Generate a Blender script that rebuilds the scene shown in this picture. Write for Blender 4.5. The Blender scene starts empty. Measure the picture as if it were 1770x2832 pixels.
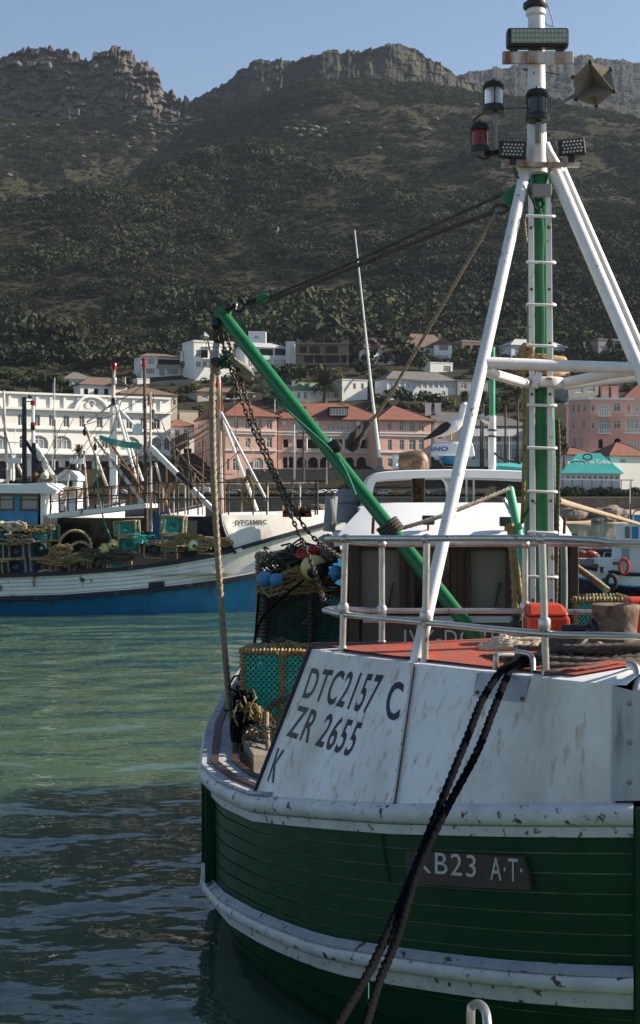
import bpy, bmesh, math, random
import numpy as np
from mathutils import Vector, Matrix, Quaternion
from mathutils.bvhtree import BVHTree

scene = bpy.context.scene
col = scene.collection
rnd = random.Random(7)
R = math.radians

# ------------------------------------------------------------------ camera, sky, sun, exposure
F, CX, HY, EYE = 3933.0, 885.0, 1390.0, 4.2      # focal length in photo pixels, principal column, horizon row, eye height
cam_d = bpy.data.cameras.new('camera'); cam = bpy.data.objects.new('camera', cam_d); col.objects.link(cam)
cam.location = (0, 0, EYE); cam.rotation_euler = (R(90), 0, 0)
cam_d.sensor_fit = 'VERTICAL'; cam_d.sensor_height = 36; cam_d.lens = 36 * F / 2832
cam_d.shift_y = -(1416 - HY) / 2832
cam_d.clip_start = .1; cam_d.clip_end = 20000
scene.camera = cam

SUN_AZ, SUN_EL = 80.0, 29.0                       # degrees to the right of the view direction, and up
sv = Vector((math.sin(R(SUN_AZ)) * math.cos(R(SUN_EL)), math.cos(R(SUN_AZ)) * math.cos(R(SUN_EL)), math.sin(R(SUN_EL))))
world = bpy.data.worlds.new('World'); scene.world = world; world.use_nodes = True
wn = world.node_tree.nodes; wl = world.node_tree.links
sky_t = wn.new('ShaderNodeTexSky'); sky_t.sky_type = 'NISHITA'; sky_t.sun_disc = False
sky_t.sun_elevation = R(SUN_EL); sky_t.sun_rotation = R(SUN_AZ); sky_t.altitude = 10
sky_t.air_density = 1.0; sky_t.dust_density = 0.6; sky_t.ozone_density = 1.6
wl.new(sky_t.outputs[0], wn['Background'].inputs[0]); wn['Background'].inputs[1].default_value = 0.062
sun_d = bpy.data.lights.new('sun', 'SUN'); sun_d.energy = 5.0; sun_d.angle = R(.5); sun_d.color = (1.0, .88, .72)
sun = bpy.data.objects.new('sun', sun_d); col.objects.link(sun); sun.rotation_euler = sv.to_track_quat('Z', 'Y').to_euler()
sun.location = (60, 0, 80)
scene.view_settings.view_transform = 'Standard'; scene.view_settings.look = 'None'
scene.view_settings.exposure = 1.15; scene.view_settings.gamma = 1.0
scene.render.engine = 'CYCLES'
scene.cycles.max_bounces = 5; scene.cycles.diffuse_bounces = 2; scene.cycles.glossy_bounces = 3
scene.cycles.transmission_bounces = 3; scene.cycles.transparent_max_bounces = 6; scene.cycles.volume_bounces = 0
scene.cycles.caustics_reflective = False; scene.cycles.caustics_refractive = False
scene.cycles.sample_clamp_indirect = 4.0
scene.cycles.use_denoising = True

# ------------------------------------------------------------------ helpers
def P(x, y, d):
    """the point at distance d that the photo shows in its column x and row y"""
    return Vector(((x - CX) / F * d, d, EYE - (y - HY) / F * d))

def ray(x, y):
    return Vector(((x - CX) / F, 1.0, -(y - HY) / F)).normalized()

EYEV = Vector((0, 0, EYE))
ORG = {}
TOPS = []

def tag(o, label=None, cat=None, group=None, kind=None):
    if label: o['label'] = label
    if cat: o['category'] = cat
    if group: o['group'] = group
    if kind: o['kind'] = kind
    return o

def thing(name, loc, label, cat, group=None):
    o = bpy.data.objects.new(name, None); col.objects.link(o); o.location = loc; o.empty_display_size = .2
    ORG[o.name] = Vector(loc)
    return tag(o, label, cat, group)

def copy_tree(o, parent=None):
    c = o.copy(); col.objects.link(c)
    if parent: c.parent = parent
    ORG[c.name] = ORG.get(o.name, Vector())
    for ch in list(o.children):
        copy_tree(ch, c)
    return c

class MB:
    """collects shapes and links them as one mesh"""
    def __init__(s): s.v = []; s.f = []
    def add(s, vs, fs):
        n = len(s.v); s.v.extend(Vector(v) for v in vs); s.f.extend(tuple(i + n for i in f) for f in fs); return s
    def box(s, c, d, rot=None):
        c = Vector(c); hx, hy, hz = d[0] / 2, d[1] / 2, d[2] / 2
        vs = [Vector((x, y, z)) for z in (-hz, hz) for y in (-hy, hy) for x in (-hx, hx)]
        if rot is not None: vs = [rot @ v for v in vs]
        return s.add([v + c for v in vs], [(0, 2, 3, 1), (4, 5, 7, 6), (0, 1, 5, 4), (2, 6, 7, 3), (0, 4, 6, 2), (1, 3, 7, 5)])
    def hexa(s, b, t):
        return s.add(list(b) + list(t), [(3, 2, 1, 0), (4, 5, 6, 7), (0, 1, 5, 4), (1, 2, 6, 5), (2, 3, 7, 6), (3, 0, 4, 7)])
    def prism(s, poly, vec):
        n = len(poly); vec = Vector(vec); a = [Vector(p) for p in poly]
        return s.add(a + [p + vec for p in a], [tuple(range(n - 1, -1, -1)), tuple(range(n, 2 * n))] +
                     [(i, (i + 1) % n, n + (i + 1) % n, n + i) for i in range(n)])
    def bar(s, a, b, w, h=None, up=(0, 0, 1)):
        a, b = Vector(a), Vector(b); h = h or w; t = (b - a).normalized(); up = Vector(up)
        x = t.cross(up)
        if x.length < 1e-4: x = t.cross(Vector((0, 1, 0)))
        x.normalize(); y = x.cross(t)
        q = [x * sx * w / 2 + y * sy * h / 2 for sx, sy in ((-1, -1), (1, -1), (1, 1), (-1, 1))]
        return s.hexa([a + k for k in q], [b + k for k in q])
    def frames(s, pts, closed=False):
        pts = [Vector(p) for p in pts]; n = len(pts); out = []; up = None
        for i in range(n):
            if closed: t = pts[(i + 1) % n] - pts[i - 1]
            else: t = pts[min(i + 1, n - 1)] - pts[max(i - 1, 0)]
            if t.length < 1e-9: t = Vector((0, 0, 1))
            t.normalize()
            if up is None:
                up = Vector((0, 0, 1)) if abs(t.z) < .9 else Vector((0, 1, 0))
            x = t.cross(up)
            if x.length < 1e-5: x = t.orthogonal()
            x.normalize(); y = x.cross(t).normalized(); up = y
            out.append((pts[i], x, y))
        return out
    def tube(s, pts, r, n=8, cap=True, closed=False, lobes=0, twist=0, amp=.25):
        fr = s.frames(pts, closed); m = len(fr); base = len(s.v); L = 0; prev = None
        for i, (p, x, y) in enumerate(fr):
            if prev is not None: L += (p - prev).length
            prev = p
            ri = r[i] if isinstance(r, (list, tuple)) else r
            for k in range(n):
                a = 2 * math.pi * k / n
                rr = ri
                if lobes: rr = ri * (1 - amp / 2 + amp * abs(math.cos(lobes / 2 * (a - twist * L))))
                s.v.append(p + x * math.cos(a) * rr + y * math.sin(a) * rr)
        for i in range(m if closed else m - 1):
            j = (i + 1) % m
            for k in range(n):
                k2 = (k + 1) % n
                s.f.append((base + i * n + k, base + j * n + k, base + j * n + k2, base + i * n + k2))
        if cap and not closed:
            s.f.append(tuple(base + k for k in range(n))); s.f.append(tuple(base + (m - 1) * n + k for k in range(n - 1, -1, -1)))
        return s
    def rope(s, pts, r, lay=None, n=9, step=None):
        lay = lay or r * 9; step = step or lay / 8
        return s.tube(resample(pts, step), r * 1.12, n=n, lobes=3, twist=2 * math.pi / lay, amp=.55)
    def lathe(s, c, prof, axis=(0, 0, 1), n=16):
        c = Vector(c); q = Vector(axis).to_track_quat('Z', 'Y'); base = len(s.v)
        for r, z in prof:
            for k in range(n):
                a = 2 * math.pi * k / n
                s.v.append(c + q @ Vector((r * math.cos(a), r * math.sin(a), z)))
        for i in range(len(prof) - 1):
            for k in range(n):
                k2 = (k + 1) % n
                s.f.append((base + i * n + k, base + i * n + k2, base + (i + 1) * n + k2, base + (i + 1) * n + k))
        s.f.append(tuple(base + k for k in range(n - 1, -1, -1)))
        s.f.append(tuple(base + (len(prof) - 1) * n + k for k in range(n)))
        return s
    def ball(s, c, r, n=16, m=10, sc=(1, 1, 1), q=None):
        c = Vector(c); base = len(s.v)
        for i in range(m + 1):
            th = math.pi * i / m
            for k in range(n):
                a = 2 * math.pi * k / n
                v = Vector((math.sin(th) * math.cos(a) * sc[0], math.sin(th) * math.sin(a) * sc[1], math.cos(th) * sc[2])) * r
                s.v.append(c + (q @ v if q else v))
        for i in range(m):
            for k in range(n):
                k2 = (k + 1) % n
                s.f.append((base + i * n + k, base + (i + 1) * n + k, base + (i + 1) * n + k2, base + i * n + k2))
        return s
    def torus(s, c, Rr, r, axis=(0, 0, 1), n=20, m=8, sc=(1, 1)):
        q = Vector(axis).to_track_quat('Z', 'Y'); c = Vector(c)
        return s.tube([c + q @ Vector((Rr * sc[0] * math.cos(2 * math.pi * k / n), Rr * sc[1] * math.sin(2 * math.pi * k / n), 0)) for k in range(n)], r, m, closed=True)
    def grid(s, rows, close=False):
        base = len(s.v); w = len(rows[0])
        for r in rows: s.v.extend(Vector(p) for p in r)
        for i in range(len(rows) - 1):
            for j in range(w if close else w - 1):
                j2 = (j + 1) % w
                s.f.append((base + i * w + j, base + i * w + j2, base + (i + 1) * w + j2, base + (i + 1) * w + j))
        return s
    def bvh(s): return BVHTree.FromPolygons(s.v, s.f)
    def build(s, name, mat, parent=None, smooth=40, bevel=0, o=None):
        o = o if o is not None else (ORG.get(parent.name, Vector()) if parent else Vector())
        me = bpy.data.meshes.new(name); me.from_pydata([tuple(v - o) for v in s.v], [], s.f); me.update()
        if smooth:
            me.polygons.foreach_set('use_smooth', [True] * len(me.polygons))
            try: me.set_sharp_from_angle(angle=R(smooth))
            except Exception: pass
        me.materials.append(mat if not isinstance(mat, str) else M(mat))
        ob = bpy.data.objects.new(name, me); col.objects.link(ob)
        if parent:
            ob.parent = parent; ORG[ob.name] = o
        else:
            ob.location = o; ORG[ob.name] = o
        if bevel:
            b = ob.modifiers.new('bevel', 'BEVEL'); b.width = bevel; b.segments = 2; b.limit_method = 'ANGLE'; b.angle_limit = R(35)
        return ob

def resample(pts, step):
    pts = [Vector(p) for p in pts]; out = [pts[0]]; acc = 0
    for a, b in zip(pts[:-1], pts[1:]):
        L = (b - a).length
        if L < 1e-9: continue
        t = step - acc
        while t < L:
            out.append(a.lerp(b, t / L)); t += step
        acc = (acc + L) % step if t >= L else 0
        acc = L - (t - step)
    if (out[-1] - pts[-1]).length > step * .2: out.append(pts[-1])
    return out

def smoothpath(pts, n=8):
    """Catmull-Rom through the points"""
    pts = [Vector(p) for p in pts]; out = []
    for i in range(len(pts) - 1):
        p0, p1, p2, p3 = pts[max(i - 1, 0)], pts[i], pts[i + 1], pts[min(i + 2, len(pts) - 1)]
        for k in range(n):
            t = k / n
            out.append(.5 * ((2 * p1) + (p2 - p0) * t + (2 * p0 - 5 * p1 + 4 * p2 - p3) * t * t + (3 * p1 - p0 - 3 * p2 + p3) * t ** 3))
    out.append(pts[-1]); return out

def sag(a, b, s, n=16):
    a, b = Vector(a), Vector(b)
    return [a.lerp(b, i / n) - Vector((0, 0, s * 4 * (i / n) * (1 - i / n))) for i in range(n + 1)]

def text_polys(body, spacing=1.0, bold=0.0):
    """letter outlines as flat triangles, scaled into the unit square (x along, y up)"""
    cu = bpy.data.curves.new('lettering', 'FONT'); cu.body = body; cu.space_character = spacing; cu.resolution_u = 4; cu.offset = bold
    ob = bpy.data.objects.new('lettering', cu); col.objects.link(ob)
    bpy.context.view_layer.update()
    me = ob.evaluated_get(bpy.context.evaluated_depsgraph_get()).to_mesh()
    vs = [v.co.copy() for v in me.vertices]; fs = [tuple(p.vertices) for p in me.polygons]
    ob.to_mesh_clear() if hasattr(ob, 'to_mesh_clear') else None
    bpy.data.objects.remove(ob); bpy.data.curves.remove(cu)
    x0 = min(v.x for v in vs); x1 = max(v.x for v in vs); y0 = min(v.y for v in vs); y1 = max(v.y for v in vs)
    uv = [((v.x - x0) / (x1 - x0), (v.y - y0) / (y1 - y0)) for v in vs]
    for _ in range(2):       # split the triangles so that lettering can follow curved plating
        out = []
        for f in fs:
            if len(f) != 3: out.append(f); continue
            k = len(uv); a, b, c = (uv[i] for i in f); uv += [((a[0] + b[0]) / 2, (a[1] + b[1]) / 2), ((b[0] + c[0]) / 2, (b[1] + c[1]) / 2), ((c[0] + a[0]) / 2, (c[1] + a[1]) / 2)]
            out += [(f[0], k, k + 2), (k, f[1], k + 1), (k + 2, k + 1, f[2]), (k, k + 1, k + 2)]
        fs = out
    return uv, fs

# ------------------------------------------------------------------ materials
MATS = {}
def M(name): return MATS[name]

def pm(name, c1, c2=None, sc=3.0, rough=.6, metal=0, bump=0, bsc=None, spot=None, ssc=4.0, samt=.6, streak=False, spec=.4, detail=4, coat=0, trans=0, rnd_i=0, stain=None):
    """Principled with two colours mixed by noise, and optional spots or run-down streaks of wear"""
    m = bpy.data.materials.new(name); m.use_nodes = True; nt = m.node_tree; N = nt.nodes; L = nt.links
    b = N['Principled BSDF']; geo = N.new('ShaderNodeNewGeometry')
    b.inputs['Roughness'].default_value = rough; b.inputs['Metallic'].default_value = metal
    b.inputs['Specular IOR Level'].default_value = spec
    if coat: b.inputs['Coat Weight'].default_value = coat
    c2 = c2 or tuple(x * .75 for x in c1)
    def noise(scale, det=detail, vec=None):
        n = N.new('ShaderNodeTexNoise'); n.inputs['Scale'].default_value = scale; n.inputs['Detail'].default_value = det; n.inputs['Roughness'].default_value = .6
        L.new(vec or geo.outputs['Position'], n.inputs['Vector']); return n
    def ramp(src, lo, hi):
        r = N.new('ShaderNodeMapRange'); r.inputs['From Min'].default_value = lo; r.inputs['From Max'].default_value = hi
        L.new(src, r.inputs['Value']); return r.outputs[0]
    def mix(fac, a, c):
        x = N.new('ShaderNodeMix'); x.data_type = 'RGBA'
        L.new(fac, x.inputs[0])
        for sock, val in ((x.inputs[6], a), (x.inputs[7], c)):
            if isinstance(val, tuple): sock.default_value = (*val, 1)
            else: L.new(val, sock)
        return x.outputs[2]
    n1 = noise(sc); out = mix(ramp(n1.outputs['Fac'], .3, .7), tuple(c1), tuple(c2))
    if rnd_i:
        oi = N.new('ShaderNodeObjectInfo'); hs = N.new('ShaderNodeHueSaturation')
        mr = N.new('ShaderNodeMapRange'); mr.inputs['To Min'].default_value = 1 - rnd_i; mr.inputs['To Max'].default_value = 1 + rnd_i
        L.new(oi.outputs['Random'], mr.inputs['Value']); L.new(mr.outputs[0], hs.inputs['Value']); L.new(out, hs.inputs['Color'])
        mr2 = N.new('ShaderNodeMapRange'); mr2.inputs['To Min'].default_value = .5 - .03; mr2.inputs['To Max'].default_value = .5 + .035
        ml = N.new('ShaderNodeMath'); ml.operation = 'FRACT'; mm = N.new('ShaderNodeMath'); mm.operation = 'MULTIPLY'; mm.inputs[1].default_value = 7.31
        L.new(oi.outputs['Random'], mm.inputs[0]); L.new(mm.outputs[0], ml.inputs[0]); L.new(ml.outputs[0], mr2.inputs['Value']); L.new(mr2.outputs[0], hs.inputs['Hue'])
        out = hs.outputs[0]
    if spot:
        vec = None
        if streak:
            mp = N.new('ShaderNodeVectorMath'); mp.operation = 'MULTIPLY'; mp.inputs[1].default_value = (1, 1, .12)
            L.new(geo.outputs['Position'], mp.inputs[0]); vec = mp.outputs[0]
        n2 = noise(ssc, 6, vec); th = .74 - samt * .34
        out = mix(ramp(n2.outputs['Fac'], th, th + (.16 if streak else .05)), out, tuple(spot))
    if stain:      # broad weathered patches: (colour, scale, threshold)
        mp = N.new('ShaderNodeVectorMath'); mp.operation = 'MULTIPLY'; mp.inputs[1].default_value = (1, 1, .45); L.new(geo.outputs['Position'], mp.inputs[0])
        n4 = noise(stain[1], 9, mp.outputs[0]); rr_ = ramp(n4.outputs['Fac'], stain[2], stain[2] + .3); out = mix(rr_, out, tuple(stain[0]))
    L.new(out, b.inputs['Base Color'])
    if bump:
        n3 = noise(bsc or sc * 4, 5); bp = N.new('ShaderNodeBump'); bp.inputs['Strength'].default_value = min(1, bump); bp.inputs['Distance'].default_value = .02 * max(1, bump)
        L.new(n3.outputs['Fac'], bp.inputs['Height']); L.new(bp.outputs[0], b.inputs['Normal'])
    if trans:
        b.inputs['Transmission Weight'].default_value = trans
    MATS[name] = m; return m
# colours of the things themselves
pm('white_paint', (.72, .73, .74), (.62, .63, .63), 2.5, .45, bump=.15, bsc=14, spot=(.33, .2, .11), ssc=2.2, samt=.42, streak=True)
pm('white_worn', (.66, .66, .65), (.5, .5, .49), 5, .55, bump=.25, bsc=18, spot=(.09, .06, .045), ssc=13, samt=.42)
pm('panel_white', (.84, .83, .81), (.74, .73, .71), 1.6, .5, bump=.35, bsc=9, spot=(.46, .33, .22), ssc=15, samt=.56, streak=True, stain=((.5, .42, .34), 1.1, .45))
pm('white_clean', (.76, .77, .78), (.68, .69, .7), 2, .35, spot=(.5, .4, .3), ssc=5, samt=.25, streak=True)
pm('white_tube', (.74, .74, .74), (.62, .62, .61), 6, .32, spot=(.35, .18, .08), ssc=9, samt=.33)
pm('grey_rail', (.42, .44, .46), (.3, .32, .34), 5, .5, bump=.25, bsc=18, spot=(.08, .06, .05), ssc=8, samt=.45)
pm('hull_green', (.005, .056, .018), (.0035, .036, .012), 3, .42, bump=.3, bsc=9, spot=(.012, .03, .014), ssc=5, samt=.5, streak=True, spec=.22, stain=((.014, .045, .024), 1.3, .5))
pm('hull_seam', (.2, .26, .14), (.08, .13, .06), 6, .6)
pm('mast_green', (.01, .16, .05), (.008, .12, .04), 6, .3, spot=(.02, .07, .03), ssc=12, samt=.3)
pm('boom_green', (.01, .16, .05), (.008, .115, .036), 5, .32, spot=(.05, .1, .03), ssc=9, samt=.35)
pm('rust', (.2, .08, .03), (.1, .045, .025), 8, .85, bump=.4, bsc=40)
pm('rusty_white', (.62, .58, .54), (.5, .45, .4), 5, .6, spot=(.22, .09, .03), ssc=6, samt=.85, streak=True)
pm('steel', (.5, .5, .49), (.36, .35, .33), 7, .34, metal=.85, spot=(.22, .13, .08), ssc=14, samt=.3)
pm('steel_plate', (.46, .48, .5), (.3, .32, .35), 3, .5, metal=.15, bump=.15, bsc=20, spot=(.09, .08, .08), ssc=5, samt=.5, streak=True)
pm('galv_dull', (.24, .25, .26), (.16, .17, .18), 6, .5, metal=.4)
pm('red_deck', (.38, .062, .03), (.27, .05, .028), 4, .65, bump=.3, spot=(.16, .09, .07), ssc=5, samt=.6)
pm('orange_box', (.5, .055, .02), (.42, .045, .018), 5, .35, spot=(.25, .05, .03), ssc=9, samt=.3)
pm('dark_wood', (.06, .033, .022), (.035, .02, .014), 9, .5, bump=.3, bsc=30)
pm('bollard_wood', (.22, .16, .11), (.12, .085, .06), 7, .75, bump=.5, bsc=25, spot=(.1, .05, .03), ssc=5, samt=.6)
pm('grey_wood', (.2, .18, .15), (.12, .11, .09), 8, .8, bump=.4, bsc=30)
pm('black', (.012, .012, .014), (.02, .02, .022), 6, .4)
pm('black_rubber', (.015, .015, .016), (.025, .025, .024), 8, .7)
pm('black_paint', (.014, .013, .022), (.02, .018, .028), 8, .5)
pm('letter_white', (.6, .6, .57), (.42, .42, .4), 20, .6)
pm('plate_brown', (.085, .062, .05), (.05, .04, .034), 14, .7, bump=.3)
pm('window_grey', (.17, .165, .15), (.14, .135, .125), 1.5, .25)
pm('window_dark', (.012, .012, .014), (.02, .02, .02), 3, .12, spec=.6)
pm('red_lens', (.35, .004, .006), (.25, .003, .005), 8, .15, trans=.3)
pm('clear_lens', (.75, .76, .74), (.7, .7, .68), 8, .12, trans=.65)
pm('smoke_lens', (.06, .07, .065), (.04, .05, .05), 8, .12)
pm('led_face', (.28, .32, .24), (.2, .24, .18), 20, .25)
pm('led_dot', (.5, .5, .42), (.4, .4, .34), 20, .3)
pm('reflector_tan', (.19, .165, .13), (.14, .125, .1), 5, .6)
pm('rope_dark', (.0045, .005, .007), (.008, .008, .01), 25, .95, spec=.04, bump=.4, bsc=120)
pm('rope_grey', (.105, .09, .072), (.06, .052, .044), 18, .92, bump=.5, bsc=120)
pm('rope_tan', (.36, .29, .2), (.22, .17, .11), 15, .92, bump=.5, bsc=120)
pm('rope_cream', (.55, .47, .36), (.42, .35, .26), 15, .9, bump=.4, bsc=120)
pm('rope_yellow', (.34, .24, .08), (.18, .12, .05), 14, .9, bump=.4, bsc=120)
pm('rope_ochre', (.42, .27, .11), (.22, .15, .08), 14, .9, bump=.4, bsc=120)
pm('rope_green', (.05, .25, .16), (.03, .16, .1), 20, .9)
pm('rope_teal', (.1, .48, .4), (.06, .32, .28), 20, .9)
pm('net_teal', (.06, .55, .46), (.045, .42, .35), 9, .7)
pm('net_dark', (.03, .06, .05), (.05, .05, .04), 9, .85)
pm('net_red', (.2, .04, .025), (.1, .03, .02), 9, .8)
pm('chain_iron', (.1, .075, .055), (.05, .04, .035), 30, .6, metal=.6)
pm('block_grey', (.4, .4, .42), (.26, .26, .28), 14, .55, spot=(.18, .1, .06), ssc=18, samt=.4)
pm('exhaust', (.24, .16, .1), (.14, .1, .07), 6, .55, metal=.5, spot=(.08, .05, .03), ssc=8, samt=.5)
pm('buoy_blue', (.05, .25, .5), (.04, .19, .4), 8, .5)
pm('buoy_yellow', (.55, .5, .2), (.45, .4, .15), 8, .5)
pm('buoy_white', (.68, .68, .5), (.56, .56, .4), 8, .5)
pm('cloth_red', (.45, .05, .03), (.3, .03, .02), 8, .8)
pm('gull_white', (.78, .78, .77), (.7, .7, .69), 9, .75)
pm('gull_black', (.012, .012, .016), (.02, .02, .025), 9, .6)
pm('gull_yellow', (.6, .4, .05), None, 9, .5)
pm('radome_blue', (.03, .2, .38), (.025, .17, .33), 5, .35)
pm('letter_blue', (.02, .06, .3), None, 5, .4)
pm('green_strut', (.06, .38, .2), (.05, .3, .16), 6, .4)
# the blue and white boat
pm('tk_white', (.8, .8, .78), (.64, .65, .64), 1.2, .5, bump=.2, bsc=6, spot=(.07, .07, .08), ssc=1.6, samt=.38)
pm('tk_bow', (.8, .78, .73), (.7, .67, .62), .8, .5, spot=(.42, .22, .08), ssc=.9, samt=.42, streak=True)
pm('tk_blue', (.028, .23, .46), (.022, .16, .35), 1.0, .42, spot=(.05, .06, .07), ssc=1.8, samt=.45, streak=True)
pm('tk_dark', (.012, .014, .04), (.02, .02, .03), 3, .5, spot=(.1, .08, .06), ssc=4, samt=.4)
pm('tk_red', (.16, .035, .02), (.1, .03, .02), 2, .6)
pm('trap_rope', (.46, .34, .19), (.18, .13, .08), 9, .9)
pm('pipe_dark', (.05, .045, .04), (.1, .06, .04), 4, .6)
# shore
pm('pink_wall', (.72, .44, .35), (.66, .4, .31), .25, .85, bump=.1)
pm('pink_wall2', (.66, .37, .31), (.6, .33, .28), .25, .85)
pm('white_wall', (.8, .78, .74), (.72, .7, .66), .25, .85)
pm('white_wall_b', (.6, .63, .67), (.52, .56, .6), .25, .85)
pm('cream_wall', (.5, .44, .34), (.44, .38, .3), .3, .85)
pm('grey_wall', (.3, .29, .27), (.23, .22, .2), .4, .9)
pm('brick_raw', (.22, .16, .125), (.15, .115, .095), .6, .95)
pm('concrete', (.3, .27, .24), (.22, .2, .18), .5, .9)
pm('stone_wall', (.2, .165, .125), (.12, .1, .08), .8, .95, bump=.5, bsc=2)
pm('roof_red', (.2, .075, .047), (.14, .055, .038), .6, .85, bump=.4, bsc=2.5)
pm('roof_brown', (.15, .1, .075), (.11, .075, .06), .6, .9, bump=.3, bsc=2.5)
pm('roof_grey', (.13, .125, .12), (.1, .095, .09), .5, .85)
pm('roof_pale', (.4, .41, .43), (.33, .34, .36), .5, .7)
pm('roof_green', (.13, .22, .12), (.1, .18, .1), .5, .8)
pm('roof_teal', (.03, .33, .31), (.025, .27, .26), .4, .65, bump=.2)
pm('trim_white', (.74, .74, .72), (.66, .66, .64), .5, .7)
pm('glass_far', (.05, .06, .07), (.09, .1, .11), .3, .12, spec=.7)
pm('glass_pale', (.34, .36, .37), (.22, .24, .26), .4, .2, spec=.6)
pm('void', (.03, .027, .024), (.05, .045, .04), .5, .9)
pm('sand', (.55, .4, .26), (.45, .33, .22), .3, .95, bump=.3, bsc=1)
pm('rock', (.24, .19, .15), (.13, .11, .095), .7, .95, bump=.7, bsc=2)
pm('asphalt', (.06, .058, .055), (.045, .045, .043), .4, .9)
pm('ground', (.036, .032, .019), (.026, .025, .014), .03, 1, spec=.1)
pm('cliff', (.13, .115, .1), (.07, .064, .058), .06, .95, bump=.8, bsc=.45, spot=(.07, .07, .04), ssc=.09, samt=.5, spec=.15)
pm('cliff_far', (.055, .053, .05), (.034, .035, .033), .03, 1, bump=.8, bsc=.25, spot=(.07, .075, .05), ssc=.05, samt=.62, spec=.1)
pm('hill_far', (.03, .03, .026), (.02, .021, .017), .02, 1, bump=.8, bsc=.15, spot=(.045, .043, .038), ssc=.06, samt=.42, spec=.1)
pm('boulder', (.17, .15, .125), (.09, .083, .072), .2, .95, bump=.6, bsc=1, spec=.15)
pm('scrub', (.052, .059, .029), (.024, .027, .019), .012, .95, spec=.03, rnd_i=.5)
pm('leaf_a', (.05, .064, .024), (.034, .045, .019), .5, .9, spec=.1, rnd_i=.3)
pm('leaf_b', (.08, .084, .032), (.055, .06, .025), .5, .9, spec=.1, rnd_i=.3)
pm('palm_leaf', (.055, .065, .028), (.08, .07, .035), .6, .8, spec=.15)
pm('bark', (.09, .068, .05), (.06, .048, .038), 2, .95)
pm('palm_bark', (.13, .1, .07), (.08, .06, .045), 2, .95)
pm('bare_twig', (.17, .12, .1), (.12, .09, .075), 1, .95)
pm('car_white', (.62, .64, .66), (.56, .58, .6), 1, .25, coat=.5)
pm('car_silver', (.35, .37, .39), (.3, .32, .34), 1, .25, metal=.5)
pm('car_blue', (.04, .07, .16), (.03, .05, .12), 1, .25, coat=.5)
pm('car_red', (.28, .03, .03), (.22, .025, .025), 1, .25, coat=.5)
pm('yellow', (.6, .38, .03), None, 1, .5)
pm('pole_grey', (.3, .29, .27), (.22, .21, .2), 1, .8)
pm('quay_concrete', (.25, .24, .22), (.18, .17, .16), 2, .9, bump=.3)
# ------------------------------------------------------------------ land
rng = np.random.default_rng(11)
def vnoise(x, y, seed=0):
    """smooth value noise, vectorised"""
    xi = np.floor(x).astype(np.int64); yi = np.floor(y).astype(np.int64); fx = x - xi; fy = y - yi
    fx = fx * fx * (3 - 2 * fx); fy = fy * fy * (3 - 2 * fy)
    def h(a, b):
        n = (a * 374761393 + b * 668265263 + seed * 974711) & 0x7fffffff
        n = ((n ^ (n >> 13)) * 1274126177) & 0x7fffffff
        return ((n ^ (n >> 16)) & 0xffff) / 65535.0
    return (h(xi, yi) * (1 - fx) + h(xi + 1, yi) * fx) * (1 - fy) + (h(xi, yi + 1) * (1 - fx) + h(xi + 1, yi + 1) * fx) * fy
def fbm(x, y, seed=0, oct=4):
    s = 0; a = 1; t = 0
    for k in range(oct):
        s = s + a * vnoise(x * 2 ** k, y * 2 ** k, seed + k); t += a; a *= .5
    return s / t - .5
def cellv(x, y, seed=0):
    xi = np.floor(x).astype(np.int64); yi = np.floor(y).astype(np.int64)
    n = (xi * 374761393 + yi * 668265263 + seed * 974711) & 0x7fffffff
    n = ((n ^ (n >> 13)) * 1274126177) & 0x7fffffff
    return ((n ^ (n >> 16)) & 0xffff) / 65535.0

CP = []
for px in (-900, -450, -150, 150, 450, 750, 1050, 1350, 1650, 1950, 2250, 2700):
    for py, d in ((1366, 330), (1300, 352), (1195, 405), (1095, 465), (1005, 540), (905, 625), (765, 750)):
        CP.append((px, py, d))
CP += [(-700, 790, 800), (-300, 690, 830), (0, 612, 880), (150, 594, 895), (300, 554, 920), (417, 524, 945), (595, 468, 990), (714, 438, 1015), (0, 625, 990), (150, 606, 1000), (300, 566, 1030), (417, 532, 1060), (595, 470, 1110),
       (0, 700, 830), (300, 650, 860), (600, 600, 900),
       (-600, 640, 1050), (-300, 560, 1120), (0, 535, 1140), (0, 440, 1250), (0, 335, 1365), (-300, 450, 1250), (-300, 335, 1365), (-700, 420, 1300), (-700, 340, 1370),
       (180, 455, 1215), (180, 330, 1355), (333, 385, 1275), (333, 305, 1372), (476, 332, 1300), (476, 300, 1372), (548, 292, 1360),
       (700, 335, 1215), (640, 275, 1300), (760, 250, 1315), (900, 232, 1320), (1050, 232, 1310), (885, 360, 1180), (885, 500, 985), (885, 610, 880),
       (1200, 258, 1300), (1200, 400, 1120), (1200, 520, 975), (1200, 630, 870), (1500, 305, 1260), (1500, 450, 1070), (1500, 600, 900), (1770, 335, 1240), (1770, 480, 1040),
       (1770, 620, 880), (2150, 390, 1190), (2150, 560, 970), (2600, 450, 1130), (2600, 620, 900)]
for px in (-700, -300, 0, 300): CP.append((px, 350, 1480))
for px in (550, 800, 1050, 1300, 1600, 2000, 2600): CP.append((px, 345, 1480))
W3 = np.array([tuple(P(*c)) for c in CP]); SC_ = 100.0
A2 = W3[:, :2] / SC_
def _phi(r2): return r2 * np.log(r2 + 1e-9) * .5
D2 = ((A2[:, None, :] - A2[None, :, :]) ** 2).sum(-1); n_ = len(CP)
K_ = np.zeros((n_ + 3, n_ + 3)); K_[:n_, :n_] = _phi(D2) + np.eye(n_) * .02; K_[:n_, n_] = 1; K_[:n_, n_ + 1:] = A2; K_[n_:, :n_] = K_[:n_, n_:].T
wts = np.linalg.solve(K_, np.concatenate([W3[:, 2], np.zeros(3)]))
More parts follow.
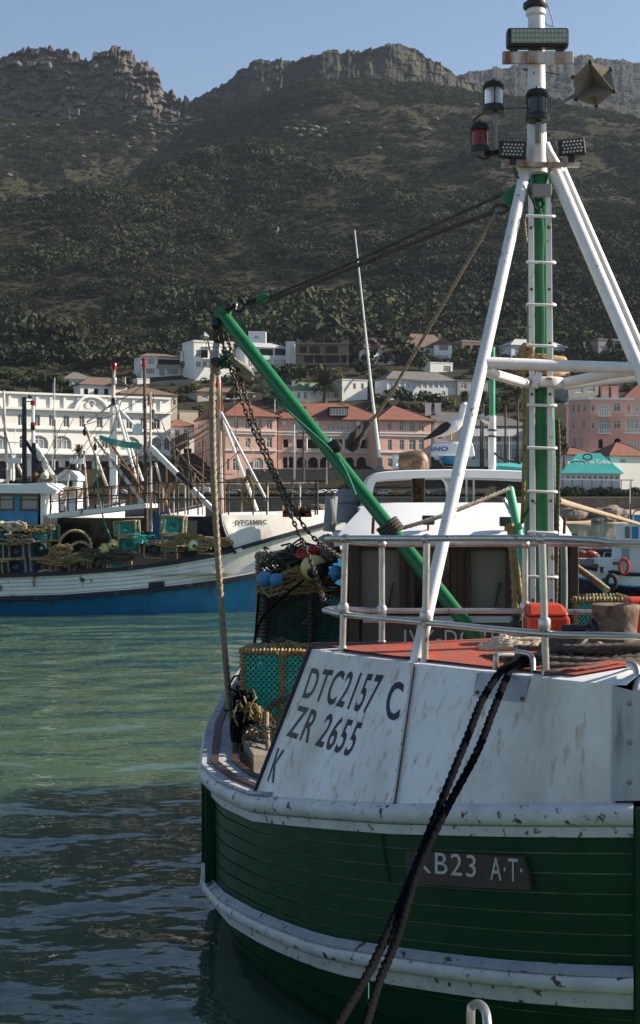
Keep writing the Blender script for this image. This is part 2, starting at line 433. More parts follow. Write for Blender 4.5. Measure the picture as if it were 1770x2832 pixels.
def seg_dist(X, Y, line):
    pts = [P(*q) for q in line]; best = np.full(X.shape, 1e9)
    for a, b in zip(pts[:-1], pts[1:]):
        dx, dy = b.x - a.x, b.y - a.y; t = np.clip(((X - a.x) * dx + (Y - a.y) * dy) / (dx * dx + dy * dy), 0, 1)
        best = np.minimum(best, np.hypot(X - a.x - t * dx, Y - a.y - t * dy))
    return best
RAVINE = [(540, 320, 1290), (430, 400, 1200), (300, 470, 1120), (150, 540, 1060), (0, 590, 1020), (-300, 680, 960)]
SPUR = [(760, 370, 1170), (700, 410, 1110), (595, 468, 1030), (417, 524, 965), (300, 554, 930), (150, 594, 895), (0, 620, 860)]
def terrain(X, Y):
    X = np.atleast_1d(np.asarray(X, float)); Y = np.atleast_1d(np.asarray(Y, float)); Z = np.zeros(X.shape)
    q = np.stack([X.ravel(), Y.ravel()], -1) / SC_; z = np.zeros(len(q))
    for i in range(0, len(q), 20000):
        b = q[i:i + 20000]; r2 = ((b[:, None, :] - A2[None]) ** 2).sum(-1)
        z[i:i + 20000] = _phi(r2) @ wts[:n_] + wts[n_] + b @ wts[n_ + 1:]
    Z = z.reshape(X.shape)
    k = np.clip((Y - 560) / 300, 0, 1)
    Z = Z + k * (fbm((X + .55 * Y) / 95, Y / 420, 5, 3) * 26 + fbm(X / 60, Y / 60, 9) * 12)
    Z = Z - 56 * np.exp(-(seg_dist(X, Y, RAVINE) / 66) ** 2) + 5 * np.exp(-(seg_dist(X, Y, SPUR) / 48) ** 2)
    edge = np.clip((Y - 326) / 20, 0, 1)
    return Z * edge + (1 - edge) * 6.0
def hz(x, y): return float(terrain([x], [y])[0])

ratios = np.linspace(-.46, .46, 330); depths = np.concatenate([np.linspace(318, 600, 70), np.linspace(604, 1520, 200)])
GX = depths[:, None] * ratios[None, :]; GY = np.repeat(depths[:, None], len(ratios), 1); GZ = terrain(GX, GY)
def np_grid(name, X, Y, Z, mat, smooth=True):
    h, w = X.shape; co = np.stack([X, Y, Z], -1).reshape(-1, 3)
    i = np.arange((h - 1) * (w - 1)); r = i // (w - 1); c = i % (w - 1); a = r * w + c
    fs = np.stack([a, a + 1, a + w + 1, a + w], -1)
    me = bpy.data.meshes.new(name); me.vertices.add(h * w); me.vertices.foreach_set('co', co.ravel())
    me.loops.add(len(fs) * 4); me.loops.foreach_set('vertex_index', fs.ravel().astype(np.int32))
    me.polygons.add(len(fs)); me.polygons.foreach_set('loop_start', np.arange(0, len(fs) * 4, 4, dtype=np.int32))
    me.polygons.foreach_set('use_smooth', np.full(len(fs), smooth)); me.update(calc_edges=True); me.validate()
    me.materials.append(M(mat)); o = bpy.data.objects.new(name, me); col.objects.link(o); return o
tag(np_grid('hillside_terrain', GX, GY, GZ, 'ground'), 'scrub covered hillside rising behind the harbour town', kind='structure')

def ground_hit(px, py, lo=322, hi=1450):
    """where the sight line through a photo pixel meets the hillside"""
    ds = np.linspace(lo, hi, 1200); X = (px - CX) / F * ds; Zr = EYE - (py - HY) / F * ds
    g = terrain(X, ds); k = np.nonzero(g >= Zr)[0]
    d = ds[k[0]] if len(k) else 1300
    return float(d)

def cliff(name, crest, base, d_base, d_crest, mat, label, nx=420, nz=110, block=(9, 3.2), amp=9, lean=1.0, jag=5, behind=140, layw=.5, gw=2.4, bw=1.0):
    cx = np.array([c[0] for c in crest]); cy = np.array([c[1] for c in crest]); bx = np.array([c[0] for c in base]); by = np.array([c[1] for c in base])
    px = np.linspace(cx[0], cx[-1], nx); yt = np.interp(px, cx, cy); yb = np.interp(px, bx, by)
    t = np.linspace(0, 1, nz)[:, None]
    Zb = EYE - (yb - HY) / F * d_base; Zt = EYE - (yt - HY) / F * d_crest
    Xb = (px - CX) / F * d_base; Xt = (px - CX) / F * d_crest
    Zt = Zt + (cellv(Xt / (block[0] * .9), Xt * 0, 5) - .5) * jag + (cellv(Xt / (block[0] * .35), Xt * 0, 8) - .5) * jag * .6
    prof = t ** lean
    X = Xb + (Xt - Xb) * t; Y = d_base + (d_crest - d_base) * prof + 0 * X; Z = Zb + (Zt - Zb) * t
    wob = fbm(X / 30, Z / 30, 21) * 16
    zz = (Z + wob + X * .03)
    layer = np.floor(zz / block[1])
    lay = cellv(layer, layer * 0, 31); xo = lay * 60
    b1 = cellv((X + xo) / block[0], zz / block[1], 41); b2 = cellv((X + xo * 2) / (block[0] * 2.7), zz / (block[1] * 3.1), 43)
    gul = fbm(X / 60, Z / 90, 51)
    disp = ((b1 - .5) * amp + (b2 - .5) * amp) * bw + fbm(X / 9, Z / 9, 71) * amp * 1.5 * (1 - bw) + (lay - .5) * amp * layw + gul * amp * gw
    fade = np.clip(t * 4, 0, 1) * np.clip((1 - t) * 12 + .4, 0, 1)
    Y = Y - disp * fade; X = X + (cellv(layer, np.floor((X + xo) / block[0]), 61) - .5) * block[0] * .25 * fade
    rows = 6; Xk = np.repeat(X[-1:], rows, 0) * (1 + np.linspace(.01, .12, rows)[:, None]); Yk = Y[-1:] + np.linspace(6, behind, rows)[:, None]; Zk = Z[-1:] - np.linspace(1, behind * .55, rows)[:, None] ** 1.0
    X = np.vstack([X, Xk]); Y = np.vstack([Y, Yk]); Z = np.vstack([Z, Zk])
    return tag(np_grid(name, X, Y, Z, mat, smooth=False), label, kind='structure')

LC = [(-520, 190), (-380, 170), (-250, 185), (-120, 160), (-40, 170), (0, 166), (18, 151), (54, 142), (89, 131), (119, 134), (146, 126), (173, 128), (196, 142), (226, 163), (244, 160), (268, 142),
      (286, 150), (321, 132), (345, 134), (369, 157), (399, 176), (429, 187), (443, 217), (452, 247), (476, 259), (512, 276), (556, 300)]
LB = [(-520, 380), (-40, 375), (0, 372), (119, 362), (202, 346), (298, 342), (387, 345), (443, 345), (500, 345), (556, 345)]
cliff('rock_cliff', LC, LB, 1352, 1400, 'cliff', 'layered grey rock cliff crowning the left hill', nx=640, nz=150, block=(7.5, 4.2), amp=9, jag=8, layw=.25, gw=4)
MC = [(520, 300), (539, 276), (601, 241), (649, 205), (685, 181), (726, 163), (798, 169), (857, 157), (900, 148), (930, 142), (1019, 140), (1060, 128), (1096, 122), (1156, 137), (1191, 160), (1239, 187), (1263, 208),
      (1322, 235), (1376, 264), (1459, 290), (1560, 330)]
MBS = [(520, 390), (700, 360), (900, 340), (1200, 350), (1400, 360), (1560, 385)]
cliff('rock_mountain', MC, MBS, 1335, 1400, 'cliff_far', 'blue grey cliff mountain behind the central ridge', nx=520, nz=110, block=(7, 6), amp=4.5, jag=4, lean=1.0, layw=.12, gw=5, bw=.3)
FC = [(1100, 330), (1180, 260), (1269, 210), (1299, 196), (1394, 181), (1480, 165), (1584, 151), (1644, 157), (1770, 169), (1950, 190), (2250, 230), (2700, 330)]
FB = [(1100, 360), (1500, 350), (2700, 360)]
cliff('far_mountain', FC, FB, 1900, 2700, 'hill_far', 'hazy far mountain slope on the right', nx=400, nz=120, block=(13, 9), amp=10, jag=6, lean=1.0, behind=300, layw=0, gw=7, bw=.12)

# scrub: one uncountable cover of bushes, spread over the hillside as instances
def leaf_cloud(n, seed, dome=True, size=.3, sq=.75):
    g = np.random.default_rng(seed); vs = []; fs = []
    nl = 9; lc = g.normal(size=(nl, 3)) * .42; lc[:, 2] = np.abs(lc[:, 2]) * .7 + .12
    for i in range(n):
        c = lc[g.integers(nl)]; d = g.normal(size=3); d /= np.linalg.norm(d); p = c + d * (.36 + .1 * g.random())
        if dome and p[2] < 0: p[2] = abs(p[2]) * .5
        p[2] *= sq
        a = g.normal(size=3) * .6 + d; a /= np.linalg.norm(a); u = np.cross(a, g.normal(size=3)); u /= np.linalg.norm(u); w = np.cross(a, u)
        s = size * (.6 + .8 * g.random()); k = len(vs)
        vs += [tuple(p - u * s * .5 - w * s * .35), tuple(p + u * s * .5 - w * s * .3), tuple(p + u * s * .35 + w * s * .45), tuple(p - u * s * .4 + w * s * .4)]
        fs.append((k, k + 1, k + 2, k + 3))
    return vs, fs
def scatter(name, pts, scl, rotz, variants, label, kind='stuff'):
    """points carrying instances through geometry nodes"""
    me = bpy.data.meshes.new(name); me.from_pydata([tuple(p) for p in pts], [], [])
    at = me.attributes.new('sc', 'FLOAT', 'POINT'); at.data.foreach_set('value', np.asarray(scl, dtype=np.float32))
    at = me.attributes.new('rz', 'FLOAT', 'POINT'); at.data.foreach_set('value', np.asarray(rotz, dtype=np.float32))
    o = bpy.data.objects.new(name, me); col.objects.link(o)
    c = bpy.data.collections.new(name + '_kinds')
    for v in variants: c.objects.link(v)
    ng = bpy.data.node_groups.new(name, 'GeometryNodeTree'); ng.interface.new_socket('Geometry', in_out='INPUT', socket_type='NodeSocketGeometry'); ng.interface.new_socket('Geometry', in_out='OUTPUT', socket_type='NodeSocketGeometry')
    N = ng.nodes; L = ng.links; gi = N.new('NodeGroupInput'); go = N.new('NodeGroupOutput')
    ip = N.new('GeometryNodeInstanceOnPoints'); ci = N.new('GeometryNodeCollectionInfo'); ci.inputs[0].default_value = c
    ci.inputs['Separate Children'].default_value = True; ci.inputs['Reset Children'].default_value = True
    ip.inputs['Pick Instance'].default_value = True
    a1 = N.new('GeometryNodeInputNamedAttribute'); a1.data_type = 'FLOAT'; a1.inputs[0].default_value = 'sc'
    a2 = N.new('GeometryNodeInputNamedAttribute'); a2.data_type = 'FLOAT'; a2.inputs[0].default_value = 'rz'
    cz = N.new('ShaderNodeCombineXYZ'); L.new(a2.outputs[0], cz.inputs[2])
    ri = N.new('FunctionNodeRandomValue'); ri.data_type = 'INT'; ri.inputs[4].default_value = 0; ri.inputs[5].default_value = len(variants) - 1
    L.new(gi.outputs[0], ip.inputs['Points']); L.new(ci.outputs[0], ip.inputs['Instance']); L.new(a1.outputs[0], ip.inputs['Scale']); L.new(cz.outputs[0], ip.inputs['Rotation'])
    L.new(ri.outputs[2], ip.inputs['Instance Index']); L.new(ip.outputs[0], go.inputs[0])
    md = o.modifiers.new('scatter', 'NODES'); md.node_group = ng
    return tag(o, label, kind=kind)
def mesh_only(name, vs, fs, mat, smooth=False):
    me = bpy.data.meshes.new(name); me.from_pydata(vs, [], fs); me.update(); me.materials.append(M(mat))
    if smooth: me.polygons.foreach_set('use_smooth', [True] * len(me.polygons))
    return bpy.data.objects.new(name, me)
bushes = [mesh_only('bush', *leaf_cloud(300, 100 + k, size=.17), 'scrub') for k in range(6)]
NB = 120000
dd = 540 + (1440 - 540) * rng.random(NB) ** 1.15; rr = (rng.random(NB) - .5) * .62
bxs = dd * rr; bys = dd; bzs = terrain(bxs, bys)
dens = fbm(bxs / 60, bys / 60, 77) + fbm(bxs / 14, bys / 14, 78) * .7
keep = (rng.random(NB) < np.clip(.95 + dens * 1.6, .45, 1)) & ((bys > 600) | (rng.random(NB) < .5))
bsz = (1.2 + 2.7 * rng.random(NB) ** 2.4) * np.clip(1.3 - (bys - 600) / 1500, .8, 1.3) * np.clip(1 + dens * 2.4, .35, 2.4) * np.where(rng.random(NB) < .06, 1.7, 1)
scatter('scrub', np.stack([bxs, bys, bzs - .25], -1)[keep], bsz[keep], rng.random(keep.sum()) * 6.28, bushes, 'dark green fynbos scrub covering the whole hillside')

# loose boulders below the cliff
def rock_mesh(seed, n=2, flat=.75):
    bm = bmesh.new(); bmesh.ops.create_icosphere(bm, subdivisions=n, radius=1); g = np.random.default_rng(seed); off = g.random(3) * 50
    for v in bm.verts:
        c = v.co; k = 1 + .5 * float(fbm(np.array([c.x * 1.3 + off[0]]), np.array([c.y * 1.3 + c.z * 1.7 + off[1]]), seed, 3)[0])
        v.co = Vector((round(c.x * k * 3.2) / 3.2 * .5 + c.x * k * .5, c.y * k, (round(c.z * k * 2.6) / 2.6 * .5 + c.z * k * .5) * flat))
    me = bpy.data.meshes.new('rock'); bm.to_mesh(me); bm.free(); return me
def rock_obj(seed, mat): me = rock_mesh(seed, 2, .6); me.materials.append(M(mat)); return bpy.data.objects.new('rock', me)
bl = []
for i in range(1000):
    a = rng.random()
    if a < .45: px = rng.uniform(-150, 560); py = 318 + abs(rng.normal()) * 60 + max(0, (250 - px)) * .06
    elif a < .72: px = rng.normal(420, 70); py = 290 + abs(rng.normal()) * 28
    elif a < .84: px = rng.normal(860, 40); py = rng.normal(366, 14)
    else: px = rng.uniform(560, 1700); py = rng.uniform(250, 420)
    bl.append((px, py))
bx_ = []; rs_ = []
for px, py in bl:
    d = np.linspace(1000, 1440, 90); X = (px - CX) / F * d; g = terrain(X, d); k = np.nonzero(g >= EYE - (py - HY) / F * d)[0]
    if len(k) == 0: continue
    bx_.append((X[k[0]], d[k[0]], g[k[0]] + .0)); rs_.append(.4 + 3.6 * rng.random() ** 6)
scatter('boulder_field', np.array(bx_), np.array(rs_), rng.random(len(bx_)) * 6.28, [rock_obj(s, 'boulder') for s in (1, 2, 3, 4)], 'pale boulders strewn below the cliff')
# ------------------------------------------------------------------ harbour water
def water_material():
    m = bpy.data.materials.new('sea_water'); m.use_nodes = True; nt = m.node_tree; N = nt.nodes; L = nt.links; b = N['Principled BSDF']
    b.inputs['Base Color'].default_value = (.051, .098, .062, 1); b.inputs['Roughness'].default_value = .02
    b.inputs['Subsurface Weight'].default_value = 1.0; b.inputs['Subsurface Radius'].default_value = (.8, 1.1, .9); b.inputs['Subsurface Scale'].default_value = 1.3; b.subsurface_method = 'BURLEY'
    b.inputs['IOR'].default_value = 1.33; b.inputs['Specular IOR Level'].default_value = .5
    geo = N.new('ShaderNodeNewGeometry'); hs = []
    def layer(scale, stretch, w, det=2, rough=.5, rot=0.0):
        mp = N.new('ShaderNodeMapping'); mp.inputs['Scale'].default_value = (scale * stretch, scale, scale); mp.inputs['Rotation'].default_value = (0, 0, rot)
        L.new(geo.outputs['Position'], mp.inputs['Vector'])
        n = N.new('ShaderNodeTexNoise'); n.inputs['Scale'].default_value = 1; n.inputs['Detail'].default_value = det; n.inputs['Roughness'].default_value = rough
        L.new(mp.outputs[0], n.inputs['Vector'])
        k = N.new('ShaderNodeMath'); k.operation = 'MULTIPLY'; k.inputs[1].default_value = w; L.new(n.outputs['Fac'], k.inputs[0]); hs.append(k.outputs[0])
    layer(.33, .9, .16, 0, .4, .15); layer(.85, .9, .11, 0, .4, -.2); layer(2.6, .85, .026, 1, .5, .4); layer(7.0, .8, .004, 2, .6, .1)
    s = hs[0]
    for h in hs[1:]:
        a = N.new('ShaderNodeMath'); a.operation = 'ADD'; L.new(s, a.inputs[0]); L.new(h, a.inputs[1]); s = a.outputs[0]
    bp = N.new('ShaderNodeBump'); bp.inputs['Strength'].default_value = 1.0; bp.inputs['Distance'].default_value = 1.0
    L.new(s, bp.inputs['Height']); L.new(bp.outputs[0], b.inputs['Normal'])
    MATS['sea_water'] = m; return m
water_material()
w = MB(); w.add([(-400, -60, 0), (400, -60, 0), (400, 330, 0), (-400, 330, 0)], [(0, 1, 2, 3)])
tag(w.build('water', 'sea_water', smooth=0), 'rippled green harbour water', kind='structure')
w = MB(); w.add([(-400, -60, -4), (400, -60, -4), (400, 335, -4), (-400, 335, -4)], [(0, 1, 2, 3)])
tag(w.build('seabed', 'sand', smooth=0), 'sandy harbour bottom', kind='structure')
# quay the photographer stands on, just below the frame
w = MB().box((0, -20.0, 1.0), (60, 48.2, 3.1)); tag(w.build('quay', 'quay_concrete', smooth=0), 'concrete quay below the viewpoint', kind='structure')
# ------------------------------------------------------------------ the green and white trawler in front
AX = Vector((-.075, .9972, 0)).normalized(); RT = Vector((AX.y, -AX.x, 0))     # aft along the keel, and towards port (right in the photo)
STEM = Vector((2.13, 9.4, 0))
def B(u, v, z): return STEM + AX * u - RT * v + Vector((0, 0, z))               # u aft of the stem, v to starboard (left in the photo)
ivy = thing('fishing_trawler', (2.1, 9.4, 0), 'green and white wooden trawler with whaleback bow, tall mast and green boom', 'fishing boat')
us = np.array([0, .03, .07, .12, .2, .3, .42, .56, .72, .9, 1.1, 1.35, 1.6, 1.85, 2.1, 2.4, 2.7, 3.05, 3.4, 3.8, 4.3, 5, 5.7, 6.4, 7.5, 8.6, 9.8, 11, 11.8, 12.3])
GU = [0, .03, .12, .35, .7, 1.1, 1.7, 2.2, 2.7, 3.4, 4.3, 6.4, 8.6, 11, 12.3]
GV = [.06, .16, .42, .82, 1.17, 1.52, 1.95, 2.24, 2.48, 2.73, 2.88, 2.84, 2.66, 2.3, 2.0]
def gv(u): return float(np.interp(u, GU, GV))
from math import sqrt
def sm(f, u, k=.12): return (f(max(0, u - k)) + f(u) * 2 + f(u + k)) / 4 if u > .15 else f(u)
def half(u, lev):
    """half breadth at gunwale (3), lower rail (2), waterline (1), bilge (0)"""
    g = sm(gv, u)
    if lev >= 3: return g
    if lev == 2: return max(.05, g * .995)
    if lev == 1: return max(.04, sm(gv, max(0, u - .25)) * .9) if u > .25 else .05
    return max(.03, sm(gv, max(0, u - .6)) * .62) if u > .6 else .03
def zg(u): return float(np.interp(u, [0, 1.1, 2.7, 4.3, 8, 12.3], [2.15, 1.94, 1.69, 1.63, 1.68, 1.95]))
def zl(u): return float(np.interp(u, [0, 1.7, 4.6, 8, 12.3], [1.07, .79, .6, .62, .95]))
def side(u, z):
    """half breadth at any height"""
    a, b = zl(u), zg(u)
    if z >= a: return half(u, 2) + (half(u, 3) - half(u, 2)) * (z - a) / (b - a)
    if z >= 0: return half(u, 1) + (half(u, 2) - half(u, 1)) * (z / a) ** .7
    return half(u, 0) + (half(u, 1) - half(u, 0)) * (1 + z / .9)
def strip(name, mat, zlo, zhi, sgn, out=.0, gap=.008, back=.03, parent=None, umax=12.3, umin=0):
    m = MB(); rows = []
    uu = [u for u in us if umin <= u <= umax]
    for u in uu:
        a, b = zlo(u) + gap, zhi(u) - gap; va, vb = side(u, a) + out, side(u, b) + out
        rows.append([B(u, sgn * (va - back), a), B(u, sgn * va, a + .004), B(u, sgn * vb, b - .004), B(u, sgn * (vb - back), b)])
    m.grid(rows); return m.build(name, mat, parent or ivy, smooth=25)
# backing hull
rows = []
for u in us:
    row = []
    for z in (zg(u), (zg(u) + zl(u)) / 2, zl(u), zl(u) * .5, 0, -.5, -.9): row.append(B(u, max(.0, side(u, z) - .018), z))
    rows.append(row + [B(u, -max(.0, side(u, z) - .018), z) for z in (-.9, -.5, 0, zl(u) * .5, zl(u), (zg(u) + zl(u)) / 2, zg(u))])
m = MB().grid(rows); n0 = len(m.v); k = len(rows[-1]); m.f.append(tuple(range(n0 - k, n0))); hull = m.build('hull', 'hull_seam', ivy, smooth=30)
NP = 8
for sgn in (1, -1):
    for j in range(NP):
        strip('plank', 'hull_green', lambda u, j=j: zl(u) + (zg(u) - zl(u)) * j / NP, lambda u, j=j: zl(u) + (zg(u) - zl(u)) * (j + 1) / NP, sgn, out=.0005 * (j % 3), gap=.0022, parent=hull)
    for j in range(4):
        strip('plank', 'hull_green', lambda u, j=j: -.12 + (zl(u) + .12) * j / 4, lambda u, j=j: -.12 + (zl(u) + .12) * (j + 1) / 4, sgn, out=.0005 * (j % 3), gap=.0022, parent=hull)
def sweep(name, mat, zf, prof, sgn, parent=None, u0=0, u1=12.3, vf=None, close=True):
    """a moulding along the hull: prof is a list of (outward, up) offsets"""
    m = MB(); rows = []; uu = [u for u in us if u0 <= u <= u1]
    for i, u in enumerate(uu):
        e = .02; vv = (lambda q: (vf(q) if vf else side(q, zf(q))))
        t = (B(u + e, sgn * vv(u + e), 0) - B(max(0, u - e), sgn * vv(max(0, u - e)), 0)).normalized()
        nrm = Vector((t.y, -t.x, 0)) * (-sgn if True else 1)
        if nrm.dot(-RT * sgn) < 0 and u > .3: nrm = -nrm
        if u <= .3 and nrm.dot(-AX - RT * sgn) < 0: nrm = -nrm
        p = B(u, sgn * vv(u), zf(u))
        rows.append([p + nrm * o + Vector((0, 0, z)) for o, z in prof])
    m.grid(rows, close=close)
    if close:
        m.f.append(tuple(range(len(prof)))); nn = len(m.v); m.f.append(tuple(range(nn - 1, nn - len(prof) - 1, -1)))
    return m.build(name, mat, parent or ivy, smooth=50)
rnd_prof = [(-.04, -.07), (.05, -.075), (.085, -.055), (.1, -.01), (.095, .03), (.07, .058), (.03, .068), (-.04, .068)]
for sgn in (1, -1):
    sweep('gunwale_rail', 'white_worn', zg, rnd_prof, sgn)
    sweep('rail_strip', 'white_worn', lambda u: zg(u) - .115, [(-.03, -.04), (.028, -.04), (.034, .03), (-.03, .044)], sgn)
    sweep('rub_rail', 'grey_rail', zl, [(-.03, .05), (.02, .075), (.085, .035), (.085, .02), (-.03, .0)], sgn)
    sweep('rub_rail', 'white_worn', lambda u: zl(u) - .045, [(-.03, -.05), (.07, -.05), (.1, -.03), (.108, .01), (.1, .045), (.086, .058), (-.03, .058)], sgn)
    sweep('rail_strip', 'white_worn', lambda u: zl(u) - .15, [(-.03, -.06), (.03, -.06), (.035, .045), (-.03, .05)], sgn)
    # wide capping and inner bulwark of the low waist aft of the whaleback
    sweep('gunwale_cap', 'grey_rail', lambda u: zg(u) + .07, [(-.3, .0), (.06, .0), (.07, .012), (.06, .03), (-.3, .03)], sgn, u0=2.4)
    sweep('cap_strip', 'dark_wood', lambda u: zg(u) + .102, [(-.1, .0), (-.03, .0), (-.03, .022), (-.1, .022)], sgn, u0=2.7)
    sweep('cap_strip', 'dark_wood', lambda u: zg(u) + .102, [(-.28, .0), (-.23, .0), (-.23, .03), (-.28, .03)], sgn, u0=2.9)
    sweep('bulwark', 'grey_wood', lambda u: 1.0, [(-.2, -.02), (-.16, -.02), (-.16, .69), (-.2, .69)], sgn, u0=2.7, vf=lambda u: half(u, 3))
# vertical rubbing timbers at the shoulder
for u in (4.0, 4.9):
    m = MB(); q = half(u, 3)
    m.hexa([B(u - .06, q - .02, zl(u) + .05), B(u + .06, q - .02, zl(u) + .05), B(u + .06, q + .075, zl(u) + .05), B(u - .06, q + .075, zl(u) + .05)],
           [B(u - .06, q - .02, zg(u) - .08), B(u + .06, q - .02, zg(u) - .08), B(u + .06, q + .075, zg(u) - .08), B(u - .06, q + .075, zg(u) - .08)])
    m.build('rubbing_timber', 'hull_green', ivy, smooth=0, bevel=.008)
# working deck
m = MB(); rows = [[B(u, half(u, 3) - .15, 1.0), B(u, -half(u, 3) + .15, 1.0)] for u in us if u >= 2.4]; m.grid(rows); m.build('working_deck', 'grey_wood', ivy, smooth=0)

# whaleback: sloping white panels, deck on top
DU = [.06, .1, .2, .4, .62, 1.0, 1.52, 2.0, 2.35, 2.72]; DV = [.09, .17, .3, .47, .62, .93, 1.31, 1.66, 1.87, 2.0]
ZD = 2.97
def dv(u): return float(np.interp(u, DU, DV))
def dpt(u, sgn): return B(u, sgn * dv(u), ZD + .02 * (1 - u / 2.7))
def gpt(u, sgn): return B(u, sgn * (half(u, 3) + .02), zg(u) + .066)
panels = {}
for sgn in (1, -1):
    for nm, (ua, ub), (ga, gb), nn in (('fore', (.1, 1.5), (.035, 1.06), 22), ('aft', (1.506, 2.72), (1.07, 2.66), 18)):
        rows = []
        for i in range(nn + 1):
            f = i / nn; ut = ua + (ub - ua) * f; ug = ga + (gb - ga) * f
            if nm == 'fore': ut = ua + (ub - ua) * f ** 1.3; ug = ga + (gb - ga) * f ** 1.5
            t, g = dpt(ut, sgn), gpt(ug, sgn); rows.append([g.lerp(t, k / 8) for k in range(9)])
        m = MB().grid(rows); ins = [[p + RT * sgn * .03 + AX * .012 for p in r] for r in rows]
        n0 = len(m.v); m.grid(ins); w_ = 9
        for i in (0, nn):
            for k in range(8): m.f.append((i * w_ + k, i * w_ + k + 1, n0 + i * w_ + k + 1, n0 + i * w_ + k))
        o = m.build('whaleback_panel', 'panel_white', ivy, smooth=60); panels[(nm, sgn)] = (o, m.bvh(), rows)
    # seam batten, black aft edging
    ra = panels[('aft', sgn)][2]
    off = (-RT * sgn * .8 - AX * .6).normalized()
    m = MB(); a, b = ra[0][0], ra[0][-1]
    m.tube([a + off * .012, a.lerp(b, .5) + off * .012, b + off * .012], .013, 6); m.build('seam_batten', 'white_worn', ivy)
    m = MB().tube([a + off * .006 - AX * .03, b + off * .006 - AX * .03], .006, 6); m.build('seam_rust', 'rust', ivy)
    a, b = ra[-1][0], ra[-1][-1]
    m = MB(); m.bar(a + AX * .02 + Vector((0, 0, -.01)), b + AX * .02 + Vector((0, 0, .015)), .05, .06, up=RT); m.build('aft_edging', 'black_paint', ivy, smooth=0, bevel=.006)
    for j in range(7):
        p = ra[0][0].lerp(ra[0][-1], .08 + j * .14) + off * .02 + AX * .045
        MB().ball(p, .009, 8, 5).build('rivet', 'galv_dull', ivy)
# stem plate
m = MB(); zs = [2.24, 2.5, 2.75, 2.96]
def pe_(f, sg): return gpt(.035, sg).lerp(dpt(.1, sg), f) - RT * sg * .006 - AX * .012
fr = [[pe_(f, 1) for f in (.02, .35, .67, .99)], [B(-.045, .08, z) for z in zs], [B(-.045, -.08, z) for z in zs], [pe_(f, -1) for f in (.02, .35, .67, .99)]]
m.grid(fr); n0 = len(m.v); m.grid([[p + AX * .05 for p in r] for r in fr])
m.build('stem_plate', 'steel_plate', ivy, smooth=20)
for z in (2.36, 2.62, 2.88):
    for s_ in (1, -1): MB().lathe(B(-.04, .1 * s_, z), [(.016, 0), (.016, .012), (.008, .018)], axis=-AX - RT * s_ * .3, n=8).build('bolt', 'galv_dull', ivy)
MB().box(B(-.0, 0, 1.1), (.12, .14, 2.2)).build('stem_post', 'hull_green', ivy, smooth=0, bevel=.01)
# red foredeck with white margin
rows = [[dpt(u, 1) - Vector((0, 0, .005)), B(u, 0, ZD + .09), dpt(u, -1) - Vector((0, 0, .005))] for u in (.06, .1, .2, .4, .62, 1.0, 1.52, 2.0, 2.35, 2.72)]
m = MB().grid(rows); deckb = m.bvh(); m.build('foredeck', 'white_paint', ivy, smooth=40)
rows = [[B(u, dv(u) - .13, ZD + .0215 + .068 * .13 / max(dv(u), .2)), B(u, 0, ZD + .097), B(u, -dv(u) + .13, ZD + .0215 + .068 * .13 / max(dv(u), .2))] for u in (.4, .62, 1.0, 1.52, 2.0, 2.35, 2.66)]
for r in rows:
    for q in r: q.z += .006
MB().grid(rows).build('deck_paint', 'red_deck', ivy, smooth=40)
m = MB(); m.bar(B(2.74, 2.0, ZD + .015), B(2.74, -2.0, ZD + .015), .05, .07); m.build('deck_coaming', 'black_paint', ivy, smooth=0)
m = MB(); m.add([B(2.72, 2.0, ZD), B(2.72, -2.0, ZD), B(2.7, -2.45, 1.75), B(2.7, 2.45, 1.75)], [(0, 1, 2, 3)]); m.add([B(2.7, 2.45, 1.75), B(2.7, -2.45, 1.75), B(2.7, -2.3, 1.0), B(2.7, 2.3, 1.0)], [(0, 1, 2, 3)]); m.build('whaleback_bulkhead', 'dark_wood', ivy, smooth=0)

def decal(name, body, quad, bvh, mat, parent, off=.004, spacing=1.0, bold=.0):
    """lettering: quad holds the photo corners bottom-left, bottom-right, top-right, top-left; projected on to the surface it is painted on"""
    uv, fs = text_polys(body, spacing, bold); m = MB(); q = [Vector((*c, 0)) for c in quad]; ok = []
    for a, b in uv:
        p = q[0].lerp(q[1], a).lerp(q[3].lerp(q[2], a), b)
        h = bvh.ray_cast(EYEV, ray(p.x, p.y))
        if h[0] is None: m.v.append(Vector()); ok.append(False)
        else: m.v.append(h[0] - ray(p.x, p.y) * off); ok.append(True)
    m.f = [f for f in fs if all(ok[i] for i in f)]
    return m.build(name, mat, parent, smooth=0)
po, pb, pr = panels[('aft', 1)]
decal('lettering', 'DTC2157', [(834, 1930), (1020, 1978), (1063, 1866), (862, 1846)], pb, 'black_paint', po, spacing=1.16, bold=.016)
decal('lettering', 'C', [(1061, 1992), (1102, 1992), (1119, 1885), (1077, 1885)], pb, 'black_paint', po, bold=.02)
decal('lettering', 'ZR 2655', [(790, 2036), (966, 2094), (1006, 1998), (826, 1948)], pb, 'black_paint', po, spacing=1.16, bold=.016)
decal('lettering', 'K', [(738, 2160), (757, 2166), (790, 2076), (768, 2068)], pb, 'black_paint', po, bold=.02)

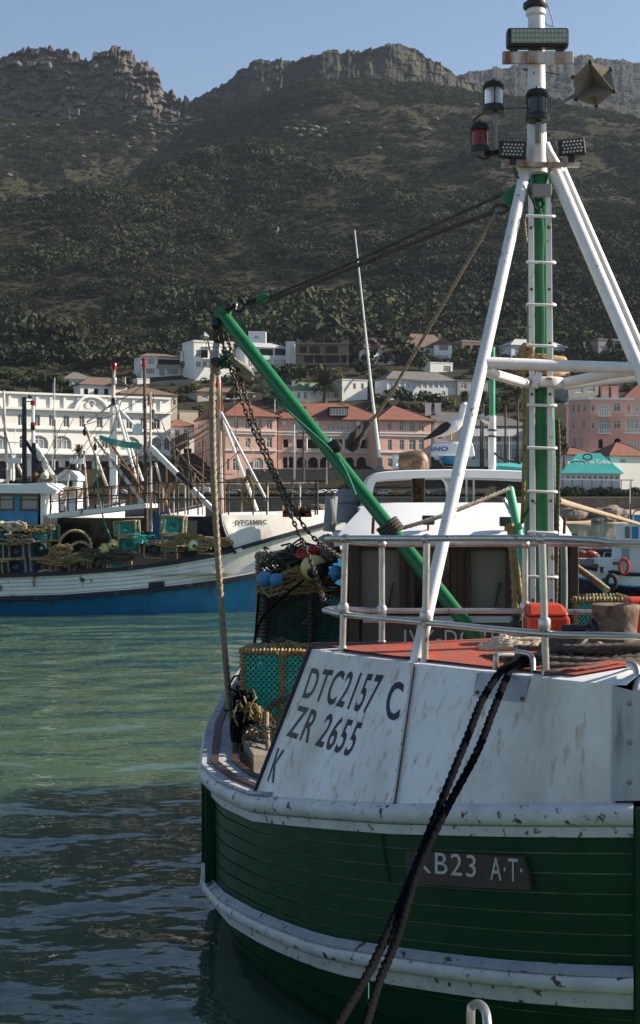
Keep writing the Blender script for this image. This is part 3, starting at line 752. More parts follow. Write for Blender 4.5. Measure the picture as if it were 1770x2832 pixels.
# carved registration board on the bow
def on_hull(px, py):
    best = None
    for u in np.linspace(.05, 6, 600):
        # plan ray x height
        z = EYE - (py - HY) / F * (STEM.y + AX.y * u); p = B(u, half(u, 3), z); d = p.y; X = (p.x) / d * F + CX
        e = abs(X - px)
        if best is None or e < best[0]: best = (e, p)
    return best[1]
def tl(f, g):   # point of the board in the photo: f along, g up
    return (1139 + (1474 - 1139) * f + (-4 + (-16 + 0) * f) * g, 2430 + 22 * f - 91 * g)
rows_o, rows_i = [], []
for i in range(11):
    col_ = [on_hull(*tl(i / 10, g / 2)) for g in range(3)]; nx_ = on_hull(*tl(min(1, i / 10 + .05), .5)) - on_hull(*tl(max(0, i / 10 - .05), .5)); nrm = Vector((nx_.y, -nx_.x, 0)).normalized()
    if nrm.y > 0: nrm = -nrm
    rows_o.append([p + nrm * .055 for p in col_]); rows_i.append([p + nrm * .01 for p in col_])
pl = MB().grid(rows_o); n0 = len(pl.v); pl.grid(rows_i)
for i in range(10):
    for k in (0, 2): pl.f.append((i * 3 + k, (i + 1) * 3 + k, n0 + (i + 1) * 3 + k, n0 + i * 3 + k))
for i in (0, 10):
    for k in (0, 1): pl.f.append((i * 3 + k, i * 3 + k + 1, n0 + i * 3 + k + 1, n0 + i * 3 + k))
plb = pl.bvh(); plo = pl.build('name_board', 'plate_brown', ivy, smooth=30)
decal('lettering', 'KB23', [(1150, 2412), (1316, 2427), (1316, 2365), (1150, 2353)], plb, 'letter_white', plo, spacing=1.12, bold=.0)
decal('lettering', 'A·T·', [(1356, 2433), (1444, 2440), (1444, 2376), (1356, 2370)], plb, 'letter_white', plo, spacing=1.12, bold=.0)
# a long iron strap on the planking
c0, c1 = on_hull(1052, 2280), on_hull(1078, 2430)
m = MB(); m.bar(c0 + nrm * .012, c1 + nrm * .012, .008, .01); m.build('iron_strap', 'black', ivy, smooth=0)

# ---- pulpit rails
def railpt(px, py, d): return P(px, py, d)
TOP = [P(903, 1490, 12.1), P(955, 1489, 11.72), P(1180, 1489, 10.9), P(1499, 1489, 10.0), P(1640, 1494, 9.72), B(.25, .1, 3.93), B(.25, -.35, 3.93), B(.62, -.72, 3.93), B(1.5, -1.2, 3.92), B(2.3, -1.75, 3.88), B(2.68, -1.95, 3.86)]
TOPA = [P(903, 1490, 12.1), P(1056, 1504, 12.12), P(1452, 1504, 12.15), B(2.7, -.6, 3.85), B(2.68, -1.95, 3.86)]
MID = [P(898, 1688, 12.12), P(920, 1693, 11.9), P(957, 1700, 11.7), P(1178, 1722, 10.9), P(1503, 1753, 10.0), P(1680, 1758, 9.7), B(.3, -.25, 3.28), B(.62, -.68, 3.27), B(1.5, -1.2, 3.24), B(2.3, -1.75, 3.24), B(2.68, -1.95, 3.24)]
MIDA = [P(898, 1688, 12.12), P(930, 1683, 12.15), P(1056, 1689, 12.12), P(1452, 1690, 12.15), B(2.7, -.6, 3.26), B(2.68, -1.95, 3.24)]
MB().tube(smoothpath(TOP, 6), .026, 10).build('top_rail', 'steel', ivy); MB().tube(smoothpath(TOPA, 6), .026, 10).build('top_rail', 'steel', ivy)
MB().tube(smoothpath(MID, 6), .026, 10).build('mid_rail', 'steel', ivy); MB().tube(smoothpath(MIDA, 6), .024, 10).build('mid_rail', 'steel', ivy)
ST = [((955, 1489), (947, 1802), 11.72), ((1180, 1489), (1175, 1838), 10.9), ((1499, 1489), (1510, 1872), 10.0), ((1056, 1504), (1056, 1786), 12.12), ((1452, 1504), (1452, 1770), 12.15)]
for (a, b, d) in ST:
    A, Bq = P(*a, d), P(*b, d); MB().tube([A, A.lerp(Bq, .5), Bq], .027, 10).build('stanchion', 'steel', ivy)
    MB().ball(A + Vector((0, 0, -.005)), .046, 12, 8, sc=(1, 1, .9)).build('rail_joint', 'steel', ivy)
    f = .62 if a[1] < 1495 else .66; MB().lathe(A.lerp(Bq, f) + Vector((0, 0, -.045)), [(.037, 0), (.045, .02), (.045, .07), (.037, .09)], n=12).build('rail_joint', 'steel', ivy)
    MB().lathe(Bq + Vector((0, 0, -.012)), [(.062, 0), (.062, .02), (.04, .03), (.034, .06)], n=12).build('stanchion_foot', 'steel', ivy)
for u, v in ((.62, -.72), (1.5, -1.2), (2.3, -1.75)):
    MB().tube([B(u, v, 3.93), B(u, v - .0, 2.97)], .03, 10).build('stanchion', 'steel', ivy)

# ---- fairlead with chafe plate on the port... starboard bow edge
c = [panels[('fore', 1)][1].ray_cast(EYEV, ray(*q))[0] for q in ((1310, 1925), (1450, 1943), (1466, 1874), (1320, 1862))]
m = MB(); nf = Vector((-.35, -.8, .4)).normalized(); m.hexa([q + nf * .004 for q in c], [q + nf * .014 for q in c]); m.build('chafe_plate', 'steel_plate', ivy, smooth=0)
for q in ((1310 + 12, 1917), (1446, 1934)):
    h = panels[('fore', 1)][1].ray_cast(EYEV, ray(*q))[0]; MB().ball(h + nf * .015, .016, 10, 6).build('bolt', 'rust', ivy)
for pts in ([(1371, 1852, 10.15), (1372, 1818, 10.15), (1380, 1812, 10.16), (1419, 1812, 10.2)], [(1426, 1804, 10.3), (1456, 1808, 10.25), (1472, 1820, 10.2), (1474, 1868, 10.08)]):
    MB().tube(smoothpath([P(*q) for q in pts], 5), .022, 10).build('fairlead_horn', 'steel', ivy)
# forward hook at the stem
MB().tube(smoothpath([P(1738, 1838, 9.6), P(1755, 1842, 9.55), P(1764, 1870, 9.5), P(1756, 1925, 9.45)], 5), .028, 10).build('bow_hook', 'steel', ivy)

# ---- mooring bollard and windlass
bo = P(1702, 1830, 10.75); bo.z = ZD + .05
MB().lathe(bo, [(.2, 0), (.2, .05), (.165, .09), (.16, .22), (.175, .34), (.182, .4), (.176, .412)], n=24).build('bollard', 'bollard_wood', ivy, smooth=35)
MB().tube([P(1553, 1740, 10.75), P(1640, 1740, 10.75)], .035, 12).build('windlass_shaft', 'black', ivy)
MB().lathe(P(1628, 1740, 10.75), [(.075, 0), (.085, .01), (.085, .05), (.06, .07), (.05, .09)], axis=RT, n=16).build('windlass_drum', 'black', ivy)
MB().tube(smoothpath([P(1632, 1748, 10.6), P(1610, 1776, 10.5), P(1568, 1815, 10.4)], 4), .03, 8).build('windlass_pawl', 'black', ivy)
# orange deck boxes
for (x0, x1, y0, y1, d) in ((1459, 1578, 1673, 1778, 11.55), (1738, 1850, 1655, 1770, 12.0)):
    a, b = P(x0, y1, d), P(x1, y0, d); m = MB(); h = b.z - a.z; w_ = b.x - a.x
    m.hexa([(a.x, a.y, a.z), (b.x, a.y, a.z), (b.x, a.y + .3, a.z), (a.x, a.y + .3, a.z)], [(a.x, a.y, a.z + h * .7), (b.x, a.y, a.z + h * .7), (b.x, a.y + .3, a.z + h * .7), (a.x, a.y + .3, a.z + h * .7)])
    o = m.build('deck_locker', 'orange_box', ivy, smooth=0, bevel=.03)
    m = MB(); m.hexa([(a.x, a.y, a.z + h * .705), (b.x, a.y, a.z + h * .705), (b.x, a.y + .3, a.z + h * .705), (a.x, a.y + .3, a.z + h * .705)],
                     [(a.x + .02, a.y + .1, b.z), (b.x - .05, a.y + .1, b.z), (b.x - .05, a.y + .28, b.z), (a.x + .02, a.y + .28, b.z)])
    m.build('locker_lid', 'orange_box', o, smooth=0, bevel=.025)
# ---- wheelhouse
WD = 15.2
def W(x, y, d=WD): return P(x, y, d)
wx0, wx1 = W(965, 1500).x, W(1598, 1500).x; zt = 3.86
house = MB(); fr_y = WD; bk = WD + 3.4
# front wall of dark boards with three window openings, sides and roof
wins = [(1000, 1106), (1146, 1246), (1303, 1402)]; wy0, wy1 = 1522, 1684
def wall_holes(m, A, Bp, z0, z1, holes, depth=.06, nin=None):
    """vertical wall from A to B with rectangular or arched openings [(s0,s1,za,zb,arch)], reveals going inwards"""
    A, Bp = Vector((A[0], A[1], 0)), Vector((Bp[0], Bp[1], 0)); L = (Bp - A).length; t = (Bp - A) / L; nrm = Vector((t.y, -t.x, 0)); inn = -nrm * depth
    xs = sorted({0.0, L, *[h[0] for h in holes], *[h[1] for h in holes]}); zs = sorted({z0, z1, *[h[2] for h in holes], *[h[3] for h in holes]})
    xs = [x for x in xs if -1e-6 <= x <= L + 1e-6]; zs = [z for z in zs if z0 - 1e-6 <= z <= z1 + 1e-6]
    pt = lambda s_, z: A + t * s_ + Vector((0, 0, z))
    for i in range(len(xs) - 1):
        for k in range(len(zs) - 1):
            cx, cz = (xs[i] + xs[i + 1]) / 2, (zs[k] + zs[k + 1]) / 2
            if any(h[0] < cx < h[1] and h[2] < cz < h[3] for h in holes): continue
            m.add([pt(xs[i], zs[k]), pt(xs[i + 1], zs[k]), pt(xs[i + 1], zs[k + 1]), pt(xs[i], zs[k + 1])], [(0, 1, 2, 3)])
    for h in holes:
        a, b, c, d = h[:4]; arch = len(h) > 4 and h[4]
        q = [pt(a, c), pt(b, c), pt(b, d), pt(a, d)]
        for i in range(4): m.add([q[i], q[(i + 1) % 4], q[(i + 1) % 4] + inn, q[i] + inn], [(0, 1, 2, 3)])
        if arch:
            r = (b - a) / 2; ry = min(r, (d - c) * .6); mid = (a + b) / 2; n = 6
            for sg in (-1, 1):
                arc = [pt(mid + sg * r * math.cos(math.pi / 2 * i / n), d - ry + ry * math.sin(math.pi / 2 * i / n)) for i in range(n + 1)]
                cor = pt(mid + sg * r, d); m.add([cor] + arc, [(0, i + 1, i + 2) for i in range(n)])
                m.add(arc + [p + inn for p in arc], [(i, i + 1, n + 2 + i, n + 1 + i) for i in range(n)])
    return m
def wz(y, d=WD): return EYE - (y - HY) / F * d
m = MB(); holes = [(W(a, 0).x - wx0, W(b, 0).x - wx0, wz(wy1), wz(wy0)) for a, b in wins]
wall_holes(m, (wx0, fr_y), (wx1, fr_y), 1.0, zt, holes, depth=.07)
m.add([(wx0, fr_y, 1), (wx0, bk, 1), (wx0, bk, zt), (wx0, fr_y, zt)], [(0, 1, 2, 3)]); m.add([(wx1, fr_y, 1), (wx1, bk, 1), (wx1, bk, zt), (wx1, fr_y, zt)], [(0, 1, 2, 3)])
m.add([(wx0, bk, 1), (wx1, bk, 1), (wx1, bk, zt), (wx0, bk, zt)], [(0, 1, 2, 3)])
wh = m.build('wheelhouse', 'dark_wood', ivy, smooth=0)
# boards on the front
for i in range(11):
    x = wx0 + (wx1 - wx0) * i / 10; m = MB().box((x, fr_y - .008, (1.0 + wz(1700)) / 2), (.22, .016, wz(1700) - 1.0)); m.build('board', 'dark_wood', wh, smooth=0, bevel=.004)
for a, b in wins:
    xa, xb, za, zb = W(a, 0).x, W(b, 0).x, wz(wy1), wz(wy0)
    m = MB(); e = .055
    for c, d in (((xa + xb) / 2, zb + e / 2), ((xa + xb) / 2, za - e / 2)): m.box((c, fr_y - .012, d), (xb - xa + 2 * e, .03, e))
    for c in (xa - e / 2, xb + e / 2): m.box((c, fr_y - .012, (za + zb) / 2), (e, .031, zb - za))
    wo = m.build('window', 'dark_wood', wh, smooth=0, bevel=.004)
    MB().box(((xa + xb) / 2, fr_y + .055, (za + zb) / 2), (xb - xa, .01, zb - za)).build('pane', 'window_grey' if a != 1146 else 'window_dark', wo, smooth=0)
    m = MB(); m.bar((xb - .12, fr_y + .02, za + .02), (xb - .07, fr_y + .02, za + .28), .018); m.build('wiper', 'black', wo, smooth=0)
m = MB().box(((wx0 + wx1) / 2, fr_y - .03, wz(1500)), (wx1 - wx0 - .1, .06, .1)); m.build('head_beam', 'dark_wood', wh, smooth=0, bevel=.01)
m = MB().box(((wx0 + wx1) / 2, fr_y - .03, wz(1712)), (wx1 - wx0 - .3, .09, .07)); m.build('sill_beam', 'steel_plate', wh, smooth=0, bevel=.01)
# name board
nb = MB().box(((W(1000, 0).x + W(1500, 0).x) / 2, fr_y - .045, wz(1758)), (W(1500, 0).x - W(1000, 0).x, .035, .3)); nbb = nb.bvh(); nbo = nb.build('name_board', 'plate_brown', wh, smooth=0, bevel=.008)
decal('lettering', 'IVY-DOREEN', [(1118, 1783), (1455, 1783), (1455, 1742), (1118, 1742)], nbb, 'letter_white', nbo, spacing=1.15)
for x in (wx0 + .06, wx1 - .05): MB().box((x, fr_y - .03, 2.43), (.1, .07, 2.84)).build('corner_post', 'dark_wood', wh, smooth=0, bevel=.012)
# white sloping visor and roof
vb, vt = (924, 1599, 1487, 14.85), (998, 1543, 1397, 15.85)
nseg = 10; rows = []
for k in range(6):
    f = k / 5; d = vb[3] + (vt[3] - vb[3]) * f; xa = P(vb[0] + (vt[0] - vb[0]) * f, 0, d).x; xb = P(vb[1] + (vt[1] - vb[1]) * f, 0, d).x
    z = P(0, vb[2], vb[3]).z + (P(0, vt[2], vt[3]).z - P(0, vb[2], vb[3]).z) * (f ** .85)
    rr = .25; row = []
    for j in range(nseg + 1):
        g = j / nseg; row.append(Vector((xa + (xb - xa) * g, d + .18 * (abs(2 * g - 1) ** 4), z - .05 * (abs(2 * g - 1) ** 6))))
    rows.append(row)
for d, dz in ((16.6, .03), (18.6, .0)): rows.append([Vector((p.x, d, p.z + dz)) for p in rows[-1]])
m = MB().grid(rows); n0 = len(m.v); m.grid([[p - Vector((0, -.02, .05)) for p in r] for r in rows])
w_ = nseg + 1
m.f += [(k, k + 1, n0 + k + 1, n0 + k) for k in range(nseg)]
for i in range(len(rows) - 1):
    m.f.append((i * w_, (i + 1) * w_, n0 + (i + 1) * w_, n0 + i * w_)); m.f.append((i * w_ + nseg, (i + 1) * w_ + nseg, n0 + (i + 1) * w_ + nseg, n0 + i * w_ + nseg))
m.build('visor_roof', 'white_clean', wh, smooth=50)
for x in (wx0, wx1):
    sg = -1 if x == wx0 else 1; xe = P(vb[0] if sg < 0 else vb[1], 0, 15).x
    m = MB(); m.add([(x, fr_y, zt - .02), (xe, 14.9, 3.8), (xe, 18.5, 3.85), (x, 18.5, zt - .02)], [(0, 1, 2, 3)]); m.build('eave', 'white_clean', wh, smooth=0)
# floodlights on the visor
for (x0, x1, y0, y1) in ((1168, 1201, 1425, 1452), (1385, 1412, 1429, 1456)):
    c = P((x0 + x1) / 2, (y0 + y1) / 2, 15.0); fl = MB().box(c, (.13, .08, .1)).build('floodlight', 'black', wh, smooth=0, bevel=.012)
    MB().tube([c - Vector((0, 0, .05)), c - Vector((0, -.05, .15))], .012, 6).build('bracket', 'black', fl)
    MB().box(c - Vector((0, .042, 0)), (.1, .006, .075)).build('lens', 'smoke_lens', fl, smooth=0)
for x in (1033, 1562):
    m = MB(); m.bar(P(x, 1432, 15.0), P(x - 2, 1476, 14.95), .03, .03); m.build('hand_grip', 'rust', wh, smooth=0)
# white arch canopy above the bridge
AR = [(1006, 1400, 17.0), (1010, 1362, 17.0), (1022, 1322, 17.0), (1052, 1308, 17.0), (1150, 1302, 17.0), (1290, 1300, 17.0), (1430, 1304, 17.0), (1500, 1310, 17.0), (1528, 1325, 17.0), (1540, 1365, 17.0), (1544, 1405, 17.0)]
m = MB(); pts = smoothpath([P(*q) for q in AR], 5); rows = []
for i, p in enumerate(pts):
    t = (pts[min(i + 1, len(pts) - 1)] - pts[max(i - 1, 0)]).normalized(); nn = Vector((t.z, 0, -t.x)); nn = nn if nn.z > 0 or abs(t.z) > .9 else -nn
    if nn.x * (p.x - 1.55) < 0 and abs(t.z) > .9: nn = -nn
    rows.append([p - nn * .09, p + nn * .0, p + nn * .012 + Vector((0, .03, 0)), p + nn * .012 + Vector((0, 1.3, 0)), p - nn * .09 + Vector((0, 1.3, 0)), p - nn * .05 + Vector((0, .04, 0))])
m.grid(rows, close=True); can = m.build('canopy', 'white_clean', ivy, smooth=45)
for x in (1238, 1290, 1310): MB().tube([P(x, 1322, 17.25), P(x, 1402, 17.25)], .02 if x == 1238 else .012, 8).build('canopy_post', 'white_tube', ivy)
m = MB(); m.tube(smoothpath([P(1216, 1318, 17.1), P(1232, 1335, 17.1), P(1238, 1365, 17.1)], 4), .018, 6); m.build('canopy_brace', 'white_tube', ivy)
# exhaust and vents
MB().tube([P(1157, 1420, 17.9), P(1157, 1275, 17.9)], .085, 16).build('exhaust_pipe', 'exhaust', ivy)
MB().tube(smoothpath([P(1163, 1296, 18.6), P(1163, 1276, 18.6), P(1150, 1268, 18.6), P(1102, 1276, 18.6)], 5), [.11] * 16, 14).build('exhaust_elbow', 'exhaust', ivy)
MB().lathe(P(1093, 1296, 17.2), [(.04, 0), (.035, .05), (.03, .1), (.045, .125), (.045, .15), (.03, .17)], n=14).build('vent_cap', 'white_clean', ivy)
# radar dome
rc = P(1252, 1289, 17.4)
k_ = 17.4 / F
def rp(lst): return [(r * k_, (1289 - y) * k_) for r, y in lst]
rad = MB().lathe(rc, rp([(59, 1262), (61, 1258), (58, 1240), (55, 1228), (50, 1223), (35, 1221), (3, 1220)]), n=40); rbv = rad.bvh()
ro = rad.build('radar_dome', 'white_clean', ivy, smooth=30)
MB().lathe(rc, rp([(30, 1284), (36, 1276), (40, 1268), (59, 1261.5)]), n=40).build('dome_base', 'radome_blue', ro, smooth=40)
MB().lathe(rc, rp([(26, 1290), (28, 1283)]), n=24).build('dome_foot', 'black', ro)
uv, fs = text_polys('FURUNO', 1.05, .02); m = MB(); m.f = fs
for a, b in uv:
    th = R(-132 + 114 * a); rr_ = (59.4 - 2.2 * b) * k_ + .006; m.v.append(Vector((rc.x + math.sin(th) * rr_, rc.y - math.cos(th) * rr_, rc.z + (1289 - 1249 + 12 * b) * k_)))
m.build('lettering', 'letter_blue', ro, smooth=0)
# whip aerial, green and white pole
MB().tube([P(1050, 1268, 17.2), P(1030, 1100, 17.2), P(981, 636, 17.2)], [.022, .016, .007], 8).build('whip_aerial', 'white_tube', ivy)
MB().lathe(P(1051, 1300, 17.2), [(.05, 0), (.05, .03), (.03, .05), (.03, .15)], n=10).build('aerial_mount', 'galv_dull', ivy)
MB().tube([P(1361, 1300, 17.3), P(1361, 1150, 17.3)], .048, 10).build('signal_pole', 'white_tube', ivy)
MB().tube([P(1361, 1152, 17.31), P(1361, 960, 17.31)], .036, 10).build('signal_pole', 'green_strut', ivy)
m = MB().tube(smoothpath([P(1330, 1145, 17.3), P(1338, 1160, 17.3), P(1356, 1168, 17.3)], 4), .03, 8); m.build('hailer_horn', 'steel', ivy)
for y in (1190, 1207): MB().torus(P(1361, y, 17.3), .05, .012, n=14, m=6).build('clamp', 'black', ivy)
MB().tube(smoothpath([P(1362, 1244, 17.3), P(1385, 1268, 17.2), P(1440, 1282, 17.1)], 5), .012, 6).build('cable', 'black', ivy)
# teal cloth roof on the bridge, right of the pole
m = MB(); m.hexa([P(1375, 1300, 17.3), P(1450, 1300, 17.3), P(1450, 1290, 18.0), P(1385, 1290, 18.0)], [P(1370, 1287, 17.3), P(1450, 1294, 17.3), P(1450, 1280, 18.0), P(1368, 1281, 18.0)]); m.build('skylight', 'roof_teal', ivy, smooth=0)
# silver pipe and dark hatch beside the mast
MB().tube(smoothpath([P(1535, 1492, 13.6), P(1552, 1500, 13.6), P(1559, 1516, 13.6), P(1560, 1680, 13.6), P(1552, 1740, 13.6)], 5), .034, 10).build('vent_pipe', 'galv_dull', ivy)
# grey dome vent and pipe to the left of the wheelhouse
MB().ball(P(960, 1382, 17.5), .18, 18, 10, sc=(1, 1, .8)).build('dome_vent', 'galv_dull', ivy); MB().lathe(P(960, 1400, 17.5), [(.2, -.2), (.2, -.05), (.16, .03)], n=18).build('vent_collar', 'galv_dull', ivy)
MB().box(P(968, 1345, 17.5), (.14, .1, .12)).build('lamp_housing', 'black', ivy, smooth=0, bevel=.01)
MB().tube([P(910, 1470, 16.2), P(918, 1372, 16.2)], .07, 12).build('vent_pipe', 'galv_dull', ivy)
MB().tube([P(926, 1446, 16.0), P(917, 1380, 16.0)], .02, 8).build('davit', 'steel', ivy)
# second green strut with ropes
MB().tube([P(1409, 1352, 14.2), P(1430, 1450, 13.95), P(1446, 1545, 13.6), P(1478, 1700, 13.2)], .046, 12).build('derrick', 'green_strut', ivy)
MB().torus(P(1409, 1352, 14.2), .03, .012, axis=(1, 0, 0), n=14, m=6).build('derrick_eye', 'mast_green', ivy)
MB().tube(smoothpath([P(1393, 1378, 14.3), P(1400, 1392, 14.3), P(1412, 1418, 14.2)], 4), .018, 8).build('derrick_hook', 'steel', ivy)
# ---- mast, ladder, tripod legs, lights
MD = 13.0
mast_b = P(1490, 1800, MD)
MB().tube([P(1494, 1960, MD + .1), P(1494, 1400, MD + .1), P(1493, 900, MD + .1), P(1491, 440, MD + .1)], [.155, .15, .12, .085], 20).build('mast', 'mast_green', ivy)
bars = []
for xa, xb in (((1477, 1440), (1474, 1690)), ((1525, 1440), (1528, 1690))): pass
def lx(side_, y):   # column of a ladder bar: slightly wider towards the foot
    f = (y - 520) / (1690 - 520); return (1466 + 6 * f + 2) if side_ < 0 else (1517 + 8 * f)
for sd in (-1, 1):
    pts = [P(lx(sd, y), y, MD - .12 - .05 * (y - 520) / 1170) for y in (540, 900, 1300, 1678)]
    m = MB()
    for a, b in zip(pts[:-1], pts[1:]): m.bar(a, b, .05, .02, up=(0, 1, 0))
    o = m.build('ladder_bar', 'white_tube', ivy, smooth=0, bevel=.004)
    for y in (630, 800, 950, 1090, 1385, 1660): MB().lathe(P(lx(sd, y), y, MD - .14 - .05 * (y - 520) / 1170), [(.014, 0), (.014, .012), (.006, .016)], axis=(0, -1, 0), n=8).build('bolt', 'rust', o)
for y in (597, 725, 842, 955, 1120, 1238, 1359, 1472, 1595):
    d = MD - .2; xa, xb = lx(-1, y) - 10, lx(1, y) + 10
    c = [P(xa, y, d + .12), P(xa, y, d - .03), P(xa + 3, y, d - .06), P(xb - 3, y + 2, d - .06), P(xb + 6, y + 1, d - .0), P(xb, y - 2, d + .12)]
    MB().tube(smoothpath(c, 3), .0135, 8).build('ladder_rung', 'white_tube', ivy)
# green conduit running down the mast
MB().tube(smoothpath([P(1490, 560, MD - .02), P(1500, 640, MD - .05), P(1498, 740, MD - .05), P(1502, 900, MD - .06), P(1497, 1000, MD - .06)], 5), .018, 8).build('conduit', 'boom_green', ivy)
apex_l, apex_r = P(1450, 475, MD), P(1535, 478, MD)
legs = {'starboard': (P(1453, 470, MD), P(1150, 1836, 10.98)), 'port': (P(1535, 478, MD), B(1.5, -1.25, ZD)), 'port_aft': (P(1546, 470, MD + .12), B(3.4, -2.35, 1.75))}
MB().tube([legs['starboard'][0], legs['starboard'][1]], .052, 14).build('mast_leg', 'white_tube', ivy)
pl_, pb_ = P(1535, 478, MD), P(1535 + 1000, 478 + 2140, 10.4)
pe = pl_.lerp(P(2100, 1800, 11.2), 1.0); MB().tube([pl_, pe], .058, 14).build('mast_leg', 'white_tube', ivy)
pe2 = P(2030, 1560, 13.6); MB().tube([P(1552, 470, MD + .15), pe2], .052, 14).build('mast_leg', 'white_tube', ivy)
MB().lathe(legs['starboard'][1] + Vector((0, 0, -.02)), [(.09, 0), (.09, .02), (.06, .04)], n=12).build('leg_foot', 'white_tube', ivy)
for k in (0, 1):
    y = 1005 + k * 0
def legat(y): f = (y - 470) / (1836 - 470); a, b = legs['starboard']; fz = (a.z - (EYE - (y - HY) / F * 12.3)) / (a.z - b.z); return a.lerp(b, max(0, min(1, fz)))
lp = legat(1008); rp_ = pl_.lerp(pe, .40)
MB().tube([lp, P(1560, 1012, 12.25), P(1900, 1022, 12.2)], .05, 12).build('cross_tube', 'white_tube', ivy)
cl = P(1500, 1060, MD)
MB().tube([legat(1030), P(1462, 1063, MD - .1)], .045, 12).build('cross_tube', 'white_tube', ivy)
MB().tube([P(1555, 1060, MD - .05), P(1690, 1033, 12.6), P(1880, 1010, 12.3)], .046, 12).build('cross_tube', 'white_tube', ivy)
MB().tube([P(1560, 1066, MD + .1), P(1770, 1040, 13.0), P(1990, 1008, 13.2)], .044, 12).build('cross_tube', 'white_tube', ivy)
MB().lathe(P(1500, 1073, MD), [(.19, 0), (.2, .02), (.2, .075), (.185, .09)], n=22).build('mast_collar', 'white_tube', ivy)
m = MB(); m.bar(P(1492, 1030, MD - .21), P(1478, 1072, MD - .22), .06, .02, up=(0, 1, 0)); m.build('collar_lug', 'white_tube', ivy, smooth=0)
# upper white pole with lights
MB().tube([P(1486, 480, MD), P(1484, 300, MD), P(1483, 48, MD)], [.095, .085, .075], 18).build('upper_mast', 'white_tube', ivy)
MB().lathe(P(1482, 48, MD), [(.07, 0), (.092, .02), (.092, .06), (.075, .08)], n=20).build('mast_cap', 'white_tube', ivy)
MB().lathe(P(1480, 25, MD), [(.1, 0), (.112, .02), (.11, .05), (.085, .06)], n=20).build('light_ring', 'black', ivy)
MB().lathe(P(1480, 12, MD), [(.076, 0), (.076, .11), (.06, .14), (.02, .15)], n=18).build('mast_light', 'red_lens', ivy)
MB().tube([P(1470, 458, MD), P(1440, 478, MD)], .06, 10).build('leg_joint', 'white_tube', ivy)
MB().tube([P(1505, 400, MD), P(1516, 425, MD), P(1548, 478, MD + .05)], .055, 12).build('leg_joint', 'white_tube', ivy)
# light bar
c = P(1486, 108, MD - .12); lb = MB().box(c, (.56, .13, .175)).build('light_bar', 'black', ivy, smooth=0, bevel=.025)
MB().box(c + Vector((.01, -.068, .005)), (.51, .012, .125)).build('lens', 'led_face', lb, smooth=0)
for i in range(14):
    for j in range(3): MB().lathe(c + Vector((-.225 + i * .035, -.074, -.035 + j * .042)), [(.013, 0), (.012, .004), (.006, .005)], axis=(0, -1, 0), n=8).build('led', 'led_dot', lb)
for x in (1420, 1548): MB().box(P(x, 139, MD - .12), (.07, .07, .035)).build('bar_foot', 'black', lb, smooth=0)
MB().box(P(1487, 160, MD - .12), (.64, .05, .11)).build('bracket_bar', 'rusty_white', ivy, smooth=0, bevel=.006)
MB().tube(smoothpath([P(1510, 0, MD), P(1517, 20, MD), P(1526, 50, MD), P(1531, 75, MD)], 4), .005, 5).build('wire', 'black', ivy)
MB().tube(smoothpath([P(1498, 52, MD), P(1512, 68, MD), P(1528, 74, MD)], 4), .004, 5).build('wire', 'black', ivy)
MB().tube([P(1445, 191, MD), P(1547, 206, MD)], .006, 5).build('aerial_stub', 'black', ivy)
def lantern(c, r, h, lens, name='lantern'):
    o = MB().lathe(c, [(r * 1.15, 0), (r * 1.25, h * .06), (r * 1.15, h * .22)], n=20).build(name, 'black', ivy)
    prof = [(r * .92, h * .2)]
    for i in range(5): prof += [(r * .98, h * (.24 + .1 * i)), (r * .9, h * (.29 + .1 * i))]
    MB().lathe(c, prof + [(r * .9, h * .76)], n=20).build('lens', lens, o, smooth=60)
    MB().lathe(c, [(r * 1.1, h * .74), (r * 1.2, h * .8), (r * .95, h * .93), (r * .4, h * .97), (r * .15, h * 1.0), (r * .12, h * 1.05)], n=20).build('lantern_cap', 'black', o)
    for k in range(3):
        a = k * 2.1 + .5; q = c + Vector((math.cos(a) * r * 1.08, math.sin(a) * r * 1.08, 0)); MB().tube([q + Vector((0, 0, h * .1)), q + Vector((0, 0, h * .8))], .006, 6).build('guard_rod', 'black', o)
    return o
lantern(P(1365, 311, MD), .088, .29, 'clear_lens'); lantern(P(1327, 424, MD), .078, .285, 'red_lens'); lantern(P(1486, 336, MD - .2), .09, .3, 'smoke_lens')
MB().tube([P(1369, 312, MD), P(1369, 420, MD)], .021, 8).build('lantern_post', 'galv_dull', ivy)
MB().tube([P(1396, 301, MD), P(1460, 298, MD)], .012, 6).build('lantern_arm', 'galv_dull', ivy)
MB().tube([P(1340, 428, MD), P(1385, 420, MD)], .03, 8).build('lantern_arm', 'black', ivy)
MB().tube([P(1489, 336, MD - .19), P(1489, 395, MD - .12)], .03, 8).build('lantern_post', 'galv_dull', ivy)
MB().tube(smoothpath([P(1337, 314, MD), P(1318, 325, MD), P(1308, 345, MD)], 5), .008, 6).build('cable', 'black', ivy)
MB().tube(smoothpath([P(1318, 430, MD - .02), P(1340, 440, MD - .05), P(1360, 428, MD - .05)], 5), .009, 6).build('cable', 'black', ivy)
for (cx_, cy_, rot) in ((1418, 416, 4), (1579, 408, -7)):
    q = Matrix.Rotation(R(rot), 3, 'Y') @ Matrix.Rotation(R(8 if rot < 0 else -8), 3, 'Z'); c = P(cx_, cy_, MD - .15)
    fl = MB().box(c, (.255, .07, .155), q).build('floodlight', 'black', ivy, smooth=0, bevel=.014)
    for i in range(6):
        for j in range(4): MB().lathe(c + q @ Vector((-.085 + i * .032 + (j % 2) * .012, -.036, -.045 + j * .03)), [(.011, 0), (.01, .004), (.004, .006)], axis=q @ Vector((0, -1, 0)), n=8).build('led', 'led_dot', fl)
    MB().box(c + Vector((0, .01, -.1)), (.06, .05, .07)).build('bracket', 'black', fl, smooth=0)
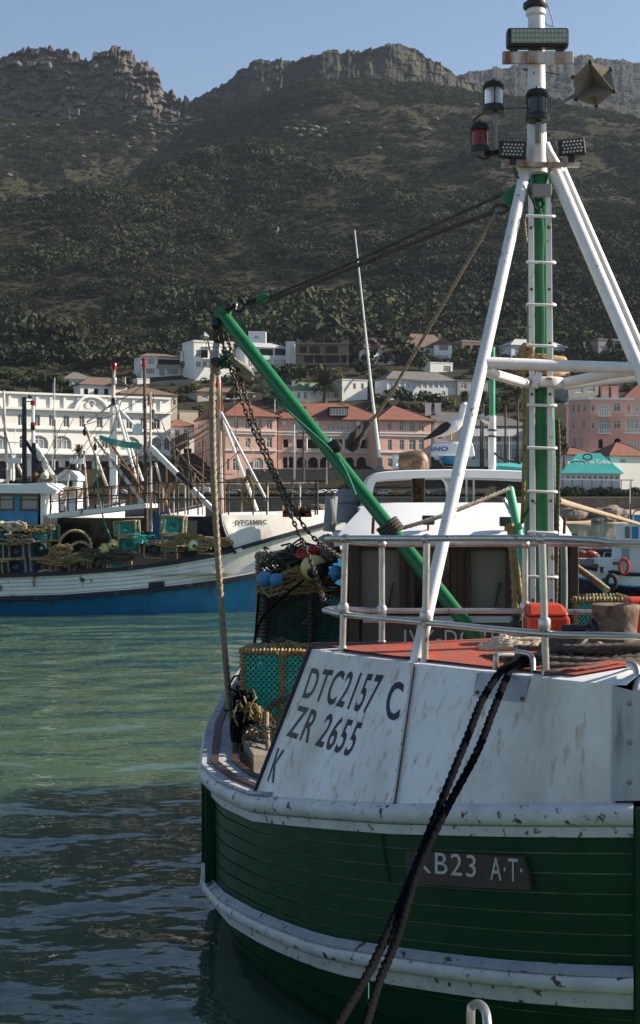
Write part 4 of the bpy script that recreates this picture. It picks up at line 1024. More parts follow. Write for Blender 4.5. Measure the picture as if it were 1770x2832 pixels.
MB().box(P(1495, 456, MD - .12), (.7, .06, .04)).build('light_crossbar', 'rusty_white', ivy, smooth=0)
for x0, x1, y0, y1 in ((1473, 1524, 510, 546),): MB().box(P((x0 + x1) / 2, (y0 + y1) / 2, MD - .12), (.17, .08, .115)).build('junction_box', 'grey_wall', ivy, smooth=0, bevel=.008)
for pts in ([(1420, 462), (1428, 485), (1436, 492)], [(1464, 498), (1466, 540), (1480, 560)], [(1520, 505), (1527, 530), (1526, 560)], [(1470, 545), (1485, 580), (1506, 560)]):
    MB().tube(smoothpath([P(*p, MD - .13) for p in pts], 5), .009, 6).build('cable', 'black', ivy)
# radar reflector: octahedral corner reflector on an arm
rcen = P(1641, 233, MD - .05); rr = .2
rf = MB(); rr = .245; ax = [Vector((math.sqrt(2 / 3) * math.cos(R(100 + 120 * i)), -1 / math.sqrt(3), math.sqrt(2 / 3) * math.sin(R(100 + 120 * i)))) for i in range(3)]
qv = Vector((0, -1, 0)).rotation_difference(EYEV - rcen); ax = [qv @ a_ for a_ in ax]
for i, j in ((0, 1), (1, 2), (0, 2)):
    q = [rcen + ax[i] * rr, rcen + ax[j] * rr, rcen - ax[i] * rr, rcen - ax[j] * rr]; nn = ax[i].cross(ax[j]).normalized() * .004
    rf.hexa([p - nn for p in q], [p + nn for p in q])
rfo = rf.build('radar_reflector', 'reflector_tan', ivy, smooth=0)
for k in range(3):
    for sg in (1, -1): MB().ball(rcen + ax[k] * rr * sg * .98, .022, 8, 6).build('corner_cap', 'black', rfo)
MB().tube([P(1518, 302, MD), P(1622, 246, MD)], .016, 8).build('reflector_arm', 'galv_dull', ivy)
# green lug plate for the topping lift
m = MB(); m.prism([P(1386, 540, MD - .03), P(1412, 518, MD - .03), P(1452, 490, MD - .03), P(1452, 555, MD - .03), P(1438, 570, MD - .03), P(1400, 566, MD - .03)], (0, .05, 0)); m.build('lug_plate', 'mast_green', ivy, smooth=0, bevel=.008)
MB().torus(P(1385, 578, MD), .045, .014, axis=(0, 1, 0), n=16, m=6, sc=(1.4, .8)).build('shackle', 'chain_iron', ivy); MB().ball(P(1374, 582, MD), .028, 10, 6).build('shackle_pin', 'galv_dull', ivy)

# ---- green boom
tip, heel = P(612, 868, 15.0), P(1335, 1786, 13.05)
heel2 = tip.lerp(heel, 1.24)
MB().tube([tip, tip.lerp(heel, .5), heel2], [.07, .068, .066], 16).build('boom', 'boom_green', ivy)
m = MB(); q = P(614, 858, 15.0)
m.prism([P(590, 864, 14.93), P(596, 852, 14.93), P(636, 838, 14.93), P(642, 850, 14.93), P(636, 872, 14.93), P(612, 880, 14.93)], (0, .14, 0)); m.build('boom_head', 'boom_green', ivy, smooth=0, bevel=.015)
MB().ball(P(634, 850, 14.9), .05, 12, 8).build('head_pin', 'black', ivy)
e = tip.lerp(heel, .452); MB().lathe(e + Vector((.04, -.02, .05)), [(.06, -.05), (.075, -.02), (.075, .04), (.05, .07)], axis=(.8, -.1, .55), n=14).build('boom_eye', 'black', ivy)
MB().ball(P(597, 895, 14.95), .06, 12, 8, sc=(.9, .9, 1.15)).build('head_sheave', 'black', ivy)
# ------------------------------------------------------------------ ropes, chains, blocks and gear on the trawler (each its own thing)
def rope_thing(name, pts, r, mat, label, cat='rope', group=None, smoothn=8, lay=None, n=9):
    pts = [P(*p) if not isinstance(p, Vector) else p for p in pts]
    if smoothn: pts = smoothpath(pts, smoothn)
    o = MB().rope(pts, r, lay, n).build(name, mat, None, smooth=60, o=pts[0]); return tag(o, label, cat, group)
# mooring lines over the bow
ML = [(1640, 1822, 10.5), (1520, 1822, 10.35), (1440, 1826, 10.25), (1405, 1840, 10.12), (1381, 1861, 10.0), (1334, 1935, 9.75), (1293, 2037, 9.5), (1241, 2166, 9.25), (1194, 2283, 9.1), (1124, 2458, 8.8), (1030, 2669, 8.3), (936, 2832, 7.8), (905, 2885, 7.6)]
MR = [(1640, 1836, 10.45), (1520, 1838, 10.3), (1445, 1838, 10.2), (1414, 1850, 10.1), (1396, 1885, 9.95), (1362, 1970, 9.7), (1317, 2084, 9.45), (1229, 2248, 9.15), (1153, 2412, 8.85), (1100, 2587, 8.5), (1048, 2716, 8.2), (1013, 2832, 7.8), (1000, 2880, 7.6)]
rope_thing('mooring_rope', ML, .021, 'rope_dark', 'black mooring rope crossing the name board, left of the pair', 'rope', 'mooring lines', lay=.17)
rope_thing('mooring_rope', MR, .021, 'rope_dark', 'black mooring rope leaving the fairlead, right of the pair', 'rope', 'mooring lines', lay=.17)
# rope lying on the foredeck round the bollard
for k, (pts, r, mt) in enumerate((
        ([(1330, 1824, 10.9), (1400, 1822, 10.6), (1480, 1826, 10.4), (1600, 1832, 10.25), (1700, 1834, 10.2), (1790, 1832, 10.3)], .032, 'rope_grey'),
        ([(1390, 1797, 11.2), (1450, 1796, 11.1), (1530, 1800, 10.95), (1600, 1800, 10.8), (1660, 1800, 10.55), (1710, 1806, 10.5), (1790, 1806, 10.6)], .03, 'rope_grey'),
        ([(1500, 1846, 10.15), (1580, 1848, 10.1), (1680, 1852, 10.05), (1790, 1850, 10.05)], .033, 'rope_grey'),
        ([(1505, 1866, 9.95), (1600, 1866, 9.9), (1690, 1870, 9.85), (1790, 1872, 9.8)], .032, 'rope_grey'),
        ([(1640, 1778, 10.72), (1665, 1792, 10.5), (1715, 1800, 10.48), (1775, 1792, 10.6)], .03, 'rope_tan'))):
    q = [P(*p) for p in pts]
    rope_thing('deck_rope', q, r, mt, ('frayed grey rope end lying near the deck edge', 'grey rope coming from the cream coil to the bollard', 'thick grey rope behind the bow stanchion, upper strand',
                                       'thick grey rope along the bow edge, lowest strand', 'tan rope turn around the wooden bollard')[k], 'rope', 'ropes around the bollard')
m = MB()
for k in range(5):
    c = P(1420 + k * 7, 1790 - k * 6, 11.3); rr_ = .17 - .012 * k
    m.rope([c + Vector((math.cos(a) * rr_ * 1.5, math.sin(a) * rr_, .01 * math.sin(3 * a + k))) for a in np.linspace(k, k + 6.1, 26)], .024)
tag(m.build('rope_coil', 'rope_cream', None, o=P(1420, 1795, 11.3)), 'small cream rope coil on the red foredeck', 'rope coil')
# boom tackle
rope_thing('topping_lift', [(742, 822, 14.7), (1000, 714, 14.0), (1200, 622, 13.5), (1392, 537, 13.0)], .013, 'rope_grey', 'upper grey wire of the topping lift to the mast', 'rope', 'topping lift lines', smoothn=6)
rope_thing('topping_lift', [(745, 832, 14.7), (1000, 730, 14.0), (1200, 648, 13.5), (1300, 610, 13.25), (1378, 582, 13.0)], .018, 'rope_grey', 'lower thicker rope of the topping lift to the mast', 'rope', 'topping lift lines', smoothn=6)
rope_thing('guy_rope', [(1372, 590, 13.0), (1300, 712, 13.25), (1150, 970, 13.7), (1060, 1120, 13.9), (1020, 1172, 13.95)], .013, 'rope_tan', 'tan rope running from the mast plate down to the boom', 'rope')
rope_thing('rope_strop', [(1022, 1170, 13.95), (1000, 1185, 13.9), (978, 1205, 13.85), (966, 1225, 13.9), (968, 1238, 13.95), (984, 1236, 13.9), (992, 1215, 13.9), (1006, 1190, 13.9), (1022, 1172, 13.92)], .03, 'rope_grey', 'thick grey rope strop shackled to the boom eye', 'rope')
# lift block beside the boom head, hook
bt = thing('pulley_block', P(712, 828, 14.75), 'long green pulley block beside the boom head', 'pulley')
q = Vector((1, -.35, .38)).to_track_quat('X', 'Z')
MB().ball(P(716, 829, 14.75), .13, 18, 12, sc=(1.0, .3, .36), q=q).build('cheek', 'mast_green', bt); MB().tube([P(680, 838, 14.75), P(752, 818, 14.75)], .035, 8).build('strap', 'black', bt); MB().ball(P(754, 818, 14.75), .03, 10, 8).build('becket', 'mast_green', bt)
hk = MB().tube(smoothpath([P(640, 848, 14.9), P(652, 842, 14.88), P(650, 858, 14.86), P(662, 862, 14.84), P(674, 852, 14.82), P(676, 838, 14.8), P(664, 826, 14.8), P(660, 835, 14.8)], 5), .02, 8)
tag(hk.build('iron_hook', 'black', None, o=P(660, 848, 14.85)), 'black iron hook linking boom head and green block', 'hook')
# chains from the boom head
link_me = MB().tube([Vector((.036 * math.cos(a) * 1.0, 0, .02 * math.sin(a))) + Vector((.018 * (1 if math.cos(a) > 0 else -1), 0, 0)) for a in np.linspace(0, 2 * math.pi, 15)[:-1]], .0105, 6, closed=True)
me_l = bpy.data.meshes.new('link'); me_l.from_pydata([tuple(v) for v in link_me.v], [], link_me.f); me_l.polygons.foreach_set('use_smooth', [True] * len(me_l.polygons)); me_l.materials.append(M('chain_iron'))
def chain(pts, label, sc=.78, group='chains on the boom head'):
    pts = smoothpath([P(*p) for p in pts], 10); pts = resample(pts, .082 * sc); root = thing('chain', pts[0], label, 'chain', group)
    for i in range(len(pts) - 1):
        o = bpy.data.objects.new('link', me_l); col.objects.link(o); o.parent = root; mid = (pts[i] + pts[i + 1]) / 2; t = (pts[i + 1] - pts[i]).normalized()
        o.location = mid - pts[0]; qd = t.to_track_quat('X', 'Z') @ Quaternion((1, 0, 0), R(90 * (i % 2) + 25)); o.rotation_mode = 'QUATERNION'; o.rotation_quaternion = qd; o.scale = (sc,) * 3
    return root
chain([(605, 885, 14.95), (615, 945, 14.9), (645, 1040, 14.75), (690, 1165, 14.5), (745, 1290, 14.2), (800, 1415, 13.8), (850, 1530, 13.3), (880, 1610, 12.7), (895, 1660, 12.3)], 'left of two rusty chains hanging from the boom head')
chain([(622, 920, 14.95), (640, 970, 14.9), (668, 1060, 14.75), (705, 1165, 14.5), (760, 1300, 14.2), (808, 1400, 13.9), (860, 1480, 13.7), (925, 1530, 14.2), (945, 1540, 14.6)], 'right of two rusty chains, sagging to the wheelhouse side')
chain([(597, 905, 14.95), (601, 940, 14.95)], 'short chain between boom head and grey block', .9)
gb = thing('pulley_block', P(598, 1000, 14.95), 'grey iron pulley block hanging from short chain', 'pulley')
m = MB(); m.ball(P(598, 1000, 14.95), .1, 16, 12, sc=(.75, .5, 1.5)); m.build('cheek', 'block_grey', gb)
MB().tube([P(594, 1000, 14.75), P(594, 1000, 15.1)], .045, 14).build('axle', 'black', gb); MB().tube([P(599, 950, 14.95), P(598, 975, 14.95)], .04, 10).build('swivel', 'block_grey', gb)
MB().torus(P(602, 925, 14.95), .07, .02, axis=(.2, 1, 0), n=18, m=8, sc=(.6, 1.3)).build('shackle', 'chain_iron', gb); MB().lathe(P(602, 1036, 14.95), [(.045, 0), (.05, .06), (.04, .12)], n=12).build('tail', 'block_grey', gb)
rope_thing('hanging_rope', [(592, 1010, 14.9), (587, 1080, 14.9), (588, 1200, 14.95), (592, 1350, 15.0), (600, 1500, 15.1), (612, 1680, 15.2), (624, 1830, 15.3), (638, 1985, 15.5), (648, 2030, 15.3), (654, 2080, 14.9)], .027, 'rope_tan', 'long tan rope hanging from the grey block to the gunwale', 'rope', smoothn=10)
rope_thing('rope_tail', [(622, 988, 14.9), (650, 1002, 14.85), (678, 1022, 14.8), (694, 1035, 14.8), (692, 1048, 14.8), (676, 1040, 14.8), (664, 1030, 14.8)], .034, 'rope_tan', 'stiff tan rope end sticking out beside the grey block', 'rope')
m = MB(); g_ = random.Random(3)
for i in range(90):
    a = P(610 + g_.random() * 12, 1002 + g_.random() * 8, 14.9); b = P(604 + g_.random() * 44, 972 + g_.random() * 48, 14.8 + g_.random() * .15); c = a.lerp(b, .5) + Vector((g_.uniform(-.05, .05), 0, g_.uniform(-.05, .05)))
    m.tube([a, c, b], .006, 4)
tag(m.build('net_tuft', 'rope_green', None, o=P(615, 1005, 14.9)), 'frayed green net twine tied to the grey block', 'net twine')
rope_thing('green_twine', [(636, 985, 14.8), (700, 1040, 14.6), (800, 1140, 14.3), (900, 1230, 14.0), (950, 1290, 13.8), (985, 1370, 13.6)], .008, 'rope_green', 'thin green twine strung along the boom', 'rope', smoothn=5, n=6)
rope_thing('cream_rope', [(1058, 1468, 14.0), (1090, 1466, 13.9), (1200, 1434, 13.9), (1300, 1396, 14.0), (1408, 1352, 14.15)], .017, 'rope_cream', 'taut cream rope from the boom to the pale green derrick', 'rope', smoothn=5)
m = MB()
for k in range(4):
    c = tip.lerp(heel, .665 + k * .008)
    m.rope([c + Vector((math.cos(a) * .085, math.sin(a) * .085, .06 * math.cos(a))) for a in np.linspace(0, 6.4, 16)], .014)
tag(m.build('rope_lashing', 'rope_grey', None, o=tip.lerp(heel, .67)), 'grey rope lashed round the green boom', 'rope')
# ropes round the mast
m = MB()
for k in range(8):
    y = 992 + k * 3.2 if k < 5 else 1022 + (k - 5) * 6; rr_ = .19 + .012 * (k % 3)
    c = P(1496, y, MD + .1)
    m.rope([c + Vector((math.cos(a) * rr_, math.sin(a) * rr_, .01 * math.sin(a * 2 + k))) for a in np.linspace(0, 6.35, 28)], .019)
m.rope(smoothpath([P(1452, 995, 12.85), P(1446, 968, 12.85), P(1456, 955, 12.83), (P(1470, 962, 12.83)), P(1462, 985, 12.83), P(1450, 1000, 12.83)], 6), .03)
tag(m.build('rope_wrap', 'rope_ochre', None, o=P(1496, 1000, MD)), 'ochre rope wound round the mast at the cross tubes', 'rope')
rope_thing('hanging_rope', [(1448, 1030, 12.85), (1451, 1100, 12.85), (1450, 1240, 12.85), (1447, 1370, 12.9), (1444, 1445, 13.2)], .014, 'rope_yellow', 'yellow brown rope hanging left of the mast ladder', 'rope', smoothn=5)
rope_thing('hanging_rope', [(1541, 1160, 13.0), (1545, 1250, 13.0), (1542, 1400, 13.0), (1538, 1600, 13.0), (1535, 1690, 13.0)], .017, 'rope_grey', 'brown rope hanging right of the mast ladder', 'rope', smoothn=5)
rope_thing('hanging_rope', [(1410, 1450, 13.9), (1418, 1520, 13.85), (1424, 1600, 13.8), (1428, 1690, 13.7)], .032, 'rope_ochre', 'thick ochre rope hanging before the right window', 'rope', smoothn=5)
rope_thing('hanging_rope', [(1414, 1450, 13.85), (1428, 1530, 13.8), (1437, 1620, 13.75), (1446, 1680, 13.7)], .018, 'rope_ochre', 'thin ochre rope hanging before the right window', 'rope', smoothn=5)
rope_thing('hanging_rope', [(1445, 560, 12.9), (1449, 600, 12.9), (1453, 640, 12.9), (1456, 670, 12.9)], .01, 'rope_tan', 'short thin rope end dangling beside the mast top', 'rope', smoothn=4, n=6)
m = MB(); c = P(1436, 1712, 13.6)
for i in range(5): m.ball(c + Vector((g_.uniform(-.05, .05), g_.uniform(-.04, .04), g_.uniform(-.06, .06))), .05, 8, 6)
tag(m.build('rope_knot', 'rope_grey', None, o=c), 'brown bundle of knotted rope at the rail right of the name board', 'rope')
rope_thing('stern_line', [(1541, 1385, 13.2), (1600, 1402, 17.0), (1680, 1424, 22.0), (1790, 1456, 30.0)], .026, 'rope_tan', 'tan line leading off to the right over the beach', 'rope', smoothn=6)
rope_thing('stern_line', [(1596, 1570, 16.4), (1640, 1602, 15.8), (1678, 1632, 15.3)], .03, 'rope_tan', 'tan line slanting down onto the teal trap right of the wheelhouse', 'rope', smoothn=6)
for k, (pts, lab) in enumerate((([(840, 1605, 15.0), (760, 1672, 15.2), (712, 1740, 15.3), (690, 1900, 15.2), (668, 2010, 15.1)], 'thin dark line slanting down left of the traps'),
                                 ([(716, 1640, 16.6), (706, 1760, 16.0), (698, 1800, 15.6), (682, 1950, 15.3)], 'thin dark line hanging just left of the dark trap'))):
    rope_thing('thin_line', pts, .011, 'rope_dark', lab, 'rope', 'thin lines by the traps', smoothn=6, n=6)
tag(MB().tube([P(1019, 2690, 8.6), P(1018, 2830, 8.5), P(1018, 2900, 8.4)], .004, 5).build('twine', 'rope_green', None, o=P(1019, 2690, 8.6)), 'thin green twine hanging against the lower hull', 'twine')

# ------------------------------------------------------------------ lobster traps
def net_face(m, a, b, c, d, n1, n2, r=.004):
    """diamond netting on the quad a-b-c-d"""
    def q(s, t): return a.lerp(b, s).lerp(d.lerp(c, s), t)
    nrm = (b - a).cross(d - a).normalized() * r * 2
    n = max(n1, n2)
    for k in range(-n2, n1 + 1):
        for dirn in (1, -1):
            pts = []
            for j in range(n2 + 1):
                s = (k + (j if dirn > 0 else n2 - j)) / n1
                if -1e-6 <= s <= 1 + 1e-6: pts.append(q(s, j / n2))
            for p0, p1 in zip(pts[:-1], pts[1:]):
                t = (p1 - p0).normalized(); x = t.cross(nrm).normalized() * r
                m.add([p0 - x, p0 + x, p1 + x, p1 - x, (p0 + p1) / 2 + nrm], [(0, 1, 2, 3), (0, 1, 4), (2, 3, 4)])
    return m
def trap(name, loc, size, label, rope_mat='rope_ochre', net='net_teal', r=.03, rot=0, group=None, funnel=True, cat='trap', netn=None, inner=None, mids=True, lay=None, cheap=False, nr=.17):
    sx, sy, sz = size; root = thing(name, loc, label, cat, group); Q = Matrix.Rotation(R(rot), 3, 'Z'); o = Vector(loc)
    c = lambda x, y, z: o + Q @ Vector((x * sx / 2, y * sy / 2, z * sz))
    ed = [((-1, -1, 0), (1, -1, 0)), ((-1, 1, 0), (1, 1, 0)), ((-1, -1, 1), (1, -1, 1)), ((-1, 1, 1), (1, 1, 1)), ((-1, -1, 0), (-1, 1, 0)), ((1, -1, 0), (1, 1, 0)), ((-1, -1, 1), (-1, 1, 1)), ((1, -1, 1), (1, 1, 1)),
          ((-1, -1, 0), (-1, -1, 1)), ((1, -1, 0), (1, -1, 1)), ((-1, 1, 0), (-1, 1, 1)), ((1, 1, 0), (1, 1, 1))]
    if mids: ed += [((0, -1, 0), (0, -1, 1)), ((-1, 0, 0), (-1, 0, 1)), ((1, 0, 0), (1, 0, 1))]
    for a, b in ed:
        A, Bq = c(*a), c(*b)
        m = MB()
        if cheap: m.tube(resample([A, Bq], r * 1.4), r, 6, lobes=2, twist=2 * math.pi / (r * 7), amp=.6)
        else: m.tube(resample([A, Bq], r * .62), [r * (1 + .28 * (-1) ** k) for k in range(len(resample([A, Bq], r * .62)))], 8, lobes=2, twist=2 * math.pi / (r * 6), amp=.35)
        m.build('wrapped_bar', rope_mat, root, smooth=60)
    n = netn or max(6, int(sx / .055)); nz_ = max(4, int(n * sz / sx)); ny = max(4, int(n * sy / sx))
    nm = MB(); net_face(nm, c(-1, -1, 0), c(1, -1, 0), c(1, -1, 1), c(-1, -1, 1), n, nz_, r * nr)
    nm.build('netting', net, root, smooth=0)
    for sgn in (-1, 1): net_face(MB(), c(sgn, -1, 0), c(sgn, 1, 0), c(sgn, 1, 1), c(sgn, -1, 1), ny, nz_, r * nr).build('netting', net, root, smooth=0)
    net_face(MB(), c(-1, -1, 1), c(1, -1, 1), c(1, 1, 1), c(-1, 1, 1), n, ny, r * nr).build('netting', net, root, smooth=0)
    net_face(MB(), c(-1, 1, 0), c(1, 1, 0), c(1, 1, 1), c(-1, 1, 1), n, nz_, r * nr).build('netting', net, root, smooth=0)
    if funnel:
        fm = MB(); k = 14
        ring0 = [c(.75 * math.cos(2 * math.pi * i / k) * .95, -.96, .5 + .42 * math.sin(2 * math.pi * i / k)) for i in range(k)]
        ring1 = [c(.28 * math.cos(2 * math.pi * i / k), .2, .5 + .16 * math.sin(2 * math.pi * i / k)) for i in range(k)]
        for i in range(k):
            j = (i + 1) % k; net_face(fm, ring0[i], ring0[j], ring1[j], ring1[i], 4, 12, r * nr * 1.4)
        fm.build('funnel', inner or net, root, smooth=0)
    return root
# three traps in the starboard waist, one to port
tB = P(793, 1982, 14.55)
trap('lobster_trap', (P(792, 0, 14.6).x, 14.75, 2.0), (.82, .55, .68), 'bright teal netted trap with ochre wrapped frame behind the black panel edge', r=.03, rot=-8, group='traps on the green trawler', netn=15, nr=.27)
trap('lobster_trap', (P(860, 0, 16.1).x, 16.3, 2.5), (1.05, .75, .66), 'dark trap with grey wrapped frame under the yellow rope heap', 'rope_grey', 'net_dark', r=.034, rot=0, group='traps on the green trawler', netn=26, inner='net_teal')
trap('lobster_trap', (P(795, 0, 14.2).x, 14.3, 1.38), (.72, .5, .52), 'low trap at the gunwale with tan wrapped bars', 'rope_tan', 'net_teal', r=.034, rot=-10, group='traps on the green trawler', netn=14)
trap('lobster_trap', (P(1660, 0, 15.1).x, 15.3, 2.55), (.56, .6, .62), 'teal netted trap right of the wheelhouse corner post', 'rope_ochre', 'net_teal', r=.03, rot=0, group='traps on the green trawler', netn=13)
trap('lobster_trap', (P(800, 0, 17.3).x, 17.5, 2.6), (.75, .5, .95), 'rear trap with tan wrapped corner seen beyond the blue buoys', 'rope_tan', 'net_dark', r=.034, group='traps on the green trawler', netn=14)
trap('lobster_trap', (P(820, 0, 15.9).x, 16.2, 1.75), (1.0, .7, .7), 'shaded bottom trap below the dark one', 'rope_grey', 'net_dark', r=.032, group='traps on the green trawler', netn=12, funnel=False)
# red net panel inside the dark trap is its own lump of net
m = MB(); net_face(m, P(735, 1760, 16.2), P(815, 1760, 16.2), P(815, 1660, 16.2), P(735, 1660, 16.2), 22, 22, .006); tag(m.build('net_bundle', 'net_red', None, smooth=0, o=P(775, 1760, 16.2)), 'rust red netting hung inside the dark trap', 'net')
# old timber box and gear at the gunwale
m = MB(); m.hexa([P(665, 2040, 14.2), P(700, 2170, 13.6), P(770, 2165, 13.8), P(745, 2040, 14.6)], [P(664, 2030, 14.2), P(700, 2085, 13.6), P(772, 2082, 13.8), P(745, 2020, 14.6)]); tag(m.build('fish_bin', 'grey_wood', None, smooth=0, bevel=.01, o=P(720, 2160, 13.9)), 'weathered grey timber bin inside the bulwark', 'bin')
def tangle(c, size, n, r, seed, mat, label, name='rope_tangle', cat='rope', group=None):
    """a loose heap of looped twine"""
    g = random.Random(seed); m = MB(); c = Vector(c)
    for k in range(n):
        o = c + Vector((g.gauss(0, size[0] * .35), g.gauss(0, size[1] * .35), abs(g.gauss(0, size[2] * .3)))); ph = g.random() * 6; a1, a2 = g.uniform(.25, .6), g.uniform(.2, .5); tl_ = g.uniform(-.8, .8); nn = 12
        m.tube([o + Vector((math.cos(t_ + ph) * size[0] * a1, math.sin(t_ + ph) * size[1] * a1, math.sin(t_ * 1.0 + ph) * size[2] * a2 * tl_ + .03 * math.sin(3 * t_))) for t_ in np.linspace(0, g.uniform(3, 6.2), nn)], r, 5)
    return tag(m.build(name, mat, None, o=c), label, cat, group)
tangle(P(668, 2030, 14.4), (.12, .3, .5), 26, .016, 1, 'rope_dark', 'dark tangled rope hung on the gunwale beside the timber bin')
tangle(P(705, 1985, 14.2), (.12, .12, .3), 12, .01, 2, 'rope_yellow', 'yellow tangled twine under the teal trap corner')
tangle(P(760, 2020, 14.0), (.2, .15, .1), 9, .01, 3, 'rope_grey', 'brown tangled rope heaped over the low trap')
tangle(P(790, 1800, 14.75), (.36, .25, .08), 24, .012, 4, 'rope_yellow', 'flat yellow rope coil on top of the teal trap')
tangle(P(790, 1640, 16.0), (.3, .25, .1), 30, .012, 6, 'rope_tan', 'tan rope tangle draped over the dark trap front edge')
tangle(P(830, 1560, 16.4), (.4, .3, .3), 40, .012, 7, 'net_dark', 'dark netting bundle behind the yellow rope heap', 'net_bundle', 'net')
tangle(P(700, 1950, 15.3), (.25, .4, .5), 34, .012, 8, 'net_dark', 'dark net bundle stuffed behind the teal trap', 'net_bundle', 'net')
rope_thing('gear_rope', [(735, 1978, 14.1), (760, 1945, 14.0), (800, 1928, 13.9), (835, 1918, 13.8)], .03, 'rope_grey', 'dark twisted rope slung in front of the teal trap', 'rope')
rope_thing('gear_rope', [(736, 1965, 14.0), (738, 2020, 13.9), (742, 2090, 13.8), (734, 2120, 13.8)], .02, 'rope_tan', 'tan knotted rope hanging in front of the low trap', 'rope')
# big rope pile around the bollard
m = MB(); g_ = random.Random(17)
for k in range(11):
    rx = .24 + .035 * (k % 4); z0 = ZD + .1 + .035 * (k // 4) ; c = bo + Vector((g_.uniform(-.05, .05) - .05, g_.uniform(-.06, .04) - .06, z0 - bo.z))
    m.rope([c + Vector((math.cos(a) * rx * 1.55, math.sin(a) * rx, .018 * math.sin(2 * a + k))) for a in np.linspace(k, k + 6.3, 34)], .027)
tag(m.build('rope_pile', 'rope_grey', None, o=bo), 'pile of thick dark grey rope coiled around the wooden bollard', 'rope')
# heap of yellow rope with buoys on the dark trap
m = MB(); g_ = random.Random(21)
for k in range(38):
    cx_, cy_ = P(835 + g_.uniform(-20, 25), 0, 16.0).x, 16.2 + g_.uniform(-.25, .2); zc = 3.2 + .26 * (k / 38); rx, ry = g_.uniform(.22, .44) * (1 - .35 * k / 38), g_.uniform(.15, .28); ph = g_.random() * 6
    m.tube([Vector((cx_ + math.cos(a + ph) * rx * (1 + .08 * math.sin(3 * a)), cy_ + math.sin(a + ph) * ry, zc + .035 * math.sin(2 * a + k) - .05 * math.cos(a + ph) ** 2)) for a in np.linspace(0, 5.6 + g_.random(), 26)], .013, 6)
tag(m.build('rope_heap', 'rope_yellow', None, o=P(835, 1640, 16.2)), 'heap of yellow rope coils on the dark trap', 'rope heap')
def buoy(px, py, d, r, mat, label, hole=True, sc=(1, 1, 1), cap=None, group='fishing buoys', ax=(.2, -1, .1)):
    c = P(px, py, d); root = thing('buoy', c, label, 'buoy', group); MB().ball(c, r, 20, 14, sc=sc).build('float', mat, root)
    if hole:
        MB().torus(c + Vector(ax).normalized() * r * .93, r * .2, r * .09, axis=ax, n=14, m=6).build('eye_ring', mat, root); MB().ball(c + Vector(ax).normalized() * r * .92, r * .16, 8, 6).build('eye', 'black', root)
    if cap: MB().ball(c + Vector((.02, -.01, -r * .12)), r * .99, 20, 10, sc=(1.02, 1.02, .8)).build('half', cap, root)
    return root
buoy(732, 1602, 15.75, .088, 'buoy_blue', 'left of two blue buoys on the dark trap corner', hole=False)
buoy(764, 1604, 15.65, .075, 'buoy_blue', 'right of two blue buoys on the dark trap corner', hole=False)
buoy(930, 1584, 15.6, .082, 'buoy_blue', 'blue buoy with dark eye beside the rail stanchion', ax=(.0, -1, -.45))
buoy(868, 1570, 15.75, .15, 'buoy_yellow', 'big olive yellow buoy with black lower half on the rope heap', hole=False, cap='black', sc=(1, 1, .95))
m = MB(); g_ = random.Random(5)
for k, (px, py, s, mt) in enumerate(((842, 1532, .075, 'cloth_red'), (866, 1524, .06, 'cloth_red'))):
    bm_ = MB().ball(P(px, py, 16.1), s, 12, 8, sc=(1.4, .8, .8)); 
    for v in bm_.v: v += Vector((g_.uniform(-.02, .02), g_.uniform(-.02, .02), g_.uniform(-.025, .025)))
    tag(bm_.build('cloth_bundle', mt, None, o=P(px, py, 16.1)), ('red cloth bundle on the traps, left piece', 'red cloth bundle on the traps, right piece')[k], 'cloth')
bm_ = MB().ball(P(905, 1520, 16.3), .17, 14, 10, sc=(.9, .8, 1.0)); 
for v in bm_.v: v += Vector((g_.uniform(-.02, .02), g_.uniform(-.02, .02), g_.uniform(-.02, .02)))
tag(bm_.build('canvas_bundle', 'grey_wall', None, o=P(905, 1520, 16.3)), 'grey canvas bundle between the traps and wheelhouse', 'canvas')
# galvanised hoop on the quay edge, lower right
hp = thing('ladder_hoop', P(1315, 2790, 4.3), 'shiny curved metal ladder handle at the bottom edge', 'ladder')
hr = .014
pz = [P(1302, 2900, 4.25), P(1302, 2800, 4.25), P(1308, 2782, 4.25), P(1322, 2777, 4.2), P(1336, 2786, 4.1), P(1346, 2815, 4.0), P(1350, 2900, 3.95)]
MB().tube(smoothpath(pz, 6), .0135, 12).build('hoop', 'steel', hp)

